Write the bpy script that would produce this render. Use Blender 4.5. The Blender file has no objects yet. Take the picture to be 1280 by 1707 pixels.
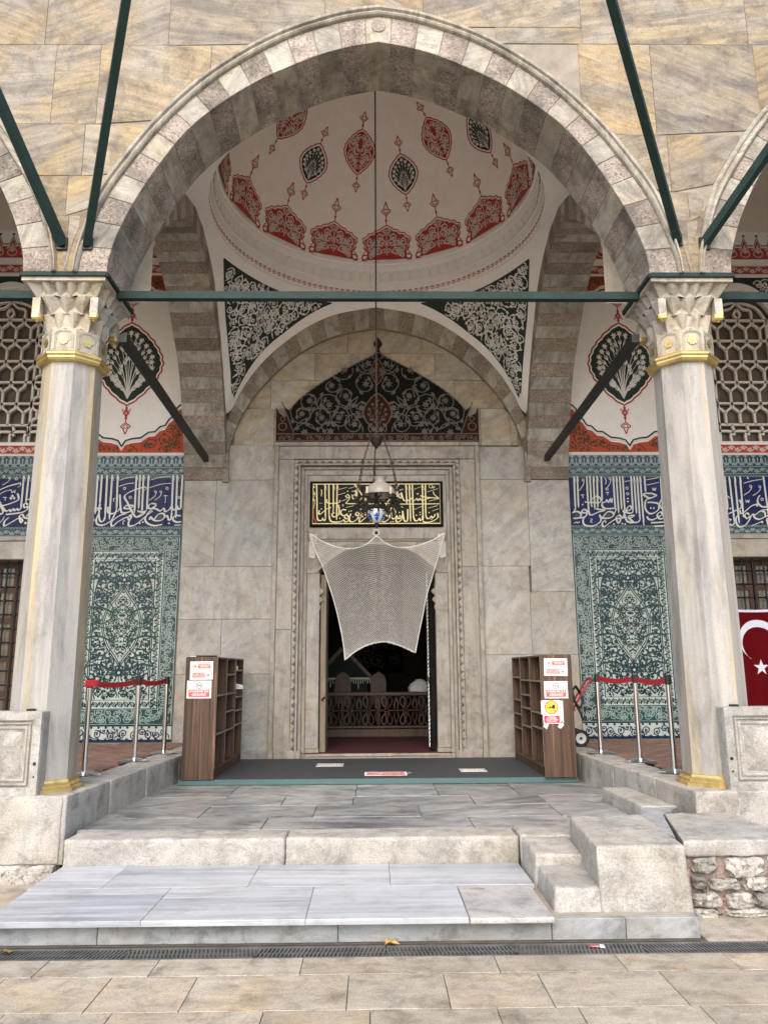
import bpy, bmesh, math, random
import numpy as np
from mathutils import Vector, Matrix, noise

# ---------------------------------------------------------------- camera, sky, sun, exposure
R = math.radians
PI = math.pi
scene = bpy.context.scene
col = scene.collection
CAM_F, CAM_PITCH, CAM_YAW, CAM_ROLL, CAM_X, CAM_Z = 1282.16, 0.2022, 0.0156, 0.0058, -0.0737, 1.6
cam_data = bpy.data.cameras.new('camera')
cam = bpy.data.objects.new('camera', cam_data); col.objects.link(cam)
cam_data.sensor_fit = 'VERTICAL'; cam_data.sensor_height = 36.0
cam_data.lens = CAM_F / 1707 * 36.0
cam_data.clip_end = 500
cam.matrix_world = (Matrix.Translation((CAM_X, 0, CAM_Z)) @ Matrix.Rotation(-CAM_YAW, 4, 'Z')
                    @ Matrix.Rotation(PI / 2 + CAM_PITCH, 4, 'X') @ Matrix.Rotation(-CAM_ROLL, 4, 'Z'))
scene.camera = cam

SUN_EL, SUN_ROT = R(46), R(190)
world = bpy.data.worlds.new('World'); scene.world = world; world.use_nodes = True
wn = world.node_tree.nodes; wl = world.node_tree.links
sky = wn.new('ShaderNodeTexSky'); sky.sky_type = 'NISHITA'; sky.sun_disc = False
sky.sun_elevation = SUN_EL; sky.sun_rotation = SUN_ROT; sky.dust_density = 3.0; sky.ozone_density = 0.6
wl.new(sky.outputs['Color'], wn['Background'].inputs['Color'])
wn['Background'].inputs['Strength'].default_value = 0.15
sun_data = bpy.data.lights.new('sun', 'SUN'); sun_data.energy = 0.55; sun_data.angle = R(45); sun_data.color = (1.0, 0.97, 0.93)
sun = bpy.data.objects.new('sun', sun_data); col.objects.link(sun)
# the sun stands behind the camera, a little to its left
sd = Vector((math.sin(SUN_ROT) * math.cos(SUN_EL), math.cos(SUN_ROT) * math.cos(SUN_EL), math.sin(SUN_EL)))
sun.rotation_euler = sd.to_track_quat('Z', 'Y').to_euler()
scene.view_settings.view_transform = 'Standard'; scene.view_settings.look = 'None'
scene.view_settings.gamma = 1.0; scene.view_settings.use_curve_mapping = False
scene.view_settings.exposure = 1.52
scene.cycles.max_bounces = 8; scene.cycles.diffuse_bounces = 6

# ---------------------------------------------------------------- helpers: objects
def tag(o, label=None, cat=None, group=None, kind=None):
    if label: o['label'] = label
    if cat: o['category'] = cat
    if group: o['group'] = group
    if kind: o['kind'] = kind
    return o

def thing(name, label, cat, loc=(0, 0, 0), group=None, kind=None):
    o = bpy.data.objects.new(name, None); col.objects.link(o)
    o.location = loc; o.empty_display_size = 0.1
    return tag(o, label, cat, group, kind)

def link_child(o, parent):
    col.objects.link(o)
    if parent is not None:
        o.parent = parent
        o.matrix_parent_inverse = Matrix.Translation(-wloc(parent))
    return o

def wloc(o):
    return o.location.copy() if o.parent is None else wloc(o.parent) + o.matrix_parent_inverse.translation + o.location

def place(name, mesh, loc, parent=None, rot=None, kind=None):
    o = bpy.data.objects.new(name, mesh); link_child(o, parent)
    o.location = loc
    if rot: o.rotation_euler = rot
    if kind: o['kind'] = kind
    return o

def copy_tree(o, parent=None):
    c = o.copy(); col.objects.link(c)
    if parent is not None: c.parent = parent
    for ch in list(o.children): copy_tree(ch, c)
    return c

class MB:
    """collects faces and links them as ONE mesh object"""
    def __init__(s): s.v = []; s.f = []; s.m = []
    def add(s, verts, faces, m=0):
        n = len(s.v); s.v += [tuple(p) for p in verts]
        for f in faces: s.f.append(tuple(i + n for i in f)); s.m.append(m)
        return s
    def hexa(s, p, m=0):  # p: bottom 4 ccw, top 4 ccw
        return s.add(p, [(3, 2, 1, 0), (4, 5, 6, 7), (0, 1, 5, 4), (1, 2, 6, 5), (2, 3, 7, 6), (3, 0, 4, 7)], m)
    def box(s, x0, x1, y0, y1, z0, z1, m=0):
        return s.hexa([(x0, y0, z0), (x1, y0, z0), (x1, y1, z0), (x0, y1, z0), (x0, y0, z1), (x1, y0, z1), (x1, y1, z1), (x0, y1, z1)], m)
    def bbox(s, x0, x1, y0, y1, z0, z1, b=0.004, m=0):  # box with bevelled edges
        bm = bmesh.new(); bmesh.ops.create_cube(bm, size=1)
        for v in bm.verts: v.co = ((x0 + x1) / 2 + v.co.x * (x1 - x0), (y0 + y1) / 2 + v.co.y * (y1 - y0), (z0 + z1) / 2 + v.co.z * (z1 - z0))
        bmesh.ops.bevel(bm, geom=bm.edges[:], offset=b, segments=1, affect='EDGES')
        bm.verts.index_update()
        s.add([v.co[:] for v in bm.verts], [[v.index for v in f.verts] for f in bm.faces], m); bm.free(); return s
    def tube(s, pts, r, n=8, closed=False, m=0, caps=True):
        pts = [Vector(p) for p in pts]; k = len(pts)
        rs = r if isinstance(r, (list, tuple)) else [r] * k
        rings = []; up = None
        for i, p in enumerate(pts):
            if closed: t = pts[(i + 1) % k] - pts[i - 1]
            else: t = pts[min(i + 1, k - 1)] - pts[max(i - 1, 0)]
            t = t.normalized() if t.length > 1e-9 else Vector((0, 0, 1))
            if up is None: up = Vector((0, 0, 1)) if abs(t.z) < 0.9 else Vector((1, 0, 0))
            a = t.cross(up)
            if a.length < 1e-6: a = t.orthogonal()
            a.normalize(); b = a.cross(t).normalized(); up = b
            rings.append([p + (a * math.cos(2 * PI * j / n) + b * math.sin(2 * PI * j / n)) * rs[i] for j in range(n)])
        V = [q for g in rings for q in g]; F = []
        for i in range(k if closed else k - 1):
            for j in range(n):
                a0 = i * n + j; a1 = i * n + (j + 1) % n; b0 = ((i + 1) % k) * n + j; b1 = ((i + 1) % k) * n + (j + 1) % n
                F.append((a0, a1, b1, b0))
        if not closed and caps: F += [tuple(range(n))[::-1], tuple((k - 1) * n + j for j in range(n))]
        return s.add(V, F, m)
    def lathe(s, prof, n=24, c=(0, 0, 0), m=0, rot=0.0, sx=1, sy=1):
        V = []; F = []; k = len(prof)
        for r, z in prof:
            for j in range(n):
                a = rot + 2 * PI * j / n; V.append((c[0] + r * math.cos(a) * sx, c[1] + r * math.sin(a) * sy, c[2] + z))
        for i in range(k - 1):
            for j in range(n):
                F.append((i * n + j, i * n + (j + 1) % n, (i + 1) * n + (j + 1) % n, (i + 1) * n + j))
        F += [tuple(range(n))[::-1], tuple((k - 1) * n + j for j in range(n))]
        return s.add(V, F, m)
    def prism(s, poly, frame, d0, d1, m=0):
        """extrude the 2D outline poly (a,b) from depth d0 to d1 through frame(a,b,d)"""
        n = len(poly); V = [frame(a, b, d0) for a, b in poly] + [frame(a, b, d1) for a, b in poly]
        F = [tuple(range(n)), tuple(range(2 * n - 1, n - 1, -1))]
        F += [(i, i + n, (i + 1) % n + n, (i + 1) % n) for i in range(n)]
        return s.add(V, F, m)
    def strip(s, A, B, m=0):
        n = len(A); return s.add(list(A) + list(B), [(i, i + 1, n + i + 1, n + i) for i in range(n - 1)], m)
    def grid(s, fn, nu, nv, m=0):
        V = [fn(i / nu, j / nv) for j in range(nv + 1) for i in range(nu + 1)]
        F = [(j * (nu + 1) + i, j * (nu + 1) + i + 1, (j + 1) * (nu + 1) + i + 1, (j + 1) * (nu + 1) + i) for j in range(nv) for i in range(nu)]
        return s.add(V, F, m)
    def mesh(s, name, mats, fix=True, smooth=None):
        me = bpy.data.meshes.new(name); me.from_pydata(s.v, [], s.f)
        if not isinstance(mats, (list, tuple)): mats = [mats]
        for mt in mats: me.materials.append(mt)
        if len(mats) > 1: me.polygons.foreach_set('material_index', s.m)
        if fix and len(s.f) < 60000:
            bm = bmesh.new(); bm.from_mesh(me); bmesh.ops.recalc_face_normals(bm, faces=bm.faces); bm.to_mesh(me); bm.free()
        if smooth is not None:
            me.polygons.foreach_set('use_smooth', [True] * len(me.polygons))
            if smooth < 180: me.set_sharp_from_angle(angle=R(smooth))
        me.update(); return me
    def build(s, name, mats, parent=None, fix=True, smooth=None, kind=None):
        o = bpy.data.objects.new(name, s.mesh(name, mats, fix, smooth)); link_child(o, parent)
        if kind: o['kind'] = kind
        return o

def inset(poly, d):
    """shift every side of a ccw outline inwards by d"""
    n = len(poly); out = []
    for i in range(n):
        p0 = Vector(poly[i - 1]); p1 = Vector(poly[i]); p2 = Vector(poly[(i + 1) % n])
        e0 = (p1 - p0); e1 = (p2 - p1)
        if e0.length < 1e-9 or e1.length < 1e-9: out.append(tuple(p1)); continue
        e0.normalize(); e1.normalize()
        n0 = Vector((-e0.y, e0.x)); n1 = Vector((-e1.y, e1.x)); b = n0 + n1
        if b.length < 1e-6: b = n0
        b = b / max(b.dot(n0), 0.35) if b.dot(n0) != 0 else n0
        out.append((p1.x + b.x * d, p1.y + b.y * d))
    return out

def area2(poly):
    return sum(poly[i - 1][0] * poly[i][1] - poly[i][0] * poly[i - 1][1] for i in range(len(poly))) / 2

def block(name, parent, m, poly, frame, d0, d1, gap=0.003, ch=0.005, jit=0.0, rnd=random):
    """one dressed stone: outline poly, face at depth d0, back at d1, chamfered arrises"""
    if area2(poly) < 0: poly = poly[::-1]
    d0 = d0 + rnd.uniform(-jit, jit)
    a = inset(poly, gap); b = inset(poly, gap + ch); n = len(poly)
    V = [frame(x, y, d0) for x, y in b] + [frame(x, y, d0 + (ch if d1 > d0 else -ch)) for x, y in a] + [frame(x, y, d1) for x, y in a]
    F = [tuple(range(n)), tuple(range(3 * n - 1, 2 * n - 1, -1))]
    for k in (0, 1):
        F += [(k * n + i, k * n + n + i, k * n + n + (i + 1) % n, k * n + (i + 1) % n) for i in range(n)]
    return MB().add(V, F).build(name, m, parent)

def rough_hexa(name, parent, m, p, cuts=10, amp=0.006, freq=9.0, bev=0.015, seed=0, smooth=60):
    """an old worn stone: eight corners, rounded arrises, uneven faces"""
    bm = bmesh.new(); vs = [bm.verts.new(q) for q in p]
    for f in [(3, 2, 1, 0), (4, 5, 6, 7), (0, 1, 5, 4), (1, 2, 6, 5), (2, 3, 7, 6), (3, 0, 4, 7)]: bm.faces.new([vs[i] for i in f])
    bmesh.ops.recalc_face_normals(bm, faces=bm.faces)
    bmesh.ops.bevel(bm, geom=bm.edges[:], offset=bev, segments=2, affect='EDGES', profile=0.6)
    for _ in range(3):
        L = [e for e in bm.edges if e.calc_length() > 0.075]
        if not L: break
        bmesh.ops.subdivide_edges(bm, edges=L, cuts=1 if _ else min(cuts, 3), use_grid_fill=True)
    bmesh.ops.triangulate(bm, faces=[f for f in bm.faces if len(f.verts) > 4])
    bm.normal_update()
    off = Vector((seed * 7.3, seed * 3.1, seed * 1.7)); mv = []
    for v in bm.verts:
        k = noise.fractal(v.co * freq + off, 0.8, 2.0, 4)
        mv.append(v.normal * k * amp)
    for v, d in zip(bm.verts, mv): v.co += d
    me = bpy.data.meshes.new(name); bm.to_mesh(me); bm.free(); me.materials.append(m)
    me.polygons.foreach_set('use_smooth', [True] * len(me.polygons)); me.set_sharp_from_angle(angle=R(smooth))
    o = bpy.data.objects.new(name, me); return link_child(o, parent)

def box8(x0, x1, y0, y1, z0, z1):
    return [(x0, y0, z0), (x1, y0, z0), (x1, y1, z0), (x0, y1, z0), (x0, y0, z1), (x1, y0, z1), (x1, y1, z1), (x0, y1, z1)]

def catmull(pts, n=8, closed=False):
    pts = [tuple(map(float, p)) for p in pts]; k = len(pts); out = []
    if k < 3 and not closed:
        return [tuple(pts[0][c] + (pts[-1][c] - pts[0][c]) * i / n for c in range(len(pts[0]))) for i in range(n + 1)]
    rng = range(k) if closed else range(k - 1)
    for i in rng:
        if closed: p0, p1, p2, p3 = pts[i - 1], pts[i], pts[(i + 1) % k], pts[(i + 2) % k]
        else: p0, p1, p2, p3 = pts[max(i - 1, 0)], pts[i], pts[i + 1], pts[min(i + 2, k - 1)]
        for j in range(n):
            t = j / n
            out.append(tuple(0.5 * (2 * b + (c - a) * t + (2 * a - 5 * b + 4 * c - d) * t * t + (-a + 3 * b - 3 * c + d) * t ** 3) for a, b, c, d in zip(p0, p1, p2, p3)))
    if not closed: out.append(pts[-1])
    return out

def resample(pts, n):
    P = np.array(pts, float); d = np.r_[0, np.cumsum(np.hypot(*np.diff(P, axis=0).T))]
    t = np.linspace(0, d[-1], n); return [tuple(q) for q in np.stack([np.interp(t, d, P[:, i]) for i in range(P.shape[1])], -1)]

# the photograph's pixel (1280 x 1707) that looks at a point of a wall Y = const: used to read painted lettering off a flat wall
def wall_xz(u, v, Y):
    c, s = math.cos(CAM_ROLL), math.sin(CAM_ROLL); a, b = u - 640, 853.5 - v
    A, B = c * a + s * b, -s * a + c * b
    r, q = A / CAM_F, B / CAM_F
    fw = math.cos(CAM_PITCH) - q * math.sin(CAM_PITCH); z = math.sin(CAM_PITCH) + q * math.cos(CAM_PITCH)
    X = r * math.cos(CAM_YAW) + fw * math.sin(CAM_YAW); Yd = -r * math.sin(CAM_YAW) + fw * math.cos(CAM_YAW)
    return CAM_X + X * Y / Yd, CAM_Z + z * Y / Yd
# ---------------------------------------------------------------- materials
def new_mat(name):
    m = bpy.data.materials.new(name); m.use_nodes = True
    nt = m.node_tree; b = nt.nodes['Principled BSDF']
    return m, nt, b

class NT:
    def __init__(s, nt): s.nt = nt
    def n(s, t, **kw):
        x = s.nt.nodes.new(t)
        for k, v in kw.items():
            if k.startswith('i_'): x.inputs[k[2:].replace('_', ' ')].default_value = v
            else: setattr(x, k, v)
        return x
    def l(s, a, b): s.nt.links.new(a, b)
    def ramp(s, src, stops, interp='LINEAR'):
        r = s.n('ShaderNodeValToRGB'); e = r.color_ramp.elements; r.color_ramp.interpolation = interp
        while len(e) < len(stops): e.new(0.5)
        for el, (p, c) in zip(e, stops): el.position = p; el.color = (*c, 1) if len(c) == 3 else c
        s.l(src, r.inputs['Fac']); return r.outputs['Color']
    def mix(s, fac, a, b, mode='MIX'):
        x = s.n('ShaderNodeMix', data_type='RGBA', blend_type=mode)
        for sock, val in (('Factor', fac), ('A', a), ('B', b)):
            i = [q for q in x.inputs if q.name == sock and q.type == ('VALUE' if sock == 'Factor' else 'RGBA')][0]
            if isinstance(val, (int, float)): i.default_value = val
            elif isinstance(val, tuple): i.default_value = (*val, 1)
            else: s.l(val, i)
        return [q for q in x.outputs if q.type == 'RGBA'][0]
    def math(s, op, a, b=0.0):
        x = s.n('ShaderNodeMath', operation=op)
        for i, val in enumerate((a, b)):
            if isinstance(val, (int, float)): x.inputs[i].default_value = val
            else: s.l(val, x.inputs[i])
        return x.outputs[0]
    def noise(s, vec, scale, detail=6, rough=0.6, dist=0.0):
        x = s.n('ShaderNodeTexNoise'); x.inputs['Scale'].default_value = scale; x.inputs['Detail'].default_value = detail
        x.inputs['Roughness'].default_value = rough; x.inputs['Distortion'].default_value = dist
        if vec is not None: s.l(vec, x.inputs['Vector'])
        return x.outputs['Fac']
    def coords(s, spread=30.0):
        """world position shifted by a per-object random amount, so that alike pieces differ"""
        g = s.n('ShaderNodeNewGeometry'); o = s.n('ShaderNodeObjectInfo')
        c = s.n('ShaderNodeCombineXYZ'); s.l(o.outputs['Random'], c.inputs[0])
        r2 = s.math('FRACT', s.math('MULTIPLY', o.outputs['Random'], 17.3)); r3 = s.math('FRACT', s.math('MULTIPLY', o.outputs['Random'], 91.7))
        s.l(r2, c.inputs[1]); s.l(r3, c.inputs[2])
        v = s.n('ShaderNodeVectorMath', operation='MULTIPLY_ADD'); s.l(c.outputs[0], v.inputs[0]); v.inputs[1].default_value = (spread,) * 3
        s.l(g.outputs['Position'], v.inputs[2]); return v.outputs[0], o.outputs['Random'], r2, r3
    def scalev(s, vec, sc, rot=None, angle=None, axis=(0, 1, 0)):
        if angle is not None:
            r = s.n('ShaderNodeVectorRotate', rotation_type='AXIS_ANGLE'); r.inputs['Axis'].default_value = axis
            s.l(vec, r.inputs['Vector'])
            if isinstance(angle, (int, float)): r.inputs['Angle'].default_value = angle
            else: s.l(angle, r.inputs['Angle'])
            vec = r.outputs[0]
        v = s.n('ShaderNodeVectorMath', operation='MULTIPLY'); s.l(vec, v.inputs[0]); v.inputs[1].default_value = sc; return v.outputs[0]
    def bump(s, b, h, strength, dist):
        x = s.n('ShaderNodeBump'); x.inputs['Strength'].default_value = strength; x.inputs['Distance'].default_value = dist
        s.l(h, x.inputs['Height']); s.l(x.outputs[0], b.inputs['Normal'])

def flat(name, c, rough=0.6, metal=0.0, var=0.06, spec=0.5, bump=0.0, bscale=60, coat=0.0):
    m, nt, b = new_mat(name); N = NT(nt); g = N.n('ShaderNodeNewGeometry').outputs['Position']
    n1 = N.noise(g, 7, 5); k = N.ramp(n1, [(0.3, (1 - var,) * 3), (0.7, (1 + var,) * 3)])
    N.l(N.mix(1.0, tuple(c), k, 'MULTIPLY'), b.inputs['Base Color'])
    b.inputs['Roughness'].default_value = rough; b.inputs['Metallic'].default_value = metal
    b.inputs['Specular IOR Level'].default_value = spec; b.inputs['Coat Weight'].default_value = coat
    if bump: N.bump(b, N.noise(g, bscale, 4), bump, 0.004)
    return m

def marble(name, base, warm, dark, vein_scale=(1.2, 1.2, 6.0), warm_amt=0.5, vein_amt=0.5, rough=0.5, angle=None, ang_rnd=0.0,
           var=0.12, speck=0.15, bump=0.25, stain=None, stain_amt=0.0, wsc=1.6, axis=(0, 1, 0), grime=0.55):
    m, nt, b = new_mat(name); N = NT(nt); v, r1, r2, r3 = N.coords()
    cloud = N.noise(v, wsc, 5, 0.55, 0.6)
    wf = N.math('MULTIPLY', N.ramp(cloud, [(0.38, (0, 0, 0)), (0.66, (1, 1, 1))]), warm_amt)
    c = N.mix(N.math('MULTIPLY', wf, N.math('ADD', N.math('MULTIPLY', r1, 1.3), 0.35)), base, warm)
    ang = angle if angle is not None else 0.0
    if ang_rnd:
        ang = N.math('ADD', N.math('MULTIPLY', N.math('SUBTRACT', r2, 0.5), ang_rnd), ang)
    sv = N.scalev(v, vein_scale, angle=ang, axis=axis)
    vn = N.noise(sv, 1.0, 8, 0.62, 0.9)
    veins = N.ramp(vn, [(0.36, (1, 1, 1)), (0.5, (0.15, 0.15, 0.15)), (0.58, (0, 0, 0)), (0.68, (0.55, 0.55, 0.55))])
    c = N.mix(N.math('MULTIPLY', veins, vein_amt), c, dark)
    sv2 = N.scalev(v, tuple(q * 3.1 for q in vein_scale), angle=ang, axis=axis)
    v2 = N.ramp(N.noise(sv2, 1.0, 6, 0.6, 0.4), [(0.42, (0.75, 0.75, 0.75)), (0.6, (1.12, 1.12, 1.12))])
    c = N.mix(vein_amt * 0.8, c, N.mix(1.0, c, v2, 'MULTIPLY'))
    if stain:
        sn = N.ramp(N.noise(v, 2.3, 9, 0.7, 0.3), [(0.5, (0, 0, 0)), (0.68, (1, 1, 1))])
        c = N.mix(N.math('MULTIPLY', sn, stain_amt), c, stain)
    gr = N.ramp(N.noise(v, 5.5, 11, 0.74, 0.3), [(0.37, (0.5, 0.49, 0.47)), (0.5, (0.97, 0.97, 0.97)), (0.63, (1.07, 1.07, 1.07))])
    c = N.mix(grime, c, N.mix(1.0, c, gr, 'MULTIPLY'))
    fine = N.noise(v, 85, 5, 0.7)
    c = N.mix(speck, c, N.mix(1.0, c, N.ramp(fine, [(0.3, (0.35,) * 3), (0.55, (1.1,) * 3)]), 'MULTIPLY'))
    tone = N.n('ShaderNodeMapRange', i_To_Min=1 - var, i_To_Max=1 + var); N.l(r3, tone.inputs['Value'])
    cc = N.n('ShaderNodeCombineColor'); [N.l(tone.outputs[0], cc.inputs[i]) for i in range(3)]
    c = N.mix(1.0, c, cc.outputs[0], 'MULTIPLY')
    N.l(c, b.inputs['Base Color'])
    rr = N.n('ShaderNodeMapRange', i_To_Min=rough - 0.12, i_To_Max=rough + 0.15); N.l(cloud, rr.inputs['Value']); N.l(rr.outputs[0], b.inputs['Roughness'])
    if bump:
        h = N.math('ADD', N.math('MULTIPLY', N.noise(v, 22, 6, 0.65), 0.7), N.math('MULTIPLY', fine, 0.3)); N.bump(b, h, bump, 0.01)
    return m

def breccia(name, base, dark, light, scale=38, rough=0.8, bump=0.6, var=0.12, soot=0.25):
    m, nt, b = new_mat(name); N = NT(nt); v, r1, r2, r3 = N.coords()
    w = N.n('ShaderNodeVectorMath', operation='ADD'); nz = N.n('ShaderNodeTexNoise', i_Scale=9.0); N.l(v, nz.inputs['Vector'])
    sc = N.scalev(nz.outputs['Color'], (0.06,) * 3); N.l(v, w.inputs[0]); N.l(sc, w.inputs[1])
    vo = N.n('ShaderNodeTexVoronoi', i_Scale=scale); N.l(w.outputs[0], vo.inputs['Vector'])
    cs = N.n('ShaderNodeSeparateColor'); N.l(vo.outputs['Color'], cs.inputs[0])
    c = N.ramp(cs.outputs[0], [(0.0, dark), (0.3, base), (0.75, base), (1.0, light)])
    big = N.noise(v, 3.0, 6, 0.65)
    c = N.mix(1.0, c, N.ramp(big, [(0.3, (1 - soot * 1.4,) * 3), (0.62, (1.08,) * 3)]), 'MULTIPLY')
    pit = N.ramp(N.noise(v, 40, 8, 0.75), [(0.36, (0.22,) * 3), (0.46, (1,) * 3)])
    c = N.mix(1.0, c, pit, 'MULTIPLY')
    tone = N.n('ShaderNodeMapRange', i_To_Min=1 - var, i_To_Max=1 + var); N.l(r3, tone.inputs['Value'])
    cc = N.n('ShaderNodeCombineColor'); [N.l(tone.outputs[0], cc.inputs[i]) for i in range(3)]
    N.l(N.mix(1.0, c, cc.outputs[0], 'MULTIPLY'), b.inputs['Base Color']); b.inputs['Roughness'].default_value = rough
    N.bump(b, N.math('ADD', N.noise(v, 46, 5, 0.7), N.math('MULTIPLY', big, 0.6)), bump, 0.015)
    return m

def wood(name, cols, scale=(26, 26, 0.9), rough=0.5, grain=0.5):
    m, nt, b = new_mat(name); N = NT(nt); v, r1, r2, r3 = N.coords(3.0)
    s1 = N.scalev(v, scale); n1 = N.noise(s1, 1.0, 6, 0.6, 0.8)
    c = N.ramp(n1, [(0.33, cols[0]), (0.43, cols[1]), (0.52, cols[2]), (0.58, cols[1]), (0.68, cols[3] if len(cols) > 3 else cols[2])])
    n2 = N.noise(N.scalev(v, tuple(q * 6 for q in scale)), 1.0, 4, 0.6)
    c = N.mix(grain, c, N.mix(1.0, c, N.ramp(n2, [(0.3, (0.45,) * 3), (0.6, (1.1,) * 3)]), 'MULTIPLY'))
    N.l(c, b.inputs['Base Color']); b.inputs['Roughness'].default_value = rough
    N.bump(b, n2, 0.12, 0.003); return m

M = {}
M['facade'] = marble('yellow_weathered_marble', (0.265, 0.228, 0.172), (0.335, 0.245, 0.118), (0.125, 0.108, 0.086), (0.8, 0.8, 6.5), 1.0, 0.85, 0.6, 0.0, 0.9, 0.17, 0.6, 0.45, (0.115, 0.082, 0.05), 0.75, grime=0.85)
M['vous_marble'] = marble('voussoir_marble', (0.39, 0.36, 0.295), (0.41, 0.345, 0.235), (0.20, 0.187, 0.165), (1.5, 1.5, 9), 0.6, 0.7, 0.6, 0.6, 3.0, 0.16, 0.5, 0.4, (0.135, 0.117, 0.095), 0.75, grime=0.8)
M['breccia'] = breccia('pink_breccia', (0.33, 0.275, 0.228), (0.205, 0.16, 0.125), (0.45, 0.405, 0.35), scale=70, soot=0.5)
M['breccia_in'] = breccia('brown_breccia', (0.275, 0.22, 0.17), (0.185, 0.145, 0.11), (0.38, 0.33, 0.275), scale=75, var=0.2)
M['grey_in'] = marble('grey_voussoir_marble', (0.38, 0.355, 0.305), (0.39, 0.335, 0.255), (0.21, 0.19, 0.165), (1.5, 1.5, 8), 0.6, 0.65, 0.65, 1.57, 0.8, 0.18, 0.4, 0.45, (0.15, 0.13, 0.105), 0.65, grime=0.85)
M['portal'] = marble('portal_marble', (0.375, 0.36, 0.322), (0.385, 0.33, 0.25), (0.215, 0.21, 0.20), (0.8, 0.8, 3.2), 0.7, 0.5, 0.45, 0.7, 2.6, 0.08, 0.4, 0.3, (0.20, 0.172, 0.135), 0.5, grime=0.55)
M['frame_marble'] = marble('door_frame_marble', (0.335, 0.31, 0.27), (0.35, 0.29, 0.205), (0.19, 0.175, 0.155), (5, 5, 0.8), 0.7, 0.55, 0.45, 0.0, 0.2, 0.08, 0.35, 0.3, (0.165, 0.14, 0.11), 0.55, grime=0.7)
M['tymp'] = marble('tympanum_stone', (0.40, 0.36, 0.29), (0.42, 0.32, 0.195), (0.24, 0.215, 0.18), (1.2, 1.2, 4), 0.8, 0.5, 0.6, 0.4, 2.0, 0.12, 0.35, 0.3, (0.19, 0.16, 0.115), 0.6)
M['step_white'] = marble('new_white_marble', (0.405, 0.415, 0.43), (0.375, 0.385, 0.40), (0.215, 0.235, 0.27), (0.3, 4.2, 6), 0.5, 0.75, 0.36, 0.03, 0.12, 0.03, 0.08, 0.08, axis=(0, 0, 1), grime=0.35)
M['riser'] = marble('bluish_riser_marble', (0.30, 0.31, 0.312), (0.28, 0.265, 0.235), (0.185, 0.20, 0.21), (1.0, 1.0, 6), 0.5, 0.6, 0.5, 0.2, 0.7, 0.08, 0.25, 0.2, (0.17, 0.15, 0.115), 0.55, grime=0.8)
M['landing'] = marble('worn_grey_marble', (0.31, 0.31, 0.305), (0.315, 0.30, 0.27), (0.10, 0.104, 0.108), (0.9, 3.4, 5), 0.5, 0.85, 0.34, 0.15, 1.2, 0.16, 0.25, 0.12, (0.17, 0.16, 0.14), 0.5, axis=(0, 0, 1), grime=0.8)
M['rough_white'] = marble('tooled_white_marble', (0.395, 0.38, 0.348), (0.37, 0.33, 0.265), (0.26, 0.25, 0.23), (2.5, 2.5, 0.7), 0.65, 0.5, 0.7, 0.0, 0.3, 0.07, 0.6, 0.9, (0.20, 0.18, 0.15), 0.55, grime=0.75)
M['worn'] = marble('weathered_step_marble', (0.39, 0.378, 0.345), (0.37, 0.33, 0.26), (0.25, 0.24, 0.218), (2, 2, 3), 0.6, 0.5, 0.65, 0.0, 2.0, 0.07, 0.6, 0.8, (0.17, 0.155, 0.125), 0.6, grime=0.7)
M['travertine'] = marble('travertine', (0.375, 0.335, 0.272), (0.395, 0.31, 0.20), (0.25, 0.215, 0.165), (1.5, 6, 5), 0.75, 0.45, 0.55, 0.0, 0.2, 0.11, 0.6, 0.3, (0.21, 0.175, 0.125), 0.6, axis=(0, 0, 1), grime=0.8)
M['brick'] = marble('terracotta_paver', (0.20, 0.115, 0.085), (0.24, 0.13, 0.09), (0.13, 0.085, 0.07), (4, 4, 4), 0.5, 0.5, 0.6, 0.0, 3.0, 0.2, 0.35, 0.3)
M['mortar'] = flat('lime_mortar', (0.27, 0.235, 0.185), 0.9, var=0.2, bump=0.5)
M['mortar_dark'] = flat('dark_joint', (0.10, 0.088, 0.07), 0.9, var=0.2, bump=0.5)
M['mortar_pink'] = breccia('pink_brick_dust_mortar', (0.33, 0.235, 0.195), (0.23, 0.165, 0.14), (0.42, 0.33, 0.28), scale=60, bump=1.0)
M['rubble'] = breccia('rubble_limestone', (0.40, 0.375, 0.33), (0.22, 0.20, 0.17), (0.52, 0.49, 0.44), scale=30, bump=1.0, var=0.3, soot=0.4)
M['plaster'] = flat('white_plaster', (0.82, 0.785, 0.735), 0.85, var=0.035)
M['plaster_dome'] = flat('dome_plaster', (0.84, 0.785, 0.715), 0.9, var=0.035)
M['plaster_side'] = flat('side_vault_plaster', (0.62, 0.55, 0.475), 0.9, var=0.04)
M['red'] = flat('red_paint', (0.40, 0.042, 0.032), 0.8, var=0.12)
M['orange'] = flat('brick_red_paint', (0.42, 0.065, 0.028), 0.8, var=0.10)
M['blackgreen'] = flat('black_green_paint', (0.017, 0.028, 0.021), 0.8, var=0.15)
M['whitepaint'] = flat('white_paint', (0.66, 0.64, 0.60), 0.85, var=0.05)
M['offpaint'] = flat('pinkish_white_paint', (0.58, 0.50, 0.45), 0.85, var=0.05)
M['olive'] = flat('olive_paint', (0.06, 0.045, 0.015), 0.85, var=0.15)
M['gold'] = flat('gold_leaf', (0.60, 0.445, 0.17), 0.36, 0.75, var=0.3, bump=0.3, bscale=40)
M['goldpaint'] = flat('gold_paint', (0.70, 0.60, 0.30), 0.5, 0.1, var=0.06)
M['iron'] = flat('dark_green_iron', (0.012, 0.028, 0.024), 0.6, 0.0, spec=0.2, var=0.25, bump=0.3, bscale=30)
M['iron_black'] = flat('black_iron', (0.012, 0.012, 0.012), 0.45, 0.3, var=0.2)
M['black'] = flat('black_panel', (0.007, 0.009, 0.007), 0.6, var=0.1, spec=0.2)
M['steel'] = flat('polished_steel', (0.72, 0.72, 0.72), 0.16, 1.0, var=0.03)
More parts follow.
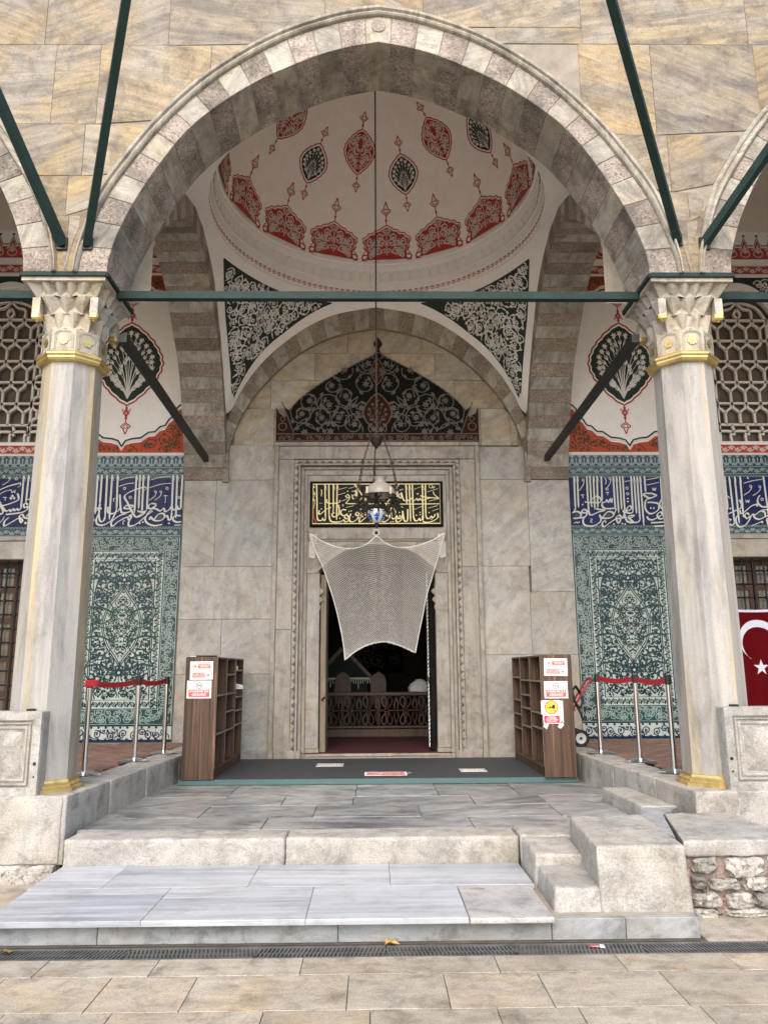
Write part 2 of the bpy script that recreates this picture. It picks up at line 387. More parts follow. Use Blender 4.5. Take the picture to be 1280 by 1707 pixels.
M['belt'] = flat('red_belt', (0.36, 0.012, 0.018), 0.75, var=0.05)
M['belt_red'] = flat('bright_red_plastic', (0.65, 0.02, 0.03), 0.45, var=0.05)
M['plastic'] = flat('black_plastic', (0.015, 0.015, 0.016), 0.4)
M['mat_grey'] = flat('charcoal_mat', (0.034, 0.037, 0.041), 0.75, var=0.08, bump=0.3, bscale=200)
M['mat_edge'] = flat('green_mat_edge', (0.06, 0.115, 0.115), 0.7, var=0.08)
M['laminate'] = wood('walnut_laminate', [(0.018, 0.008, 0.004), (0.055, 0.027, 0.013), (0.095, 0.048, 0.025), (0.21, 0.12, 0.066)], (24, 24, 0.6))
M['laminate_edge'] = wood('laminate_edging', [(0.15, 0.115, 0.09), (0.21, 0.165, 0.13), (0.25, 0.20, 0.16)], (20, 20, 2))
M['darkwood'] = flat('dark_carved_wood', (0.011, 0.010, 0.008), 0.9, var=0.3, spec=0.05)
M['redwood'] = flat('red_brown_wood', (0.042, 0.013, 0.008), 0.85, var=0.25, spec=0.08)
M['vinewood'] = wood('grey_brown_carving', [(0.052, 0.043, 0.034), (0.08, 0.066, 0.051), (0.10, 0.083, 0.064)], (10, 10, 10), 0.6)
M['shutter'] = wood('shutter_wood', [(0.03, 0.013, 0.006), (0.065, 0.028, 0.011), (0.09, 0.04, 0.015)], (10, 10, 1.5), 0.5)
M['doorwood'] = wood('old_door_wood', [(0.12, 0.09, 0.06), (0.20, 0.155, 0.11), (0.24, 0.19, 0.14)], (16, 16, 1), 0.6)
M['paper'] = flat('notice_paper', (0.74, 0.73, 0.71), 0.6, var=0.02)
M['notice_red'] = flat('notice_red', (0.62, 0.10, 0.09), 0.55, var=0.03)
M['notice_magenta'] = flat('notice_crimson', (0.60, 0.03, 0.07), 0.55, var=0.03)
M['notice_yellow'] = flat('notice_yellow', (0.85, 0.60, 0.03), 0.5, var=0.02)
M['notice_black'] = flat('notice_black', (0.02, 0.02, 0.02), 0.5)
M['tape'] = flat('packing_tape', (0.55, 0.53, 0.48), 0.3, var=0.08)
M['rope'] = flat('cotton_cord', (0.74, 0.71, 0.64), 0.9, var=0.08)
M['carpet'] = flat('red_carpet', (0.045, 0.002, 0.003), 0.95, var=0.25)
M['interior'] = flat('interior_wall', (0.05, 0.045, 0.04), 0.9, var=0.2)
M['rail_wood'] = wood('railing_wood', [(0.045, 0.024, 0.015), (0.075, 0.043, 0.028), (0.095, 0.056, 0.037)], (10, 10, 4), 0.5)
M['fringe'] = flat('silver_fringe', (0.5, 0.48, 0.42), 0.5, var=0.1)
M['cloth_dark'] = flat('dark_green_cloth', (0.012, 0.02, 0.015), 0.95, var=0.2)
M['flag_red'] = flat('flag_red', (0.085, 0.002, 0.004), 0.9, var=0.08, spec=0.08)
M['flag_white'] = flat('flag_white', (0.55, 0.56, 0.64), 0.85, var=0.03)
M['porcelain'] = flat('white_porcelain', (0.50, 0.55, 0.54), 0.2, var=0.05)
M['cobalt'] = flat('cobalt_glaze', (0.02, 0.05, 0.42), 0.2, var=0.3)
M['bronze'] = flat('dark_bronze', (0.035, 0.026, 0.018), 0.5, 0.5, var=0.2)
M['candle'] = flat('candle_sleeve', (0.50, 0.42, 0.28), 0.5, var=0.05)
M['rubber'] = flat('black_rubber', (0.012, 0.012, 0.012), 0.7)
M['trolley_red'] = flat('red_enamel', (0.28, 0.012, 0.016), 0.35, var=0.1)
M['wheel_grey'] = flat('grey_wheel_rim', (0.48, 0.48, 0.47), 0.4, var=0.05)
M['shoe_white'] = flat('white_shoe_canvas', (0.7, 0.69, 0.66), 0.7)
M['shoe_blue'] = flat('navy_shoe_cloth', (0.03, 0.06, 0.16), 0.7)
M['dryleaf'] = flat('dry_leaf', (0.42, 0.26, 0.08), 0.7, var=0.35)
M['wrapper'] = flat('red_wrapper', (0.35, 0.06, 0.08), 0.3, var=0.3)
M['lattice'] = flat('stucco_lattice', (0.70, 0.645, 0.58), 0.85, var=0.06)
M['pane_dark'] = flat('dark_window_glass', (0.13, 0.112, 0.09), 0.15, var=0.25)
M['grate'] = flat('grate_metal', (0.16, 0.16, 0.155), 0.5, 0.6, var=0.35, bump=0.4)
M['void'] = flat('channel_dark', (0.012, 0.011, 0.01), 0.9)

def glaze(name, c1, c2, rough=0.16, var=0.2, c3=None):
    m, nt, b = new_mat(name); N = NT(nt); v, r1, r2, r3 = N.coords(8.0)
    c = N.mix(N.ramp(N.noise(v, 2.5, 5, 0.6), [(0.35, (0, 0, 0)), (0.65, (1, 1, 1))]), c1, c2)
    if c3: c = N.mix(N.ramp(N.noise(v, 14, 4, 0.6), [(0.55, (0, 0, 0)), (0.7, (1, 1, 1))]), c, c3)
    tone = N.n('ShaderNodeMapRange', i_To_Min=1 - var, i_To_Max=1 + var); N.l(r3, tone.inputs['Value'])
    cc = N.n('ShaderNodeCombineColor'); [N.l(tone.outputs[0], cc.inputs[i]) for i in range(3)]
    N.l(N.mix(1.0, c, cc.outputs[0], 'MULTIPLY'), b.inputs['Base Color']); b.inputs['Roughness'].default_value = rough
    b.inputs['Specular IOR Level'].default_value = 0.16
    N.bump(b, N.noise(v, 12, 3), 0.12, 0.004); return m
M['tile_white'] = glaze('white_glazed_tile', (0.43, 0.465, 0.41), (0.37, 0.42, 0.385), 0.18, 0.08)
M['tile_teal'] = glaze('teal_glazed_tile', (0.036, 0.060, 0.052), (0.028, 0.046, 0.050), 0.16, 0.25, (0.05, 0.085, 0.072))
M['tile_blue'] = glaze('cobalt_glazed_tile', (0.002, 0.010, 0.090), (0.002, 0.006, 0.040), 0.28, 0.22)
M['tile_frieze'] = glaze('blue_green_frieze_tile', (0.04, 0.075, 0.095), (0.028, 0.052, 0.07), 0.18, 0.15)
M['ink'] = glaze('dark_green_tile_paint', (0.012, 0.048, 0.038), (0.010, 0.026, 0.040), 0.18, 0.0)
M['ink_teal'] = glaze('teal_tile_paint', (0.024, 0.074, 0.058), (0.024, 0.062, 0.064), 0.18, 0.0)
M['ink_blue'] = glaze('blue_tile_paint', (0.010, 0.018, 0.045), (0.012, 0.028, 0.06), 0.18, 0.0)
M['tile_line'] = glaze('pale_tile_paint', (0.26, 0.32, 0.29), (0.22, 0.28, 0.265), 0.2, 0.0)
M['letter'] = glaze('cream_letter_glaze', (0.58, 0.57, 0.50), (0.54, 0.54, 0.49), 0.2, 0.0)
M['navy'] = glaze('navy_tile_paint', (0.015, 0.035, 0.10), (0.012, 0.03, 0.075), 0.18, 0.0)

def column_mat(name, tint):
    m, nt, b = new_mat(name); N = NT(nt); v, r1, r2, r3 = N.coords(5.0)
    s1 = N.scalev(v, (3.6, 3.6, 0.15)); n1 = N.noise(s1, 1.0, 4, 0.55, 0.15)
    c = N.ramp(n1, [(0.34, (0.275, 0.268, 0.255)), (0.43, (0.37, 0.345, 0.30)), (0.50, (0.32, 0.31, 0.29)), (0.58, tint), (0.70, (0.37, 0.335, 0.275))])
    n2 = N.noise(N.scalev(v, (14, 14, 0.9)), 1.0, 6, 0.6, 0.2)
    c = N.mix(0.5, c, N.mix(1.0, c, N.ramp(n2, [(0.35, (0.72,) * 3), (0.6, (1.08,) * 3)]), 'MULTIPLY'))
    n4 = N.noise(N.scalev(v, (6, 6, 1.3)), 1.0, 11, 0.7, 0.3); c = N.mix(0.75, c, N.mix(1.0, c, N.ramp(n4, [(0.37, (0.6, 0.59, 0.57)), (0.5, (0.98,) * 3), (0.63, (1.1,) * 3)]), 'MULTIPLY'))
    n3 = N.noise(v, 120, 4, 0.7); c = N.mix(0.5, c, N.mix(1.0, c, N.ramp(n3, [(0.3, (0.6,) * 3), (0.55, (1.05,) * 3)]), 'MULTIPLY'))
    N.l(c, b.inputs['Base Color']); b.inputs['Roughness'].default_value = 0.6
    N.bump(b, N.math('ADD', N.noise(v, 30, 5, 0.6), n3), 0.25, 0.006); return m
M['column'] = column_mat('banded_column_marble', (0.39, 0.32, 0.20))
M['capital'] = marble('capital_marble', (0.42, 0.39, 0.335), (0.45, 0.37, 0.235), (0.27, 0.255, 0.235), (2, 2, 3), 0.8, 0.45, 0.6, 0.0, 1.0, 0.03, 0.4, 0.4, (0.22, 0.185, 0.14), 0.55, grime=0.8)
M['old_slab'] = marble('old_pitted_white_marble', (0.43, 0.42, 0.40), (0.40, 0.365, 0.31), (0.29, 0.28, 0.265), (2, 2, 3), 0.5, 0.4, 0.5, 0.0, 2.0, 0.03, 0.6, 0.4, (0.16, 0.15, 0.135), 0.5, grime=0.6)
# ---------------------------------------------------------------- painted ornament: thin raised paint, drawn in 2D and laid on a surface
class Deco:
    def __init__(s): s.v = []; s.f = []; s.m = []; s.h = []; s.k = 0
    def _add(s, V, F, m, l, rise=0.0):
        # every element lies a hair above the one before, so that no two overlap in one plane
        n = len(s.v); s.v += V; k = len(V); s.k += 1; b = l + (s.k % 53) / 53 * 0.7
        s.h += [b + rise * (i // 2) * 2 / k for i in range(k)]
        for f in F: s.f.append(tuple(i + n for i in f)); s.m.append(m)
    def poly(s, pts, m, l=0):
        s._add(list(pts), [tuple(range(len(pts)))], m, l)
    def fan(s, pts, m, l=0, rings=3, c=None):
        """star-shaped outline filled with rings round its centre, so that it bends with the surface"""
        n = len(pts)
        if c is None: c = (sum(p[0] for p in pts) / n, sum(p[1] for p in pts) / n)
        V = [c]; F = []
        for k in range(1, rings + 1):
            t = k / rings; V += [(c[0] + (p[0] - c[0]) * t, c[1] + (p[1] - c[1]) * t) for p in pts]
        F += [(0, 1 + i, 1 + (i + 1) % n) for i in range(n)]
        for k in range(rings - 1):
            a = 1 + k * n; b = a + n
            F += [(a + i, b + i, b + (i + 1) % n, a + (i + 1) % n) for i in range(n)]
        s._add(V, F, m, l)
    def stroke(s, pts, w, m, l=0, taper=False, closed=False, nib=None, both=False):
        n = len(pts)
        if n < 2: return
        V = []
        for i, p in enumerate(pts):
            a = pts[i - 1] if (i > 0 or closed) else p; b = pts[(i + 1) % n] if (i < n - 1 or closed) else p
            dx, dy = b[0] - a[0], b[1] - a[1]; L = math.hypot(dx, dy) or 1e-9
            t = i / (n - 1); ww = w(t) if callable(w) else w
            if nib is not None: ww *= 0.42 + 0.58 * abs(math.sin(math.atan2(dy, dx) - nib))
            if taper: ww *= max(0.12, math.sin(PI * min(1, max(0, t))) ** 0.6) if both else max(0.15, 1 - 0.85 * t)
            V += [(p[0] - dy / L * ww / 2, p[1] + dx / L * ww / 2), (p[0] + dy / L * ww / 2, p[1] - dx / L * ww / 2)]
        F = [(2 * i, 2 * i + 1, 2 * ((i + 1) % n) + 1, 2 * ((i + 1) % n)) for i in range(n if closed else n - 1)]
        s._add(V, F, m, l, 0.0 if closed else 0.28)
    def dot(s, c, r, m, l=0, n=8, sq=1.0):
        s._add([(c[0] + r * math.cos(2 * PI * i / n + PI / 8 * 0), c[1] + r * sq * math.sin(2 * PI * i / n)) for i in range(n)], [tuple(range(n))], m, l)
    def ring(s, c, r, w, m, l=0, n=12):
        s.stroke([(c[0] + r * math.cos(2 * PI * i / n), c[1] + r * math.sin(2 * PI * i / n)) for i in range(n)], w, m, l, closed=True)
    def leaf(s, p, ang, L, w, m, l=0, bend=0.0):
        V = []; k = 4; side = []
        for i in range(k + 1):
            t = i / k; a = ang + bend * t
            q = (p[0] + L * t * math.cos(ang + bend * t / 2), p[1] + L * t * math.sin(ang + bend * t / 2))
            ww = w * math.sin(PI * min(1.0, 0.12 + 0.88 * t)) ** 0.8 if t < 1 else 0.0
            side.append((q, a, ww))
        V = [(q[0] - math.sin(a) * ww / 2, q[1] + math.cos(a) * ww / 2) for q, a, ww in side] + [(q[0] + math.sin(a) * ww / 2, q[1] - math.cos(a) * ww / 2) for q, a, ww in reversed(side[:-1])]
        n = len(V); F = [(i, i + 1, n - 2 - i + 0, n - 1 - i) for i in range(k - 1)] + [(k - 1, k, k + 1)]
        s._add(V, F, m, l)
    def flower(s, c, r, n, m, l=0, rot=0.0, inner=0.5, mc=None):
        P = [(c[0] + (r if i % 2 == 0 else r * inner) * math.cos(rot + PI * i / n), c[1] + (r if i % 2 == 0 else r * inner) * math.sin(rot + PI * i / n)) for i in range(2 * n)]
        s._add([c] + P, [(0, 1 + i, 1 + (i + 1) % (2 * n)) for i in range(2 * n)], m, l)
        if mc is not None: s.dot(c, r * 0.3, mc, l + 1, 6)
    def build(s, name, mats, parent, mapf, h0=0.002, dh=0.0012, kind='stuff', label=None):
        V = [mapf(a, b, h0 + h * dh) for (a, b), h in zip(s.v, s.h)]
        me = bpy.data.meshes.new(name); me.from_pydata(V, [], s.f)
        for mt in mats: me.materials.append(mt)
        me.polygons.foreach_set('material_index', s.m); me.update()
        o = bpy.data.objects.new(name, me); link_child(o, parent)
        if kind: o['kind'] = kind
        if label: o['label'] = label
        return o

def vines(D, inside, bbox, r, seed, m, l=1, w=0.15, mf=None, mirror=None, dens=1.55, tries=900, leaves=7, mc=None, links=True, avoid=None, rvar=0.35, ml=None):
    """scrolling stems with leaves and a flower in each coil, packed inside a region; lengths relative to r"""
    rnd = random.Random(seed); C = []
    for _ in range(tries):
        x = rnd.uniform(bbox[0], bbox[1]); y = rnd.uniform(bbox[2], bbox[3]); rr = r * rnd.uniform(1 - rvar, 1 + rvar * 0.4)
        if not inside(x, y): continue
        if all(inside(x + rr * 0.75 * math.cos(a), y + rr * 0.75 * math.sin(a)) for a in (0, PI / 2, PI, -PI / 2)) or rnd.random() < 0.12:
            if all((x - p[0]) ** 2 + (y - p[1]) ** 2 > (dens * (rr + p[2]) / 2) ** 2 for p in C): C.append((x, y, rr, rnd.uniform(0, 2 * PI), rnd.choice((-1, 1))))
    ins = inside
    def st(pts, ww, taper=False):
        run = []
        for p in pts + [None]:
            if p is not None and ins(*p): run.append(p)
            else:
                if len(run) > 1:
                    D.stroke(run, ww, m, l, taper)
                    if mirror is not None: D.stroke([(2 * mirror - a, b) for a, b in run], ww, m, l, taper)
                run = []
    def lf(p, a, L, ww, bend):
        q = (p[0] + L * math.cos(a), p[1] + L * math.sin(a))
        if ins(*p) and ins(*q):
            D.leaf(p, a, L, ww, ml if ml is not None else m, l, bend)
            if mirror is not None: D.leaf((2 * mirror - p[0], p[1]), PI - a, L, ww, ml if ml is not None else m, l, -bend)
    for (x, y, rr, a0, sg) in C:
        n = 15; pts = []
        for i in range(n + 1):
            t = i / n; a = a0 + sg * t * 2 * PI * 1.25; q = rr * (1.0 - 0.66 * t); pts.append((x + q * math.cos(a), y + q * math.sin(a)))
        st(pts, w * r)
        for i in range(leaves):
            t = (i + 0.5) / leaves; a = a0 + sg * t * 2 * PI * 1.2; q = rr * (1.0 - 0.66 * t); p = (x + q * math.cos(a), y + q * math.sin(a))
            out = 1 if i % 2 == 0 else -1
            lf(p, a + sg * PI / 2 - out * sg * 0.8, rr * 0.42, rr * 0.24, out * sg * 1.2)
        k = rnd.choice((5, 6, 8)); rot = rnd.uniform(0, 1)
        if ins(x, y):
            D.flower((x, y), rr * 0.32, k, mf if mf is not None else m, l + 1, rot, 0.55, mc)
            if mirror is not None: D.flower((2 * mirror - x, y), rr * 0.32, k, mf if mf is not None else m, l + 1, rot, 0.55, mc)
    if links:
        for i, c in enumerate(C):
            near = sorted(C, key=lambda q: (q[0] - c[0]) ** 2 + (q[1] - c[1]) ** 2)[1:3]
            for q in near:
                if (q[0], q[1]) < (c[0], c[1]): continue
                mx, my = (c[0] + q[0]) / 2, (c[1] + q[1]) / 2; dx, dy = q[0] - c[0], q[1] - c[1]
                k = rnd.choice((-0.3, 0.3))
                A = catmull([(c[0] + dx * 0.25 - dy * 0.25, c[1] + dy * 0.25 + dx * 0.25), (mx - dy * k, my + dx * k), (q[0] - dx * 0.2 + dy * 0.25, q[1] - dy * 0.2 - dx * 0.25)], 5)
                st(A, w * r * 0.9)

def ogee(w, h, n=9, lobes=True, cy=0.0, sharp=1.0):
    """outline of a pointed, lobed medallion w wide and h high, ccw from the lower tip"""
    side = []
    K = 48
    for i in range(K + 1):
        t = i / K; y = -h / 2 + h * t; q = abs(2 * t - 1)
        x = w / 2 * (1 - q ** 1.75) ** 0.92 if q < 1 else 0
        x = max(x, w / 2 * 0.55 * (1 - q) ** 1.35)
        if lobes: x += w * 0.022 * abs(math.sin(PI * n * t / 1.0)) * (1 if 0.04 < t < 0.96 else 0)
        side.append((x, y + cy))
    return side + [(-x, y) for x, y in reversed(side[1:-1])]

def in_poly(P):
    xs = np.array([p[0] for p in P]); ys = np.array([p[1] for p in P]); xs2 = np.roll(xs, -1); ys2 = np.roll(ys, -1)
    dy = np.where(np.abs(ys2 - ys) < 1e-12, 1e-12, ys2 - ys)
    def f(x, y):
        c = (ys > y) != (ys2 > y)
        return bool(np.count_nonzero(c & (x < (xs2 - xs) * (y - ys) / dy + xs)) & 1)
    return f

def bouquet(D, base, H, W, seed, m, l=2, n=9, fs=0.055, inside=None, mf=None):
    """stems fanning up from one foot, each with leaves and a blossom, mirrored about the axis"""
    rnd = random.Random(seed); bx, by = base; ins = inside or (lambda x, y: True)
    def put(pts, w):
        pts = [p for p in pts if ins(*p)]
        if len(pts) > 1: D.stroke(pts, lambda t: w * (1.15 - 0.6 * t), m, l)
    def stem(dx, dy, bend):
        for sx in ((1, -1) if abs(dx) > 1e-6 else (1,)):
            P = catmull([(bx, by), (bx + sx * dx * (0.35 + bend), by + dy * 0.5), (bx + sx * dx, by + dy)], 7)
            put(P, W * 0.014)
            for i in (8, 11, 13):
                if i < len(P) - 1:
                    a = math.atan2(P[i + 1][1] - P[i][1], P[i + 1][0] - P[i][0])
                    for sd in (1, -1):
                        q = (P[i][0] + W * 0.1 * math.cos(a + sd * 0.6), P[i][1] + W * 0.1 * math.sin(a + sd * 0.6))
                        if ins(*q): D.leaf(P[i], a + sd * 0.55, W * 0.105, W * 0.026, m, l, -sd * 0.7)
            e = P[-1]
            if ins(*e): D.flower(e, H * fs, 6, mf if mf is not None else m, l + 1, rnd.random(), 0.42)
    stem(0, H * 0.92, 0)
    for k in range(1, n):
        t = k / n
        stem(W * 0.5 * math.sin(t * PI * 0.92) * rnd.uniform(0.80, 0.9), H * (0.97 - 0.86 * t), rnd.uniform(-0.12, 0.1))

def finial(D, p, ang, L, m, l=1, w=0.012, cut=None):
    """a thin stem ending in a small open bud"""
    ca, sa = math.cos(ang), math.sin(ang)
    T = lambda a, b: (p[0] + a * ca - b * sa, p[1] + a * sa + b * ca)
    D.stroke([T(0, 0), T(L * 0.45, 0)], w, m, l); D.dot(T(L * 0.2, 0), w * 1.3, m, l)
    s = L * 0.30
    for sg in (1, -1):
        D.stroke(catmull([T(L * 0.42, 0), T(L * 0.60, sg * s * 0.75), T(L * 0.72, sg * s * 0.35), T(L * 1.0, 0)], 4), w, m, l)
        D.stroke(catmull([T(L * 0.5, 0), T(L * 0.62, sg * s * 0.38), T(L * 0.70, 0)], 3), w * 0.8, m, l)
# ---------------------------------------------------------------- setting: plaza
PZ, SL, LD, MT, PD = 0.0, 0.155, 0.345, 0.41, 0.635     # plaza, lower step, landing, mat top, portico floor
YW = 11.2                                               # face of the inner wall
YF, YB = 6.45, 7.10                                     # front and back face of the arcade wall
rnd = random.Random(5)
plaza = MB().box(-40, 40, -40, 5.4, -0.6, -0.018).build('plaza', M['mortar_dark'])
tag(plaza, 'broad plaza of buff travertine slabs in front of the steps', 'plaza', kind='structure')
G = lambda a, b, d: (a, b, -d)
rows = [(4.545, 4.795, [-1.9, -1.28, -0.47, 0.61, 1.30, 1.92]), (4.105, 4.54, [-1.465, -1.01, -0.205, 0.30, 0.805, 1.46]),
        (3.66, 4.10, [-1.83, -1.32, -0.6, -0.09, 0.52, 0.91, 1.5])]
y = 3.655
while y > 0.5:
    h = rnd.choice((0.26, 0.44, 0.44)); rows.append((y - h, y, [])); y -= h + 0.005
for (y0, y1, js) in rows:
    if not js:
        x = -2.1 + rnd.uniform(0, 0.4)
        while x < 2.0: js.append(x); x += rnd.uniform(0.55, 1.1)
    xs = [js[0] - rnd.uniform(0.5, 0.9)] + js + [js[-1] + rnd.uniform(0.5, 0.9)]
    while xs[0] > -3.4: xs.insert(0, xs[0] - rnd.uniform(0.6, 1.0))
    while xs[-1] < 3.4: xs.append(xs[-1] + rnd.uniform(0.6, 1.0))
    for a, b in zip(xs, xs[1:]):
        block('paving_slab', plaza, M['travertine'], [(a, y0), (b, y0), (b, y1), (a, y1)], G, 0, 0.05, 0.0022, 0.002, 0.0012, rnd)
# the paving goes on past the picture as one worn surface
MB().box(-40, 40, -40, 0.45, -0.05, -0.001).build('plaza_far_paving', M['travertine'], plaza, kind='stuff')
for x0, x1 in ((-40, -3.5), (3.5, 40)): MB().box(x0, x1, 0.455, 4.79, -0.05, -0.001).build('plaza_far_paving', M['travertine'], plaza, kind='stuff')

for x0, x1 in ((-40, -2.43), (1.93, 40)): MB().box(x0, x1, 4.99, 6.46, -0.05, -0.002).build('plaza_far_paving', M['travertine'], plaza, kind='stuff')

# drain channel with its grating
drain = thing('drain_channel', 'black slotted drain grating running along the foot of the steps', 'drain', (0, 4.9, 0))
MB().box(-6, 6, 4.80, 4.985, -0.12, -0.03).build('channel', M['void'], drain)
x = -6.0; gi = 0
while x < 6:
    g = MB(); L = 0.75
    g.box(x + .002, x + L - .002, 4.80, 4.818, -0.03, -0.002); g.box(x + .002, x + L - .002, 4.967, 4.985, -0.03, -0.002); g.box(x + .002, x + L - .002, 4.888, 4.896, -0.026, -0.006)
    k = 0
    while k * 0.0235 < L - 0.02:
        xx = x + 0.006 + k * 0.0235; s = 0.012 if gi % 2 else -0.012
        g.hexa([(xx - s, 4.817, -0.028), (xx + .010 - s, 4.817, -0.028), (xx + .010 + s, 4.968, -0.028), (xx + s, 4.968, -0.028), (xx - s, 4.817, -0.003), (xx + .010 - s, 4.817, -0.003), (xx + .010 + s, 4.968, -0.003), (xx + s, 4.968, -0.003)]); k += 1
    g.build('grating', M['grate'], drain, fix=False, kind='stuff'); x += L; gi += 1

# lower step: white slabs over bluish risers
low = thing('lower_step', 'low step of new white marble slabs with grey veins', 'step', (-0.7, 5.6, 0))
MB().box(-2.36, 1.9, 5.06, 6.3, -0.02, 0.118).build('core', M['mortar'], low)
FR = lambda a, b, d: (a, 5.03 + d, b)
for a, b in zip([-2.36, -1.72, -0.285, 1.0, 1.45, 1.9], [-1.72, -0.285, 1.0, 1.45, 1.9]):
    block('riser_block', low, M['riser'], [(a, 0.0), (b, 0.0), (b, 0.122), (a, 0.122)], FR, 0, 0.05, 0.002, 0.003, 0.002, rnd)
block('riser_block', low, M['riser'], [(5.06, 0), (6.25, 0), (6.25, 0.122), (5.06, 0.122)], lambda a, b, d: (-2.37 + d, a, b), 0, 0.03)
GS = lambda a, b, d: (a, b, SL - d)
for js, y0, y1 in (([-2.40, -1.445, -0.475, 0.495], 4.95, 5.66), ([-2.42, -1.925, -0.93, 0.045, 1.03], 5.66, 6.27)):
    for a, b in zip(js, js[1:]):
        block('step_slab', low, M['step_white'], [(a, y0), (b, y0), (b, y1), (a, y1)], GS, 0, 0.032, 0.0013, 0.003, 0.0, rnd)
o = rough_hexa('old_step_slab', low, M['old_slab'], box8(0.5, 1.0, 4.94, 5.655, SL - 0.035, SL - 0.001), 6, 0.003, 9, 0.008, 3); o['label'] = 'worn pitted slab patched into the step'
MB().lathe([(0.055, 0.0), (0.055, 0.003)], 20, (0.62, 5.56, SL - 0.002), sy=0.55).build('patch', M['mortar'], low)

# landing with its worn nosing
land = thing('landing', 'grey veined marble landing with a worn rounded front edge', 'landing', (0, 7.6, SL), kind='structure')
MB().box(-2.45, 2.4, 6.45, 11.15, 0.0, LD - 0.03).build('core', M['mortar_dark'], land)
GL = lambda a, b, d: (a, b, LD - d)
rough_hexa('nosing', land, M['worn'], box8(-2.42, -0.745, 6.26, 6.60, SL - 0.02, LD), 10, 0.006, 8, 0.022, 1)
rough_hexa('nosing', land, M['worn'], box8(-0.738, 1.04, 6.25, 6.60, SL - 0.02, LD + 0.003), 10, 0.006, 8, 0.024, 2)
rough_hexa('nosing', land, M['worn'], box8(1.05, 2.30, 6.24, 6.60, 0.1, LD + 0.012), 10, 0.006, 8, 0.022, 4)
for y0, y1, js in ((6.6, 7.10, [-2.45, -0.98, 0.75, 1.62, 2.45]), (7.10, 7.70, [-2.45, -1.6, -0.6, 0.35, 1.58, 2.45]), (7.70, 8.22, [-2.45, -0.95, -0.27, 0.9, 1.6, 2.45]),
                   (8.22, 9.10, [-2.45, -1.55, -0.25, 0.6, 1.42, 2.45]), (9.10, 11.19, [-2.45, -0.8, 0.8, 2.45])):
    for a, b in zip(js, js[1:]):
        sk = rnd.uniform(-0.03, 0.03)
        block('landing_slab', land, M['landing'], [(a, y0), (b, y0), (b + sk * 0, y1), (a, y1)], GL, 0, 0.06, 0.0028, 0.004, 0.003, rnd)

# portico floor on both sides
def podium(sg):
    nm = 'left' if sg < 0 else 'right'
    p = thing('portico_floor', f'raised portico floor of red brick with a marble kerb on the {nm}', 'portico floor', (sg * 4.5, 8.8, 0), kind='structure')
    xi = lambda y: sg * (2.49 - (y - 6.45) * 0.0625)          # kerb's inner edge drifts towards the door
    xo = sg * 9.2
    c = MB(); c.hexa([(xi(6.47) + sg * .03, 6.48, 0), (xo, 6.48, 0), (xo, YW, 0), (xi(YW) + sg * .03, YW, 0), (xi(6.47) + sg * .03, 6.48, PD - .06), (xo, 6.48, PD - .06), (xo, YW, PD - .06), (xi(YW) + sg * .03, YW, PD - .06)])
    c.build('core', M['mortar_dark'], p)
    ys = [6.45, 7.32, 8.25, 9.32] if sg < 0 else [6.41, 7.18, 8.2, 9.25]
    for i, (a, b) in enumerate(zip(ys, ys[1:])):
        w = 0.34
        q = [(xi(a), a + .003), (xi(b), b - .003), (xi(b) + sg * w, b - .003), (xi(a) + sg * w, a + .003)]
        if sg > 0: q = [q[0], q[3], q[2], q[1]]
        else: q = [q[3], q[0], q[1], q[2]]
        rough_hexa('kerb_stone', p, M['rough_white'], [(x, y, 0.12) for x, y in q] + [(x, y, PD) for x, y in q], 8, 0.004, 9, 0.012, 10 + i + (5 if sg > 0 else 0))
    # kerb's end stone beside the door wall
    a, b = ys[-1], YW - 0.005
    q = [(xi(a), a + .003), (xi(b), b), (xi(b) + sg * .34, b), (xi(a) + sg * .34, a + .003)]
    rough_hexa('kerb_stone', p, M['rough_white'], [(x, y, 0.12) for x, y in (q if sg < 0 else q)] + [(x, y, PD) for x, y in q], 8, 0.003, 9, 0.01, 30)
    # front face stones
    xs = [2.52, 3.55, 4.8, 6.2, 7.7, 9.2]
    for i, (a, b) in enumerate(zip(xs, xs[1:])):
        x0, x1 = sorted((sg * (a + .003), sg * (b - .003)))
        rough_hexa('front_stone', p, M['rough_white'], box8(x0, x1, 6.42 if sg > 0 else 6.44, 6.80, 0.13, PD - 0.002), 8, 0.006, 11, 0.012, 40 + i + (9 if sg > 0 else 0))
        rough_hexa('footing_stone', p, M['rubble'], box8(x0 + .02, x1 - .02, 6.40, 6.8, -0.02, 0.125), 6, 0.02, 9, 0.02, 60 + i)
    # brick floor: bricks laid on the slant in the strip that shows, joined
    g = MB(); r2 = random.Random(9 + sg); bw, bl = 0.13, 0.27; ca, sa = math.cos(0.9 * sg), math.sin(0.9 * sg); cnt = 0
    for i in range(-40, 40):
        for j in range(-26, 26):
            u = (i + 0.5 * (j % 2)) * bl; w = j * bw; cx = sg * 4.4 + u * ca - w * sa; cy = 8.9 + u * sa + w * ca
            if not (abs(xi(cy)) + 0.48 < abs(cx) < 6.6 and 6.9 < cy < YW - 0.16): continue
            z = PD - 0.006 + r2.uniform(-0.002, 0.002); P = []
            for du, dw in ((-.5, -.5), (.5, -.5), (.5, .5), (-.5, .5)):
                uu = du * (bl - .008); ww = dw * (bw - .008); P.append((cx + uu * ca - ww * sa, cy + uu * sa + ww * ca))
            o = block('floor_brick', p, M['brick'], P, lambda a, b, d: (a, b, z - d), 0, 0.03, 0, 0.003) if cnt < 290 and abs(cx) < 4.6 else None
            if o is None: g.hexa([(x, y, z - .03) for x, y in P] + [(x, y, z) for x, y in P])
            else: cnt += 1
    g.build('brick_floor', M['brick'], p, fix=False, kind='stuff')
    return p
podium(-1); podium(1)

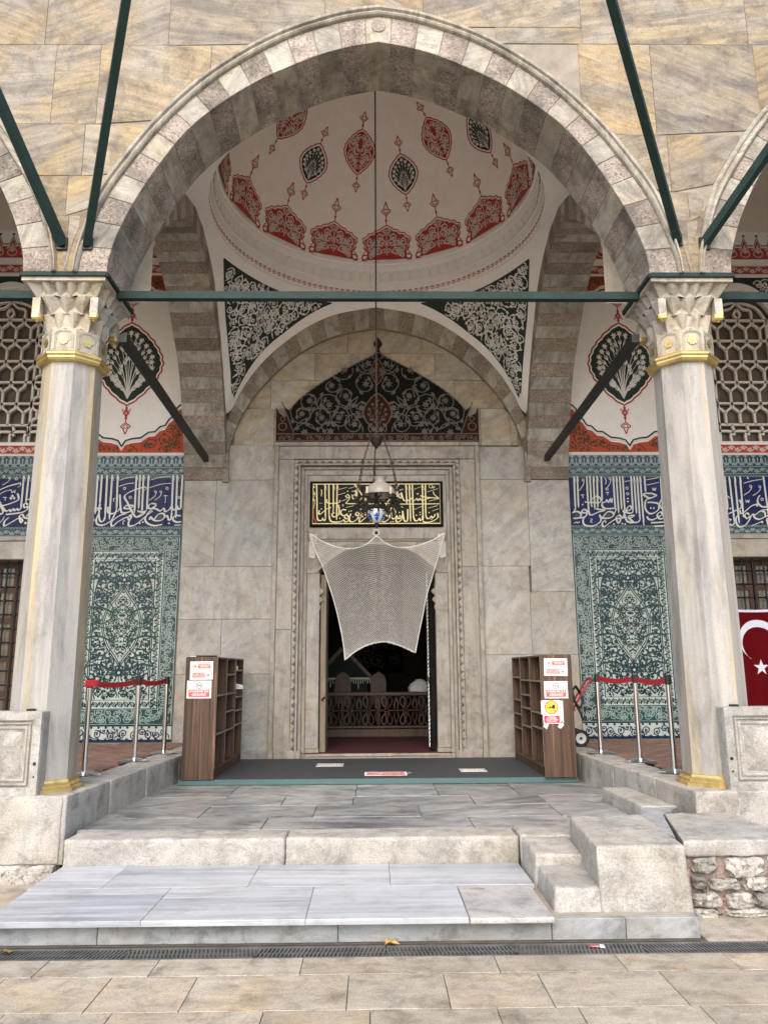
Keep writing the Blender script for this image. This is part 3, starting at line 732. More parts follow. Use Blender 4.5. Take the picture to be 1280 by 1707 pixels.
# the stepped stones and the rubble wall at the right of the steps
mb = thing('mounting_block', 'big pale stone block with two steps cut into its left end', 'stone block', (1.5, 5.7, 0))
rough_hexa('block', mb, M['worn'], [(1.345, 5.14, 0.03), (1.92, 5.14, 0.03), (1.97, 6.20, 0.03), (1.42, 6.20, 0.03), (1.33, 5.17, 0.50), (1.90, 5.17, 0.50), (1.98, 6.22, 0.505), (1.42, 6.20, 0.50)], 12, 0.006, 7, 0.022, 71)
rough_hexa('lower_tread', mb, M['worn'], [(1.04, 5.15, 0.02), (1.36, 5.15, 0.02), (1.40, 5.72, 0.02), (1.05, 5.72, 0.02), (1.06, 5.17, 0.255), (1.35, 5.17, 0.255), (1.40, 5.72, 0.265), (1.07, 5.72, 0.265)], 8, 0.007, 8, 0.02, 72)
rough_hexa('upper_tread', mb, M['worn'], [(1.045, 5.73, 0.02), (1.40, 5.73, 0.02), (1.42, 6.24, 0.02), (1.05, 6.24, 0.02), (1.06, 5.73, 0.33), (1.39, 5.73, 0.33), (1.42, 6.24, 0.345), (1.06, 6.24, 0.345)], 8, 0.007, 8, 0.02, 73)
ledge = rough_hexa('stone_ledge', None, M['worn'], [(2.15, 6.75, LD - .01), (2.47, 6.75, LD - .01), (2.40, 7.85, LD - .01), (2.15, 7.85, LD - .01), (2.17, 6.76, 0.47), (2.47, 6.76, 0.47), (2.40, 7.85, 0.47), (2.155, 7.84, 0.47)], 8, 0.005, 8, 0.016, 74)
tag(ledge, 'low narrow stone ledge along the foot of the right kerb', 'stone ledge')
cap = rough_hexa('cap_stone', None, M['worn'], [(2.0, 5.43, 0.37), (2.76, 5.45, 0.37), (2.74, 6.40, 0.38), (2.24, 6.40, 0.38), (1.985, 5.43, 0.47), (2.77, 5.45, 0.475), (2.74, 6.40, 0.478), (2.22, 6.40, 0.478)], 10, 0.008, 9, 0.016, 75)
tag(cap, 'weathered flat cap stone with a ragged front edge on the rubble wall', 'cap stone')
infill = MB().prism([(1.985, 5.55), (2.215, 6.405), (2.45, 6.73), (2.17, 6.74), (1.985, 6.24)], lambda a, b, d: (a, b, .464 - d), 0, .13).build('filler_stone', M['riser'])
tag(infill, 'bluish filler stone between the block, the ledge and the cap stone', 'filler stone')
rub = thing('rubble_wall', 'low wall of rough rubble in pink mortar under the cap stone', 'rubble wall', (2.4, 5.8, 0))
rough_hexa('mortar_core', rub, M['mortar_pink'], box8(1.985, 2.76, 5.47, 6.38, 0.0, 0.385), 12, 0.024, 14, 0.01, 80)
r3 = random.Random(3)
def rubble(x, z, w, h, s, mt=None):
    bm = bmesh.new(); bmesh.ops.create_icosphere(bm, subdivisions=3, radius=1)
    for v in bm.verts:
        c = v.co; k = (abs(c.x) ** 5 + abs(c.y) ** 5 + abs(c.z) ** 5) ** (-1 / 5); c = c * k
        n = noise.fractal(c * 1.8 + Vector((s * 5, s, 0)), 0.7, 2.0, 4) * 0.22 + noise.noise(c * 5 + Vector((s, 0, s))) * 0.10
        v.co = Vector((x + c.x * (1 + n) * w / 2, 5.485 + c.y * (1 + n) * 0.07, z + c.z * (1 + n) * h / 2))
    me = bpy.data.meshes.new('rubble_stone'); bm.to_mesh(me); bm.free(); me.materials.append(mt or M['rubble'])
    me.polygons.foreach_set('use_smooth', [True] * len(me.polygons)); me.set_sharp_from_angle(angle=R(35))
    link_child(bpy.data.objects.new('rubble_stone', me), rub)
for i, q in enumerate([(2.13, 0.315, 0.17, 0.10), (2.40, 0.30, 0.26, 0.12), (2.64, 0.31, 0.18, 0.11), (2.08, 0.205, 0.10, 0.085), (2.25, 0.195, 0.20, 0.075), (2.46, 0.20, 0.15, 0.09), (2.66, 0.195, 0.17, 0.09),
                       (2.12, 0.10, 0.19, 0.09), (2.34, 0.095, 0.17, 0.10), (2.55, 0.10, 0.22, 0.10), (2.10, 0.02, 0.16, 0.06), (2.38, 0.02, 0.26, 0.06), (2.66, 0.02, 0.18, 0.06)]): rubble(*q, i)

# ---------------------------------------------------------------- arcade: front wall
INTR = [(-2.48, 5.15), (-2.46, 5.35), (-2.34, 5.72), (-2.11, 6.18), (-1.77, 6.68), (-1.26, 7.11), (-0.75, 7.39), (-0.38, 7.535), (0, 7.62)]
EXTR = [(-2.745, 5.15), (-2.71, 5.37), (-2.55, 5.865), (-2.32, 6.275), (-2.006, 6.727), (-1.565, 7.19), (-1.0, 7.59), (-0.41, 7.835), (0, 7.915)]
def arch_curve(half, n):
    L = catmull(half, 8); full = L + [(-x, z) for x, z in reversed(L[:-1])]
    return resample(full, n)
def curve_at(half):
    L = catmull(half, 8); xs = np.array([p[0] for p in L]); zs = np.array([p[1] for p in L])
    def f(x):
        x = -abs(x)
        return float(np.interp(x, xs, zs)) if x >= xs[0] else -1.0
    return f
ext_f = curve_at([(x - 0.115 * (1 if x < -2 else 0.75), z + (0.085 if x > -2 else 0.02)) for x, z in EXTR])
arcade = thing('arcade_wall', 'front wall of yellow weathered marble carried on three pointed arches', 'arcade wall', (0, YF, 5.15))
FW = lambda a, b, d: (a, YF + d, b)
BAY = 5.72
def ext_all(x):
    return max(ext_f(x), ext_f(x + BAY), ext_f(x - BAY))
def front_arch(cx):
    NV = 31; SUB = 4; I = arch_curve(INTR, NV * SUB + 1); E = arch_curve(EXTR, NV * SUB + 1)
    # joints nearly radial: blend arc-length positions
    for k in range(NV):
        a = I[k * SUB:(k + 1) * SUB + 1]; b = E[k * SUB:(k + 1) * SUB + 1]
        poly = [(cx + x, z) for x, z in a] + [(cx + x, z) for x, z in reversed(b)]
        if k in (0, NV - 1): continue
        mt = M['vous_marble'] if k % 2 == 1 else M['breccia']
        if abs(cx) > 1 and (cx + a[0][0]) * (1 if cx > 0 else -1) > 4.9: continue
        o = block('voussoir', arcade, mt, poly, FW, 0.0, YB - YF, 0.0022, 0.004, 0.0015, rnd)
    # springers
    for k in (0, NV - 1):
        a = I[k * SUB:(k + 1) * SUB + 1]; b = E[k * SUB:(k + 1) * SUB + 1]
        if abs(cx) > 1 and (cx + a[0][0]) * (1 if cx > 0 else -1) > 4.9: continue
        block('voussoir', arcade, M['breccia'], [(cx + x, z) for x, z in a] + [(cx + x, z) for x, z in reversed(b)], FW, 0.0, YB - YF, 0.0022, 0.004, 0.0, rnd)
    m = MB(); Ii = [(x * 1.003, z + 0.006) for x, z in I]; n = len(I)
    m.prism([(cx + x, z) for x, z in Ii] + [(cx + x, z) for x, z in reversed(E)], FW, 0.008, YB - YF - 0.008)
    m.build('arch_joints', M['mortar'], arcade)
    # moulded rib over the arch
    prof = [(0.000, 0.004), (0.006, -0.028), (0.022, -0.040), (0.038, -0.030), (0.046, -0.016), (0.062, -0.016), (0.070, -0.040), (0.092, -0.046), (0.105, -0.030), (0.108, 0.004)]
    E2 = arch_curve(EXTR, 97); V = []; F = []
    for i, (x, z) in enumerate(E2):
        a = E2[max(i - 1, 0)]; b = E2[min(i + 1, 96)]; tx, tz = b[0] - a[0], b[1] - a[1]; L = math.hypot(tx, tz); nx, nz = -tz / L, tx / L
        if nz < -0.2: nx, nz = -nx, -nz
        wsc = min(1.0, 0.35 + 0.65 * max(0, (z - 5.15)) / 0.9)
        V += [(cx + x + nx * p * wsc, YF + q, z + nz * p * wsc) for p, q in prof]
    k = len(prof)
    for i in range(96): F += [(i * k + j, i * k + j + 1, (i + 1) * k + j + 1, (i + 1) * k + j) for j in range(k - 1)]
    MB().add(V, F).build('arch_moulding', M['vous_marble'], arcade, smooth=40)
for cx in (0, -BAY, BAY): front_arch(cx)
# spandrel stones, cut to the arches
def cut_block(x0, x1, z0, z1, mt):
    n = max(2, int((x1 - x0) / 0.05)); xs = [x0 + (x1 - x0) * i / n for i in range(n + 1)]
    lo = [max(z0, ext_all(x)) for x in xs]; run = []
    for x, z in list(zip(xs, lo)) + [(None, 1e9)]:
        if z < z1 - 0.012: run.append((x, z))
        else:
            if len(run) >= 2:
                P = [run[0]]
                for p in run[1:-1]:
                    if not (abs(p[1] - z0) < 1e-6 and abs(P[-1][1] - z0) < 1e-6): P.append(p)
                P.append(run[-1])
                if P[-1][0] - P[0][0] > 0.03: block('stone_block', arcade, mt, P + [(P[-1][0], z1), (P[0][0], z1)], FW, 0.0, 0.3, 0.0011, 0.002, 0.0015, rnd)
            run = []
zr = lambda u, v: wall_xz(u, v, YF)[1]; xr = lambda u, v: wall_xz(u, v, YF)[0]
z1, z2, z3, z4 = zr(200, 75), zr(200, 207), zr(230, 293), zr(236, 360)
L = [(5.15, z4, [-3.3, -2.86, -2.4]), (z4, z3, [-3.4, -2.9, -2.3]), (z3, z2, [-3.5, -2.78, -2.1]), (z2, z1, [xr(-40, 140), xr(90, 140), xr(165, 140), xr(352, 100)]), (z1, 9.5, [xr(-60, 40), xr(78, 40), xr(283, 40), xr(542, 20)]),
     (9.5, 10.4, [-4.6, -3.2, -1.9, -0.6])]
y1, y2, y3 = zr(1100, 74), zr(1100, 225), zr(1110, 320)
Rr = [(5.15, y3 - .3, [2.4, 2.86, 3.3]), (y3 - .3, y3, [2.3, 2.9, 3.4]), (y3, y2, [2.1, 2.75, 3.5]), (y2, y1, [xr(967, 150), xr(1088, 150), xr(1262, 150)]), (y1, zr(800, 45), [xr(826, 60), xr(967, 60)]),
      (y1, 9.5, [xr(967, 30), xr(1242, 30), xr(1340, 30)]), (zr(800, 45), 9.5, [xr(542, 20), xr(705, 20), xr(967, 30)]), (9.5, 10.4, [-0.6, 0.5, 1.9, 3.3, 4.6])]
for z0, zz, xs in L + Rr:
    for a, b in zip(xs, xs[1:]): cut_block(a, b, z0, zz, M['facade'])
cut_block(xr(352, 100), xr(542, 60), z2 + 0.2, z1, M['facade'])
cut_block(-8.6, L[3][2][0], z4, 10.4, M['facade']); cut_block(Rr[3][2][-1], 8.6, y3, 10.4, M['facade'])
# wall core behind the facing stones
n = 344; xs = [-8.6 + 17.2 * i / n for i in range(n + 1)]
core = MB(); top = 10.4
lo = [max(5.15, ext_all(x) - 0.06) for x in xs]
core.strip([(x, YF + 0.008, z) for x, z in zip(xs, lo)], [(x, YF + 0.008, top) for x in xs]); core.strip([(x, YB - 0.01, z) for x, z in zip(xs, lo)], [(x, YB - 0.01, top) for x in xs])
core.strip([(x, YF + 0.008, z) for x, z in zip(xs, lo)], [(x, YB - 0.01, z) for x, z in zip(xs, lo)]); core.build('wall_core', M['mortar'], arcade)
for sg in (-1, 1):
    block('stone_block', arcade, M['facade'], [(sg * BAY / 2 - .11, 5.152), (sg * BAY / 2 + .11, 5.152), (sg * BAY / 2 + .14, 5.45), (sg * BAY / 2 + .22, 5.8), (sg * BAY / 2 - .22, 5.8), (sg * BAY / 2 - .14, 5.45)], FW, 0.005, 0.3, 0.001, 0.002)
# carved boss on the keystone
bz = 7.80; D = Deco(); D.ring((0, bz), 0.062, 0.012, 0, 1, 20); D.ring((0, bz), 0.036, 0.009, 0, 1, 14)
for k in range(8): D.leaf((0.012 * math.cos(k * PI / 4), bz + 0.012 * math.sin(k * PI / 4)), k * PI / 4, 0.05, 0.016, 0, 1, 1.2)
kb = MB()
kb.add([(r * math.cos(2 * PI * j / 24), YF - q, bz + r * math.sin(2 * PI * j / 24)) for r, q in ((0.070, 0.0), (0.068, 0.006), (0.0001, 0.007)) for j in range(24)],
       [(i * 24 + j, i * 24 + (j + 1) % 24, (i + 1) * 24 + (j + 1) % 24, (i + 1) * 24 + j) for i in range(2) for j in range(24)])
kb.build('keystone_boss', M['vous_marble'], arcade)
D.build('boss_carving', [M['mortar']], arcade, lambda a, b, h: (a, YF - 0.006 - h, b), 0.002)

# unseen roof and end walls, added to stop light leaking past the openings
roof = MB(); roof.box(-9.4, 9.4, 7.0, 12.2, 10.4, 10.55); roof.box(-9.4, 9.4, 11.95, 12.2, 9.25, 10.4); roof.box(-8.9, -8.6, 7.1, 11.95, 0, 10.4); roof.box(8.6, 8.9, 7.1, 11.95, 0, 10.4)
tag(roof.build('portico_sky_block', M['mortar']), 'flat roof and end walls closing the portico', 'roof', kind='structure')

# ---------------------------------------------------------------- columns, capitals, ties
def octa(hw, z, c, rot=PI / 8):
    r = hw / math.cos(PI / 8); return [(c[0] + r * math.cos(rot + PI / 4 * k), c[1] + r * math.sin(rot + PI / 4 * k), z) for k in range(8)]
def octa_loft(prof, c):
    m = MB(); V = []; F = []
    for hw, z in prof: V += octa(hw, z, c)
    k = len(prof)
    for i in range(k - 1): F += [(i * 8 + j, i * 8 + (j + 1) % 8, (i + 1) * 8 + (j + 1) % 8, (i + 1) * 8 + j) for j in range(8)]
    F += [tuple(range(8))[::-1], tuple((k - 1) * 8 + j for j in range(8))]
    return m.add(V, F)
def superq(hw, ang, p):  # outline between octagon/circle and square
    c, s = math.cos(ang), math.sin(ang); return hw / (abs(c) ** p + abs(s) ** p) ** (1 / p)
COLX, COLY = 2.87, 6.84
def column(cx, label):
    c = (cx, COLY); t = thing('column', label, 'column', (cx, COLY, PD), 'columns of the portico front')
    octa_loft([(0.318, PD), (0.318, PD + .028), (0.298, PD + .036), (0.298, PD + .052), (0.278, PD + .072), (0.274, PD + 0.092), (0.262, PD + .097)], c).build('base_ring', M['gold'], t)
    octa_loft([(0.262, PD + .09), (0.258, 2.2), (0.248, 3.5), (0.24, 4.36)], c).build('shaft', M['column'], t)
    octa_loft([(0.245, 4.352), (0.275, 4.36), (0.290, 4.38), (0.290, 4.395), (0.303, 4.412), (0.303, 4.426), (0.28, 4.45), (0.258, 4.455)], c).build('neck_ring', M['gold'], t)
    # capital: octagonal neck, three tiers of stalactite facets, square abacus
    cp = octa_loft([(0.262, 4.45), (0.266, 4.66), (0.25, 4.67)], c)
    def tier(z0, z1, hw0, p0, hw1, p1, N, lip, ph=0.0, dent=0.13):
        """zigzag facets: the lower edge follows a plain outline, the upper edge juts out in points with pockets between"""
        V = []; F = []
        for k in range(N):
            for (q, zz, hw, p) in ((0, z0, hw0, p0), (0.5, z0 + (z1 - z0) * 0.15, hw0 * 0.985, p0)):
                a = 2 * PI * (k + ph + q) / N; r = superq(hw, a, p); V.append((cx + r * math.cos(a), COLY + r * math.sin(a), zz))
            for q, d, zz in ((0, 0, z1), (0.25, dent * 0.35, z1 - 0.0), (0.5, dent, z1 - 0.0), (0.75, dent * 0.35, z1)):
                a = 2 * PI * (k + ph + q) / N; r = superq(hw1, a, p1) * (1 - d); V.append((cx + r * math.cos(a), COLY + r * math.sin(a), zz))
            a = 2 * PI * (k + ph + 0.5) / N; r = superq((hw0 + hw1) / 2, a, (p0 + p1) / 2) * (1 - dent * 0.9); V.append((cx + r * math.cos(a), COLY + r * math.sin(a), z0 + (z1 - z0) * 0.55))
        for k in range(N):
            b = 7 * k; e = 7 * ((k + 1) % N)
            F += [(b, b + 3, b + 2), (b, b + 6, b + 3), (b + 3, b + 6, b + 4), (b, b + 1, b + 6), (b + 1, e, b + 6), (b + 6, e, b + 5), (b + 6, b + 5, b + 4), (e, e + 2, b + 5)]
        n0 = len(V)
        for k in range(N):
            for j in range(2, 6): x, y, z = V[7 * k + j]; V.append((x, y, z + lip))
        M4 = 4 * N
        for k in range(N):
            for j in range(4):
                a0 = 7 * k + 2 + j; a1 = 7 * k + 3 + j if j < 3 else 7 * ((k + 1) % N) + 2; F.append((a0, a1, n0 + (4 * k + j + 1) % M4, n0 + 4 * k + j))
        F.append(tuple(range(n0, n0 + M4))); cp.add(V, F)
    tier(4.655, 4.81, 0.255, 2.2, 0.285, 2.6, 12, 0.012, 0.5, 0.2)
    tier(4.81, 4.96, 0.258, 2.8, 0.325, 5, 12, 0.014, 0.0, 0.2)
    tier(4.96, 5.072, 0.30, 6, 0.362, 14, 20, 0.012, 0.5, 0.14)
    cp.box(cx - .378, cx + .378, COLY - .378, COLY + .378, 5.082, 5.118); cp.lathe([(.24, 4.6), (.26, 5.09)], 16, (cx, COLY, 0))
    cap = cp.build('capital', M['capital'], t)
    for sx in (-1, 1):
        for sy in (-1, 1):
            x, y = cx + sx * .262, COLY + sy * .262
            g = MB(); g.box(x - .036, x + .036, y - .036, y + .036, 4.80, 4.955); g.build('pendant_stem', M['capital'], cap)
            g = MB().bbox(x - .043, x + .043, y - .043, y + .043, 4.745, 4.815, 0.016)
            g.lathe([(0.001, 4.728), (0.02, 4.745)], 8, (x, y, 0)); g.build('gold_pendant', M['gold'], cap)
    for k in range(8):
        a = k * PI / 4; w = 0.268; px, py = cx + w * math.cos(a), COLY + w * math.sin(a); ux, uy = -math.sin(a), math.cos(a); nx, ny = math.cos(a), math.sin(a)
        D = Deco(); mp = lambda p, q, h: (px + ux * p + nx * h, py + uy * p + ny * h, 4.555 + q)
        D.flower((0, 0), 0.047, 6 if k % 2 else 9, 0, 0, 0, 0.78)
        D.dot((0, 0), 0.016, 0, 3); D.build('rosette', [M['gold']], cap, mp, 0.006, kind=None)
        A = [(-.085, -.085)] + [(-.085 * math.cos(q), .045 + .05 * math.sin(q)) for q in np.linspace(0, PI, 9)] + [(.085, -.085)]
        D = Deco(); D.stroke(A, 0.012, 0, 0); D.stroke([(p * .82, q * .9) for p, q in A], 0.005, 0, 0); D.build('arched_frame', [M['capital']], cap, mp, 0.004, kind=None)
    # iron collar over the abacus
    g = MB(); w = 0.385
    for s in (-1, 1):
        g.box(cx - w, cx + w, COLY + s * w - .015, COLY + s * w + .015, 5.12, 5.16); g.box(cx + s * w - .015, cx + s * w + .015, COLY - w, COLY + w, 5.121, 5.159)
    g.build('iron_collar', M['iron'], t)
    MB().box(cx - .37, cx + .37, COLY - .37, COLY + .37, 5.118, 5.15).build('impost', M['breccia'], t)
    return t
cl = column(-COLX, 'left marble column with warm yellow bands down its shaft')
cr = column(COLX, 'right marble column with a paler shaft and a small dark plate near its top')
MB().box(COLX + .262, COLX + .275, COLY - .06, COLY + .03, 3.83, 4.06).build('dark_plate', M['iron_black'], cr)
def bar(name, a, b, w, h, mt, label, cat, group=None):
    a, b = Vector(a), Vector(b); t = (b - a).normalized(); s = t.cross(Vector((0, 0, 1)))
    s = Vector((1, 0, 0)) if s.length < 1e-4 else s.normalized(); u = s.cross(t)
    P = [q + s * i * w / 2 + u * j * h / 2 for q in (a, b) for i, j in ((-1, -1), (1, -1), (1, 1), (-1, 1))]
    return tag(MB().hexa(P).build(name, mt), label, cat, group)
bar('tie_rod', (-2.49, 6.80, 5.10), (2.49, 6.80, 5.10), 0.07, 0.075, M['iron'], 'long dark green iron tie rod across the central arch', 'tie rod', 'iron ties of the arcade')
bar('tie_rod', (-8.2, 6.80, 5.10), (-3.25, 6.80, 5.10), 0.07, 0.075, M['iron'], 'dark green tie rod running left from the left column past the lattice window', 'tie rod', 'iron ties of the arcade')
bar('tie_rod', (3.25, 6.80, 5.10), (8.2, 6.80, 5.10), 0.07, 0.075, M['iron'], 'dark green tie rod running right from the right column past the lattice window', 'tie rod', 'iron ties of the arcade')
bar('tie_rod', (-2.45, 6.9, 4.72), (-2.55, 11.19, 4.70), 0.075, 0.085, M['iron_black'], 'black tie rod slanting from the left column back to the wall', 'tie rod', 'iron ties of the arcade')
bar('tie_rod', (2.47, 6.9, 4.72), (2.55, 11.19, 4.70), 0.075, 0.085, M['iron_black'], 'black tie rod slanting from the right column back to the wall', 'tie rod', 'iron ties of the arcade')
for (p, s, txt) in (((-2.67, 6.43, 5.44), 1, 'green eaves strut rising right from above the left column'), ((-2.90, 6.43, 5.44), -1, 'green eaves strut rising left from above the left column'),
                    ((2.755, 6.43, 5.50), -1, 'green eaves strut rising left from above the right column'), ((3.01, 6.43, 5.46), 1, 'green eaves strut rising right from above the right column')):
    k = (s * (0.37 if p[0] < 0 else 0.68), -0.66 if p[0] < 0 else -0.94, 1.0)
    q = Vector(p) + Vector(k) * 2.4; q0 = Vector(p) - Vector((k[0], k[1], k[2])) * 0.02
    st_ = bar('eaves_strut', q0, q, 0.07, 0.075, M['iron'], txt, 'strut', 'struts under the eaves')
    MB().bbox(p[0] - .05, p[0] + .05, YF - .018, YF + .002, p[2] - .07, p[2] + .06, .006).build('iron_socket', M['iron_black'], st_)
# ---------------------------------------------------------------- inner wall: marble portal wall
TH = 0.7                                  # wall thickness
WF = lambda a, b, d: (a, YW + d, b)
pw = thing('portal_wall', 'grey marble ashlar wall around the tall doorway', 'wall', (0, YW, LD))
DX, DT = 0.835, 3.03                      # door half-width, jamb top
# blocks left and right of the door frame (outlines read off the photograph, mirrored only where they agree)
def wblk(x0, x1, z0, z1, mt='portal', d0=0.0): block('stone_block', pw, M[mt], [(x0, z0), (x1, z0), (x1, z1), (x0, z1)], WF, d0, 0.25, 0.0015, 0.003, 0.0015, rnd)
rowsL = [(LD, 1.55, [-2.87, -2.25, -1.53]), (1.55, 2.325, [-2.87, -2.245, -1.53]), (2.325, 3.085, [-2.87, -1.53]), (3.085, 4.39, [-2.87, -2.39, -1.53])]
for z0, zz, xs in rowsL:
    for a, b in zip(xs, xs[1:]): wblk(a, b, z0, zz)
rowsR = [(LD, 1.80, [1.52, 2.24, 2.88]), (1.80, 3.08, [1.52, 2.22]), (1.80, 2.70, [2.22, 2.88]), (2.70, 4.385, [2.25, 2.88]), (3.08, 4.39, [1.52, 2.25])]
for z0, zz, xs in rowsR:
    for a, b in zip(xs, xs[1:]): wblk(a, b, z0, zz)
wblk(-2.245, -1.53, 4.39, 4.93); wblk(1.52, 2.25, 4.39, 4.90)
# tympanum wall under the arch
T_in = [(-2.21, 4.35), (-2.20, 4.95), (-1.915, 5.62), (-1.37, 6.25), (-0.725, 6.65), (0, 6.82)]
T_out = [(-2.30, 4.35), (-2.285, 5.20), (-1.93, 6.0), (-1.38, 6.60), (-0.73, 7.0), (0, 7.155)]
tin_f = curve_at(T_in)
def tblk(x0, x1, z0, z1):
    n = max(2, int((x1 - x0) / 0.08)); xs = [x0 + (x1 - x0) * i / n for i in range(n + 1)]
    hi = [min(z1, tin_f(x) + 0.02) for x in xs]
    P = [(x0, z0), (x1, z0)]; run = [(x, h) for x, h in zip(xs, hi) if h > z0 + 0.02]
    if len(run) < 2: return
    block('stone_block', pw, M['tymp'], [(run[0][0], z0), (run[-1][0], z0)] + run[::-1], WF, 0.03, 0.25, 0.0015, 0.003, 0.002, rnd)
for z0, zz, xs in ((4.93, 5.52, [-2.25, -1.56, -0.5, 0.5, 1.58, 2.04, 2.25]), (5.52, 5.98, [-2.2, -1.62, -0.6, 0.3, 1.2, 2.2]), (5.98, 6.42, [-1.8, -0.95, 0.1, 0.9, 1.8]), (6.42, 6.9, [-1.4, -0.45, 0.7, 1.4])):
    for a, b in zip(xs, xs[1:]): tblk(a, b, z0, zz)
wm = MB()                                 # the core of the wall leaves the doorway open
for q in ((-2.87, -DX - .02, LD, 7.4), (DX + .02, 2.88, LD, 7.4), (-DX - .02, DX + .02, 3.45, 7.4)): wm.box(q[0], q[1], YW + 0.065, YW + TH, q[2], q[3])
wm.box(-2.87, 2.88, YW + 0.07, YW + TH, 7.4, 10.4); wm.build('wall_core', M['mortar'], pw)
# the arch that frames the tympanum: alternating voussoirs, a hand's breadth proud
NV, SUB = 33, 3; I = arch_curve(T_in, NV * SUB + 1); E = arch_curve(T_out, NV * SUB + 1)
for k in range(NV):
    a = I[k * SUB:(k + 1) * SUB + 1]; b = E[k * SUB:(k + 1) * SUB + 1]
    block('voussoir', pw, M['grey_in' if k % 2 else 'breccia_in'], a + b[::-1], WF, -0.05, 0.2, 0.002, 0.003, 0.002, rnd)
MB().prism(I + E[::-1], WF, -0.042, 0.15).build('arch_joints', M['mortar'], pw)

# door frame: stepped marble architrave
df = thing('door_frame', 'carved marble door frame with a triangle tooth band and stepped mouldings', 'door frame', (0, YW, MT))
def frame_band(xo, xi, zo, zi, y0, y1, mt, joints=True, nm='frame_stone'):
    for sg in (-1, 1):
        x0, x1 = sorted((sg * xo, sg * xi)); cut = [LD, 3.02 + (0.05 if sg > 0 else -0.85), 4.69 if xo > 1.3 else zi] if joints else [LD, zi]
        for a, b in zip(cut, cut[1:]): MB().bbox(x0, x1, y0, y1, a + .001, min(b, zi) - .001, 0.004).build(nm, M[mt], df) if b > a else None
        if cut[-1] < zi: MB().bbox(x0, x1, y0, y1, cut[-1] + .001, zi - .001, 0.004).build(nm, M[mt], df)
    MB().bbox(-xo, xo, y0, y1, zi + .001, zo, 0.004).build(nm, M[mt], df)
frame_band(1.53, 1.465, 4.96, 4.90, YW - 0.075, YW + .1, 'frame_marble', False, 'outer_moulding')
frame_band(1.463, 1.235, 4.895, 4.70, YW - 0.055, YW + .1, 'frame_marble')
frame_band(1.165, 1.135, 4.625, 4.60, YW - 0.075, YW + .1, 'frame_marble', False, 'bead_moulding')
frame_band(1.133, 1.085, 4.595, 4.55, YW + 0.00, YW + .1, 'frame_marble', False, 'inner_moulding')
frame_band(1.083, 1.03, 4.545, 4.47, YW + 0.02, YW + .12, 'frame_marble', False, 'inner_moulding')
# cavetto band with carved triangles between
frame_band(1.233, 1.167, 4.695, 4.63, YW - 0.035, YW + .1, 'frame_marble', False, 'tooth_band')
tg = MB()
def tooth(cx, cz, ux, uz, w, h):
    nx, nz = -uz, ux
    P = [(cx - ux * w / 2 - nx * h / 2, cz - uz * w / 2 - nz * h / 2), (cx + ux * w / 2 - nx * h / 2, cz + uz * w / 2 - nz * h / 2), (cx + nx * h / 2, cz + nz * h / 2)]
    c = (cx - nx * h * .15, cz - nz * h * .15); y = YW - 0.035
    tg.add([(P[0][0], y, P[0][1]), (P[1][0], y, P[1][1]), (P[2][0], y, P[2][1]), (c[0], y - 0.03, c[1])], [(0, 1, 3), (1, 2, 3), (2, 0, 3)])
zz = LD + 0.08
while zz < 4.62:
    for sg in (-1, 1): tooth(sg * 1.2, zz, 0, -sg, 0.105, 0.052)
    zz += 0.115
xx = -1.15
while xx < 1.16: tooth(xx, 4.662, 1, 0, 0.105, 0.052); xx += 0.115
tg.build('carved_teeth', M['frame_marble'], df, kind='stuff')
# jambs and the notched corbels at the head of the opening
for sg in (-1, 1):
    x0, x1 = sorted((sg * DX, sg * 1.028))
    MB().bbox(x0, x1, YW + 0.03, YW + TH, LD, 0.52, 0.006).build('jamb_base', M['frame_marble'], df)
    MB().bbox(x0 + (.008 if sg > 0 else 0), x1 - (.008 if sg < 0 else 0), YW + 0.036, YW + TH, 0.522, 2.99, 0.005).build('jamb', M['frame_marble'], df)
    prof = [(DX + .05, 2.995), (DX + .05, 2.86), (DX, 2.84), (DX, 2.77), (DX - .035, 2.75), (DX - .045, 2.72), (DX - .02, 2.69), (DX + .01, 2.66), (DX - .02, 2.635), (DX - .035, 2.60), (DX - .01, 2.57), (DX + .015, 2.55), (DX - .005, 2.52), (DX - .005, 2.48), (DX + .015, 2.44), (DX + .1, 2.44), (DX + .1, 2.995)]
    MB().prism([(sg * x, z) for x, z in prof], WF, 0.06, 0.35).build('notched_corbel', M['frame_marble'], df)
# lintel with the flattened joggled arch above the opening
A = [(-1.028, 2.995), (-DX - .05, 2.995)] + [(x, 3.0 + 0.42 * (1 - (abs(x) / (DX + .05)) ** 2.4)) for x in np.linspace(-DX - .05, DX + .05, 25)[1:-1]] + [(DX + .05, 2.995), (1.028, 2.995), (1.028, 4.465), (-1.028, 4.465)]
MB().prism(A, WF, 0.035, 0.4).build('lintel', M['frame_marble'], df)
MB().bbox(-1.02, 1.02, YW - .0, YW + .05, 3.49, 3.66, 0.006).build('lintel_band', M['frame_marble'], df)
MB().bbox(-1.02, 1.02, YW + .012, YW + .05, 3.46, 3.488, 0.006).build('lintel_band', M['mortar'], df)
D = Deco()
for k in (1.0, 0.955):
    D.stroke(catmull([(-0.98 * k, 3.06), (-0.62 * k, 3.35), (-0.15, 3.455 - (1 - k))], 8), 0.022, 0, 0); D.stroke(catmull([(0.98 * k, 3.06), (0.62 * k, 3.35), (0.15, 3.455 - (1 - k))], 8), 0.022, 0, 0)
for sg in (-1, 1): D.stroke([(sg * .985, 3.44), (sg * .985, 3.05), (sg * .83, 3.12)], 0.018, 0, 0)
D.build('spandrel_bead', [M['mortar']], df, lambda a, b, h: (a, YW + 0.035 - h, b), 0.004, kind=None)
MB().box(-1.02, 1.02, YW - 0.16, YW + TH, LD, MT + 0.01).build('threshold', M['frame_marble'], df)
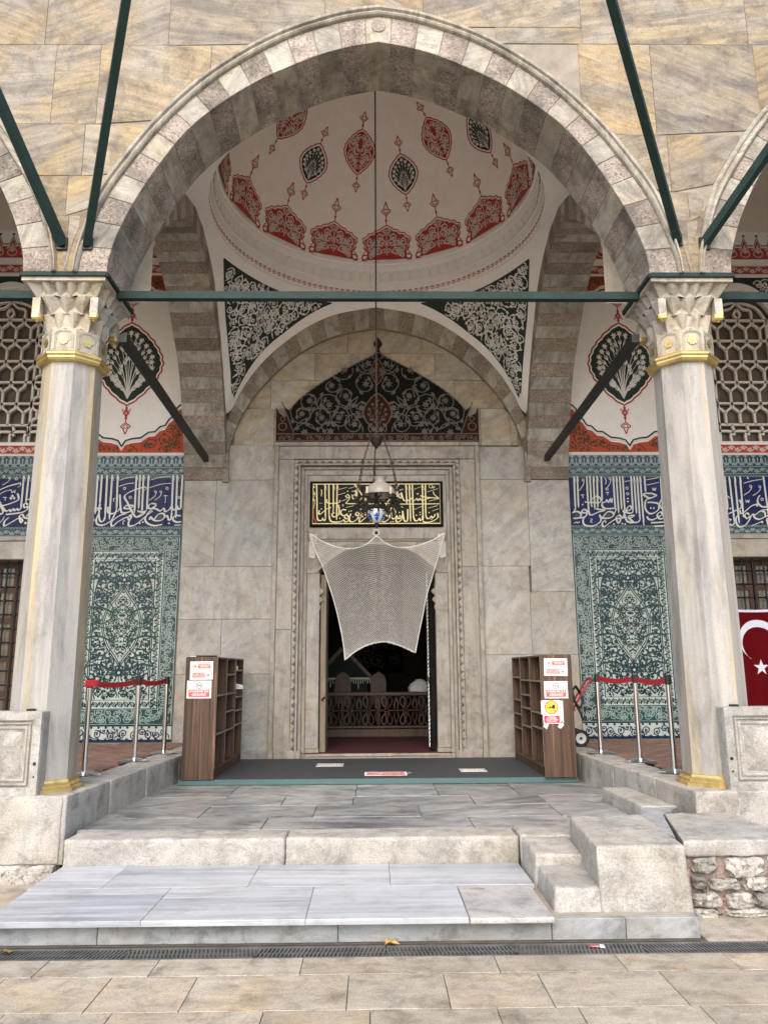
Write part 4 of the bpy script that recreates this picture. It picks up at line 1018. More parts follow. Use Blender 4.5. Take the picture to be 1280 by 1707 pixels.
MB().bbox(-DX, DX, YW - 0.02, YW + TH, MT + 0.011, MT + 0.045, 0.006).build('sill', M['frame_marble'], df)
for sg in (-1, 1): MB().bbox(min(sg * 1.08, sg * 1.46), max(sg * 1.08, sg * 1.46), YW - 0.07, YW + .1, LD, 0.50, 0.008).build('plinth', M['frame_marble'], df)

# open door leaves folded into the passage
dl = thing('door_leaf', 'edge of the old wooden door leaf standing open at the left jamb', 'door', (-0.8, YW + .3, MT))
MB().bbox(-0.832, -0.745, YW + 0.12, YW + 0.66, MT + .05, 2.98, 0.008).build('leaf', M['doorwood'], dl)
MB().tube([(-0.80, YW + .10, 1.18), (-0.78, YW + .07, 1.2), (-0.76, YW + .1, 1.22)], 0.012, 6).build('latch', M['iron_black'], dl)
dr = thing('door_leaf', 'dark door leaf standing open at the right jamb', 'door', (0.8, YW + .4, MT))
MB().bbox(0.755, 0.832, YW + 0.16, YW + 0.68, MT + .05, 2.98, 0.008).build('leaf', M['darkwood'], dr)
rc = thing('rope_chain', 'thin twisted metal chain hanging down beside the right door leaf', 'chain', (0.73, YW + .12, 0.6))
g = MB(); n = 140
for ph in (0, PI): g.tube([(0.725 + .011 * math.cos(i * 0.55 + ph), YW + .12 + .011 * math.sin(i * .55 + ph), 0.52 + 2.5 * i / 260 * 1.0) for i in range(260)], 0.0075, 5)
g.build('twisted_links', M['steel'], rc, fix=False, smooth=180)
MB().bbox(.70, .75, YW + .10, YW + .14, 1.42, 1.50, 0.01).build('hook_plate', M['iron_black'], rc)

# black and gold inscription over the door
GX = [(-1.0, 0.98), (3.675, 4.36)]
ins = thing('calligraphy_board', 'black panel above the door with gold Arabic calligraphy in two lines', 'inscription', (0, YW, 3.68))
MB().bbox(-1.0, 0.98, YW - 0.012, YW + 0.05, 3.675, 4.365, 0.006).build('frame', M['darkwood'], ins)
MB().box(-0.965, 0.945, YW - 0.016, YW + 0.0, 3.71, 4.33).build('ground', M['black'], ins)
class Pen:
    """calligraphy: strokes given in photograph pixels on one wall plane, written with a slanted nib"""
    def __init__(s, ox, oy, sc, Y, w): s.D = Deco(); s.o = (ox, oy, sc); s.Y = Y; s.w = w
    def P(s, p): return wall_xz(s.o[0] + p[0] / s.o[2], s.o[1] + p[1] / s.o[2], s.Y)
    def st(s, *pts, w=1.0, m=0, l=1, n=6, taper=False):
        C = catmull(pts, n) if len(pts) > 2 else [tuple(pts[0][c] + (pts[1][c] - pts[0][c]) * i / 4 for c in (0, 1)) for i in range(5)]
        s.D.stroke([s.P(p) for p in C], s.w * w, m, l, taper, nib=R(35))
    def thin(s, *pts, w=0.36, m=0):
        s.D.stroke([s.P(p) for p in catmull(pts, 5)], s.w * w, m, 1)
    def alif(s, x0, y0, x1, y1, m=0, w=0.9, hook=True):
        s.D.stroke([s.P((x0 + (x1 - x0) * t, y0 + (y1 - y0) * t)) for t in (0, .03, .3, .6, .9, 1)], lambda t: s.w * w * (0.45 if t < .02 else (1.0 if t < .9 else 0.5)), m, 1)
        if hook: s.D.stroke([s.P((x0, y0)), s.P((x0 + 14 * s.o[2] / 8, y0 + 42 * s.o[2] / 8)), s.P((x0 + 24 * s.o[2] / 8, y0 + 82 * s.o[2] / 8))], lambda t: s.w * 0.5 * (1 - t * .8), m, 1)
    def ring(s, x, y, r=16, m=0): 
        c = s.P((x, y)); e = s.P((x + r, y)); s.D.ring(c, e[0] - c[0], s.w * 0.34, m, 1, 10)
    def dia(s, *ps, r=14, m=0):
        for x, y in ps: s.D._add([s.P((x - r, y)), s.P((x, y + r)), s.P((x + r, y)), s.P((x, y - r))], [(0, 1, 2, 3)], m, 1)
    def blob(s, pts, m): s.D.poly([s.P(p) for p in pts], m, 0)
g1 = Pen(515, 798, 11.13, YW, 0.023)
for a in ((145, 105, 155, 740), (300, 105, 310, 740), (372, 105, 375, 700), (455, 105, 455, 560), (525, 105, 515, 770)): g1.alif(*a, hook=a[0] in (300, 455, 525), w=.85)
g1.st((155, 720), (170, 770), (210, 780), (245, 770), (262, 730)); g1.st((262, 760), (295, 780), (312, 740))
g1.st((232, 205), (240, 260), (230, 330), w=.6); g1.dia((232, 565), (470, 640), (575, 738), (720, 238), (810, 240), (845, 235), (745, 610), (785, 600), (1195, 825), (960, 572))
g1.st((200, 590), (185, 640), (215, 660), (290, 600), (370, 545), (410, 540)); g1.st((340, 385), (330, 430), (370, 460), (460, 462), (560, 445), (575, 400), w=.8)
g1.st((375, 690), (400, 780), (470, 810), (590, 800), (640, 770), (670, 800), (710, 800), (740, 760), (730, 700), (690, 680), (660, 715), (690, 745), (725, 740))
g1.st((550, 490), (565, 600), (555, 680)); g1.st((430, 650), (440, 700), (490, 710), (555, 665), (560, 640)); g1.st((690, 585), (620, 580), (590, 640), (640, 690), (720, 650)); g1.st((455, 560), (445, 640), (432, 660), w=.7)
g1.st((780, 650), (750, 740), (770, 800), (830, 800), (905, 740), (930, 660), (890, 630), (865, 665), (900, 690), (925, 680)); g1.dia((815, 715), r=10)
g1.st((1000, 660), (970, 700), (935, 760), (945, 810), (1010, 760), (1100, 690), (1195, 670), (1100, 640), (1035, 640), (1060, 680)); g1.st((985, 645), (960, 690), (1000, 710), (1000, 660), (970, 640), w=.7)
g1.st((755, 340), (720, 300), (685, 330), (720, 360), (755, 345), (735, 400), (690, 460), (800, 468), (900, 465), w=.8); g1.st((1010, 470), (1120, 470), (1270, 465), w=.6)
g1.st((875, 270), (880, 340), (905, 400), (950, 395), (985, 360), w=.8); g1.st((800, 300), (810, 360), (850, 390), (880, 360), (850, 300), (800, 340), w=.7); g1.st((845, 110), (920, 210), (985, 310), w=.9)
for a, b in (((560, 205), (710, 165)), ((740, 185), (850, 155)), ((545, 305), (680, 265)), ((600, 420), (705, 385)), ((690, 540), (830, 505)), ((1120, 790), (1235, 745))): g1.st(a, b, w=.42)
g1.thin((615, 490), (640, 490), (628, 520)); g1.dia((205, 460), (235, 460), r=9)
g1.st((90, 560), (85, 640), (100, 740), (150, 835), w=.7, m=1); g1.st((100, 130), (80, 210), (110, 290), (85, 370), (105, 450), (90, 560), w=.45)
for q in ((95, 160), (95, 285), (95, 400)): g1.D.flower(g1.P(q), 0.02, 5, 0, 2)
g2 = Pen(625, 798, 11.13, YW, 0.023)
for a in ((285, 110, 290, 300), (570, 105, 590, 480), (633, 105, 660, 800), (690, 105, 710, 700), (875, 105, 890, 800), (930, 105, 940, 690)): g2.alif(*a, hook=a[0] in (570, 633, 875), w=.85)
g2.st((940, 680), (960, 735), (1010, 740), (1040, 700), (1070, 730), (1105, 690), (1110, 660)); g2.st((1155, 640), (1165, 720), (1090, 780), (980, 815), (890, 805)); g2.dia((1000, 632), (1045, 755), (765, 680), (835, 632), (835, 672), (450, 630), (235, 552), (405, 250), (470, 215), (508, 205), (295, 805), (335, 800))
g2.st((710, 690), (735, 775), (790, 780), (820, 740), (840, 780), (875, 750), (878, 700)); g2.st((605, 570), (605, 760), (580, 795), (545, 780), (520, 680), (510, 600)); g2.st((520, 660), (470, 740), (400, 740), (395, 800), (450, 800), (520, 720))
g2.st((300, 540), (310, 710), (350, 750), (385, 720), (400, 690), (420, 740), (455, 720), (460, 680)); g2.st((270, 660), (235, 640), (205, 670), (240, 700), (275, 670), (260, 740), (190, 800), (130, 790), (105, 720), (130, 620)); g2.alif(155, 560, 155, 770, hook=False, w=.7)
g2.st((1185, 372), (1090, 360), (960, 350), (870, 330), (840, 320), w=.8); g2.st((1040, 355), (960, 380), (900, 400), (850, 400), (830, 370), (800, 410), (770, 370), (740, 405), (700, 400), (680, 360), (640, 410), (580, 390), w=.8); g2.st((490, 260), (510, 350), (540, 410), (590, 400), w=.9); g2.st((445, 290), (450, 350), (490, 360), (480, 290), (445, 290), w=.7)
g2.st((460, 475), (700, 475), (1190, 470), w=.75); g2.st((1075, 240), (1100, 300), (1185, 372), w=.55); g2.st((450, 105), (380, 200), w=.8); g2.st((360, 240), (290, 350), (200, 500), w=.8); g2.st((220, 370), (150, 390), (160, 450), (270, 470), w=.7); g2.st((20, 455), (150, 470), w=.6)
g2.ring(1030, 145, 34); g2.st((1060, 150), (1085, 180), (1105, 140), w=.5)
for a, b in (((715, 205), (860, 150)), ((960, 250), (1165, 190)), ((1000, 420), (1185, 375)), ((725, 575), (875, 515)), ((980, 550), (1160, 505)), ((1060, 605), (1180, 560)), ((480, 520), (520, 540))): g2.st(a, b, w=.42)
g2.thin((765, 285), (805, 280), (785, 300)); g2.st((350, 560), (380, 610), (375, 670), w=.6); g2.st((70, 740), (60, 800), (30, 790), w=.6)
for q in (g1, g2): q.D.build('gold_lettering', [M['goldpaint'], M['orange']], ins, lambda a, b, h: (a, YW - 0.016 - h, b), 0.001)
D = Deco(); D.stroke([(-.955, 3.72), (.935, 3.72), (.935, 4.32), (-.955, 4.32)], 0.014, 0, 0, closed=True); D.build('gold_border', [M['goldpaint']], ins, lambda a, b, h: (a, YW - 0.016 - h, b), 0.001, kind=None)

# carved wooden panel in the tympanum
wp = thing('tympanum_panel', 'dark carved wooden panel with scalloped pointed outline above the door', 'carved panel', (0, YW - .05, 4.96))
H = [(-1.52, 4.965), (1.54, 4.965), (1.54, 5.52), (1.50, 5.42), (1.40, 5.35)] + [(1.40 - 1.30 * t, 5.37 + 0.98 * (1.12 * t - 0.12 * t ** 2) ** 0.76 + 0.012 * abs(math.sin(t * PI * 18))) for t in np.linspace(0.02, 1, 60)] + [(0.05, 6.42), (0.03, 6.50), (0.085, 6.56), (0.02, 6.66), (-0.045, 6.56), (0.01, 6.50), (-0.01, 6.42)]
H += [(-0.06 - 1.32 * (1 - t), 5.37 + 0.98 * (1.12 * t - 0.12 * t ** 2) ** 0.76 + 0.012 * abs(math.sin(t * PI * 18))) for t in np.linspace(1, 0.02, 60)] + [(-1.38, 5.35), (-1.48, 5.42), (-1.52, 5.52)]
MB().prism(H, WF, -0.06, 0.05).build('back_board', M['redwood'], wp)
H2 = [(0.02 + (x - 0.02) * 0.945, 5.10 + (z - 4.965) * 0.885) for x, z in H if 4.97 < z < 6.45]
H2 = [(-1.25, 5.10), (1.27, 5.10)] + [p for p in H2 if p[1] > 5.44]
MB().prism(H2, WF, -0.064, -0.05).build('dark_field', M['darkwood'], wp)
D = Deco(); ip = in_poly(H2); AX = 0.01
vines(D, lambda x, y: x < AX - 0.03 and ip(x, y) and not (abs(x - AX) < 0.2 - abs(y - 5.45) * .6), (-1.4, 0, 5.08, 6.4), 0.215, 11, 0, 1, 0.075, mirror=AX, dens=1.18, leaves=5, rvar=.2, tries=2500)
D.stroke(H2[1:] + [H2[0]], 0.016, 0, 1); F1 = ogee(0.42, 0.62, 5, True, 5.42); D.poly([(AX + x, z) for x, z in F1], 1, 1); D.stroke([(AX + x, z) for x, z in F1], 0.018, 0, 2, closed=True)
F2 = ogee(0.2, 0.42, 4, True, 6.08); D.poly([(AX + x, z) for x, z in F2], 1, 1); D.stroke([(AX + x, z) for x, z in F2], 0.014, 0, 2, closed=True)
bouquet(D, (AX, 5.18), 0.46, 0.32, 4, 0, 3, 5, 0.07); bouquet(D, (AX, 5.92), 0.30, 0.15, 5, 0, 3, 3, 0.07)
for x in (-1.42, 1.44):
    D.ring((x, 5.20), 0.06, 0.016, 0, 1); D.ring((x, 5.32), 0.035, 0.012, 0, 1)
D.build('carved_vines', [M['vinewood'], M['redwood']], wp, lambda a, b, h: (a, YW - 0.064 - h, b), 0.006, 0.004)
D = Deco(); vines(D, lambda x, y: 4.985 < y < 5.085 and -1.5 < x < 1.52, (-1.5, 1.52, 4.99, 5.08), 0.055, 8, 0, 0, 0.2, dens=1.9, links=False, tries=800, leaves=4)
for z in (4.978, 5.09): D.stroke([(-1.51, z), (1.53, z)], 0.014, 0, 0)
D.build('carved_border', [M['vinewood']], wp, lambda a, b, h: (a, YW - 0.06 - h, b), 0.003)

# ---------------------------------------------------------------- arches across the portico
TR_in = [(-2.32, 4.385), (-2.25, 4.80), (-1.80, 5.80), (-1.20, 6.40), (-0.63, 6.82), (0.0, 6.98)]
TR_out = [(-2.62, 4.385), (-2.45, 5.0), (-2.13, 5.50), (-1.97, 5.78), (-1.47, 6.48), (-0.90, 7.01), (0.0, 7.31)]
YC = 8.85
def transverse(sg):
    nm = 'left' if sg < 0 else 'right'
    t = thing('cross_arch', f'striped stone arch crossing the portico from the {nm} column to the wall', 'arch', (sg * 2.57, YC, 4.39))
    x0, x1 = sg * 2.26, sg * 2.88
    fr = lambda a, b, d: (x0 + (x1 - x0) * d, YC + a, b)
    NV, SUB = 39, 3; I = arch_curve(TR_in, NV * SUB + 1); E = arch_curve(TR_out, NV * SUB + 1)
    for k in range(NV):
        a = I[k * SUB:(k + 1) * SUB + 1]; b = E[k * SUB:(k + 1) * SUB + 1]; P = a + b[::-1]
        P = [(min(max(x, YB - YC + .002), YW - YC - .002), z) for x, z in P]
        if k < NV / 2: P = [(x, max(z, 5.152)) for x, z in P]
        if abs(area2(P)) < 4e-3: continue
        block('voussoir', t, M['breccia_in' if k % 2 == 0 else 'grey_in'], P, lambda a, b, d: fr(a, b, d / 0.62), rnd.uniform(-.002, .002), 0.62, 0.003, 0.004, 0, rnd)
    I = [p for p in I if p[0] > 0 or p[1] > 5.16]; E = [p for p in E if p[0] > 0 or p[1] > 5.16]; nn = min(len(I), len(E)); I, E = I[-nn:], E[-nn:]
    I2 = [(min(max(x * 1.004, YB - YC), YW - YC - .002), z + .008) for x, z in I]; E2 = [(min(max(x, YB - YC), YW - YC - .002), z - .004) for x, z in E]
    m = MB(); m.strip([fr(a, b, .02) for a, b in I2], [fr(a, b, .02) for a, b in E2]); m.strip([fr(a, b, .98) for a, b in I2], [fr(a, b, .98) for a, b in E2]); m.strip([fr(a, b, .02) for a, b in I2], [fr(a, b, .98) for a, b in I2])
    m.build('arch_joints', M['mortar'], t)
    # wall above the arch, plastered on the side bay's face
    n = 40; ys = [YB - YC + (YW - YB) * i / n for i in range(n + 1)]; f = curve_at(TR_out)
    lo = [max(4.4 if y > 0 else 5.3, f(min(max(y, -2.6), 2.6)) - .02) for y in ys]
    m = MB(); m.strip([(x1 - sg * .01, YC + y, z) for y, z in zip(ys, lo)], [(x1 - sg * .01, YC + y, 10.4) for y in ys]); m.strip([(x0 + sg * .03, YC + y, z) for y, z in zip(ys, lo)], [(x0 + sg * .03, YC + y, 10.4) for y in ys])
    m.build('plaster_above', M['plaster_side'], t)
    # impost stone at the wall
    return t
transverse(-1); transverse(1)
# ---------------------------------------------------------------- dome over the central bay
DCY, RR, RZ, DR, DZ, DH = 8.95, 2.12, 7.33, 2.03, 7.83, 1.95
YMIN = YB + 0.004
cly = lambda p: (p[0], max(p[1], YMIN), p[2])
dome = thing('dome', 'painted plaster dome on pendentives over the central bay', 'dome', (0, DCY, RZ))
def cut_front(m):
    """drop what would lie inside the arcade wall"""
    k = [i for i, f in enumerate(m.f) if any(m.v[j][1] > YMIN + 1e-4 for j in f)]; m.f = [m.f[i] for i in k]; m.m = [m.m[i] for i in k]
def dome_pt(lon, lat, h=0.0):
    return cly((( DR - h) * math.cos(lat) * math.sin(lon), DCY + (DR - h) * math.cos(lat) * math.cos(lon), DZ + (DH - h) * math.sin(lat)))
m = MB(); m.grid(lambda a, b: dome_pt(2 * PI * a, PI / 2 * b), 96, 28); m.build('shell', M['plaster_dome'], dome, smooth=180)
# cavetto cornice with a row of little niches
prof = [(2.20, 7.26), (2.13, 7.275), (2.13, 7.315), (2.115, 7.33), (2.115, 7.39), (2.10, 7.40), (2.09, 7.50), (2.075, 7.51), (2.07, 7.66), (2.06, 7.72), (2.045, 7.75), (2.05, 7.79), (2.03, 7.80), (2.03, 7.835)]
m = MB(); m.grid(lambda a, b: cly((prof[round(b * (len(prof) - 1))][0] * math.sin(2 * PI * a), DCY + prof[round(b * (len(prof) - 1))][0] * math.cos(2 * PI * a), prof[round(b * (len(prof) - 1))][1])), 128, len(prof) - 1)
cut_front(m); m.build('cornice', M['plaster'], dome, smooth=35)
cm = lambda r: (lambda a, b, h: cly(((r - h) * math.sin(a / r), DCY + (r - h) * math.cos(a / r), b)))
NN = 84; g = MB()
for k in range(NN):
    a0 = 2 * PI * k / NN; w = 2 * PI / NN * 0.40
    if math.cos(a0) < -0.75: continue
    P = [(a0 - w, 7.515)] + [(a0 - w * math.cos(t), 7.63 + 0.055 * math.sin(t)) for t in np.linspace(0, PI, 7)] + [(a0 + w, 7.515)]
    pt = lambda a, z, r: (r * math.sin(a), DCY + r * math.cos(a), z)
    n = len(P); V = [pt(a, z, 2.066) for a, z in P] + [pt(a0 + (a - a0) * .8, 7.515 + (z - 7.515) * .93, 2.052) for a, z in P]
    g.add(V, [(i, i + 1, n + i + 1, n + i) for i in range(n - 1)] + [tuple(n + i for i in range(n))])
    for dz in (7.40, 7.45):
        g.add([pt(a0 - w, dz + .005, 2.093), pt(a0 + w, dz + .005, 2.093), pt(a0 + w, dz + .045, 2.085), pt(a0 - w, dz + .045, 2.085)], [(0, 1, 2, 3)])
g.build('niche_row', M['plaster'], dome, fix=False, kind='stuff')
# ring of red lozenges
D = Deco(); CR = 2 * PI * 2.115; k = 0; st = CR / 150
while k < 150:
    a = k * st; k += 1
    if math.cos(a / 2.115) < -0.8: continue
    for s in (0.026,): D.stroke([(a - s, 7.352), (a, 7.352 + s), (a + s, 7.352), (a, 7.352 - s)], 0.013, 0, 0, closed=True)
    D._add([(a - .04, 7.387), (a + .04, 7.387), (a, 7.367)], [(0, 1, 2)], 0, 0)
D.build('lozenge_band', [M['red']], dome, cm(2.115), 0.003)
# palmettes round the foot of the dome
def dm(lon0, lat0):
    def f(a, b, h):
        lat = lat0 + b / DR; return dome_pt(lon0 + a / (DR * max(0.25, math.cos(lat))), lat, h)
    return f
W0 = 2 * PI * DR / 15
def palmette(D, seed):
    hw = W0 * 0.46
    half = [(0, 0.50), (0.07, 0.47), (0.10, 0.445), (0.17, 0.43), (0.20, 0.395), (0.27, 0.385), (0.30, 0.345), (0.355, 0.32), (0.36, 0.27), (0.33, 0.235), (0.345, 0.19), (0.31, 0.14)]
    out = [(x, y) for x, y in half]; L = [(-x, y) for x, y in reversed(half[1:])] + half
    L = L[::-1]                                     # from right to left over the top
    P = L + [(-hw * .98, 0.02), (-hw, 0.0), (hw, 0.0), (hw * .98, 0.02)]
    body = [(x * .955, 0.0 + y * .955) for x, y in L] + [(-0.30, 0.05), (-0.33, 0.015), (0.33, 0.015), (0.30, 0.05)]
    D.fan(body, 0, 0, 4, (0, 0.22))
    D.stroke([(hw, 0.06), (hw * .86, 0.12)] + L + [(-hw * .86, 0.12), (-hw, 0.06)], 0.015, 0, 0)
    for s in (1, -1): D.stroke(catmull([(s * hw, 0.015), (s * hw * .9, 0.08), (s * 0.30, 0.09)], 4), 0.02, 0, 0); D.poly([(s * hw, 0.0), (s * (hw - .10), 0.0), (s * hw, 0.05)], 0, 0)
    ins = in_poly([(x * .93, y * .94 + .01) for x, y in body])
    vines(D, lambda x, y: x < -0.012 and ins(x, y), (-.36, 0, 0.0, 0.5), 0.072, seed, 1, 2, 0.19, mirror=0.0, dens=1.25, leaves=7, rvar=.2, tries=900)
    D.stroke([(0, .03), (0, .45)], 0.012, 1, 2); D.stroke([(x * .90, y * .90 + .02) for x, y in L], 0.008, 1, 2)
    finial(D, (0, 0.50), PI / 2, 0.30, 0, 1, 0.013)
dmats = [M['red'], M['offpaint'], M['blackgreen'], M['whitepaint']]
for k in range(-4, 5):
    D = Deco(); palmette(D, 3); D.v = [(a * 1.05 if abs(a) < W0 * .455 else a, b * 1.2) for a, b in D.v]; D.build('palmette', dmats, dome, dm(R(4.7 + 24 * k), 0.005), 0.004, 0.003)
for k in range(5, 11):
    D = Deco(); D.fan([(-.3, .02), (.3, .02), (.34, .25), (0, .5), (-.34, .25)], 0, 0, 3); D.build('palmette', dmats, dome, dm(R(4.7 + 24 * k), 0.02), 0.004, 0.003)
# medallions, red and black in turn
for k in range(-3, 4):
    red = k % 2 == 0
    lon = R(-10.5 + 25.7 * k); lat = R(47.5) if red else R(38)
    D = Deco(); w, h = (0.46, 0.66) if red else (0.44, 0.60)
    O = ogee(w, h, 9); D.stroke(O, 0.018, 0, 0, closed=True)
    Oi = [(x * .90, y * .92) for x, y in O]
    if red:
        D.fan(Oi, 0, 0, 4); ins = in_poly([(x * .97, y * .97) for x, y in Oi])
        vines(D, lambda x, y: x < -0.01 and ins(x, y), (-.25, 0, -.35, .35), 0.085, 21, 1, 2, 0.2, mirror=0.0, dens=1.2, leaves=8, rvar=.25, tries=1500, mc=0)
    else:
        D.fan([(x * .86, y * .88) for x, y in O], 2, 0, 4); ins = in_poly([(x * .82, y * .86) for x, y in O])
        bouquet(D, (0, -h * .40), h * .82, w * .78, 7, 3, 2, 7, 0.075, ins)
    finial(D, (0, h / 2), PI / 2, 0.26, 0, 0, 0.013); finial(D, (0, -h / 2), -PI / 2, 0.26, 0, 0, 0.013)
    D.build('medallion', dmats, dome, dm(lon, lat), 0.004, 0.003)
# rosette at the crown
D = Deco(); D.flower((0, 0), .34, 12, 0, 0, 0, .8); D.flower((0, 0), .22, 8, 1, 1, 0, .6); D.build('crown_rosette', dmats, dome, lambda a, b, h: (a, max(DCY + b, YMIN), DZ + DH - .012 - h), 0.006)

# pendentives
wout = curve_at([(x, z) for x, z in T_out]); tout = curve_at([(x, z) for x, z in TR_out])
SX, SY0, SY1 = 2.262, YB - DCY + .002, YW - DCY - .052
def pend(phi):
    """foot point on the arches and head point on the ring for plan direction phi (0 = towards the wall)"""
    s, c = math.sin(phi), math.cos(phi)
    t = min(SX / abs(s) if abs(s) > 1e-6 else 9e9, (SY1 if c > 0 else -SY0) / abs(c) if abs(c) > 1e-6 else 9e9)
    x, y = s * t, c * t
    if abs(abs(x) - SX) < 1e-6: z = max(tout(max(-2.6, min(2.6, DCY + y - YC))), 5.40, 6.5 - 0.9 * (y - SY0))
    elif c > 0: z = wout(max(-2.29, min(2.29, x)))
    else: return (x, y, max(6.5, ext_f(x))), (RR * s, RR * c, 7.275)
    return (x, y, min(z, 7.24)), (RR * s, RR * c, 7.275)
def pend_pt(phi, t, h=0.0):
    a, b = pend(phi); k = t + 0.18 * t * (1 - t)         # swells outwards like a piece of a sphere
    q = (a[0] + (b[0] - a[0]) * t, a[1] + (b[1] - a[1]) * t); z = a[2] + (b[2] - a[2]) * k
    s, c = math.sin(phi), math.cos(phi)
    return (q[0] - s * h, max(DCY + q[1] - c * h, YMIN), z - h * .4)
m = MB(); m.grid(lambda a, b: pend_pt(2 * PI * a, b), 288, 12); cut_front(m); m.build('pendentive_plaster', M['plaster'], dome, smooth=60)
PC = math.atan2(SX, SY1)
for sg in (-1, 1):
    pc = sg * PC; UL = 2.45; L_ = lambda ph: max(0.02, pend(ph)[1][2] - pend(ph)[0][2])
    def pm(a, b, h, pc=pc):
        ph = pc + a / UL; L = L_(ph); t = min(1, max(0, 1 + b / L)); return pend_pt(ph, t, h)
    us = [u for u in np.linspace(-1.55, 1.55, 200)]
    # field: from 0.12 under the ring down to a margin above the arches
    lo = {}; prof_ = []
    for u in us:
        L = L_(pc + u / UL); top = -0.10 - 0.05 * (1 - min(1, abs(u) / 1.4)) ; bot = -(L - 0.15 - 0.10 * max(0, 1 - abs(u) / 0.5))
        # sides of the arches rise steeply: keep the margin square to the edge
        if bot < top - 0.015: prof_.append((u, top, bot))
    # contiguous run that holds the corner
    D = Deco(); run = [p for p in prof_]
    V = []; F = []
    NT_ = 10
    for (u, tp, bt) in run:
        for j in range(NT_ + 1): V.append((u, tp + (bt - tp) * j / NT_))
    w = NT_ + 1
    for i in range(len(run) - 1):
        if run[i + 1][0] - run[i][0] < 0.04:
            for j in range(NT_): F.append((i * w + j, i * w + j + 1, (i + 1) * w + j + 1, (i + 1) * w + j))
    D._add(V, F, 0, 0)
    ru = np.array([p[0] for p in run]); rt = np.array([p[1] for p in run]); rb = np.array([p[2] for p in run])
    def ins(x, y): return ru[0] < x < ru[-1] and np.interp(x, ru, rb) + .02 < y < np.interp(x, ru, rt) - .02
    vines(D, ins, (ru[0], ru[-1], rb.min(), -.08), 0.118, 31, 1, 2, 0.105, dens=1.15, leaves=9, rvar=.35, tries=2500, mc=0)
    vines(D, ins, (ru[0], ru[-1], rb.min(), -.08), 0.06, 33, 1, 2, 0.2, dens=2.6, leaves=5, rvar=.3, tries=500, links=False)
    D.build('pendentive_painting', [M['blackgreen'], M['whitepaint']], dome, pm, 0.004, 0.003)
# thin plaster rib along the arches
dchain = None

# ---------------------------------------------------------------- side bays
rb_ = random.Random(77)
def ornament_band(D, x0, x1, z0, z1, bg, fg, seed, r=None, l=0, w=0.2):
    r = r or (z1 - z0) * 0.5; xs = np.linspace(x0, x1, max(2, int((x1 - x0) / .3)))
    if bg is not None: D._add([(x, z) for z in (z0, z1) for x in xs], [(i, i + 1, len(xs) + i + 1, len(xs) + i) for i in range(len(xs) - 1)], bg, l)
    x = x0 + r; k = 0; h = z1 - z0; zm = (z0 + z1) / 2
    while x < x1 - r * .4:
        s = 1 if k % 2 else -1
        D.stroke(catmull([(x - r, zm - s * h * .32), (x - r * .35, zm - s * h * .05), (x, zm + s * h * .34), (x + r * .5, zm + s * h * .15), (x + r * .3, zm - s * h * .12), (x, zm + s * h * .02)], 4), h * w * .55, fg, l + 2)
        D.flower((x + r * .1, zm + s * h * .06), h * .17, 6, fg, l + 2, 0.3 * k, .5)
        for da, dl in ((0.9, .34), (-0.6, .3), (2.4, .3)): D.leaf((x - r * .2, zm + s * h * .1), da * s, h * dl, h * .13, fg, l + 2, .9 * s)
        x += r * 1.45; k += 1
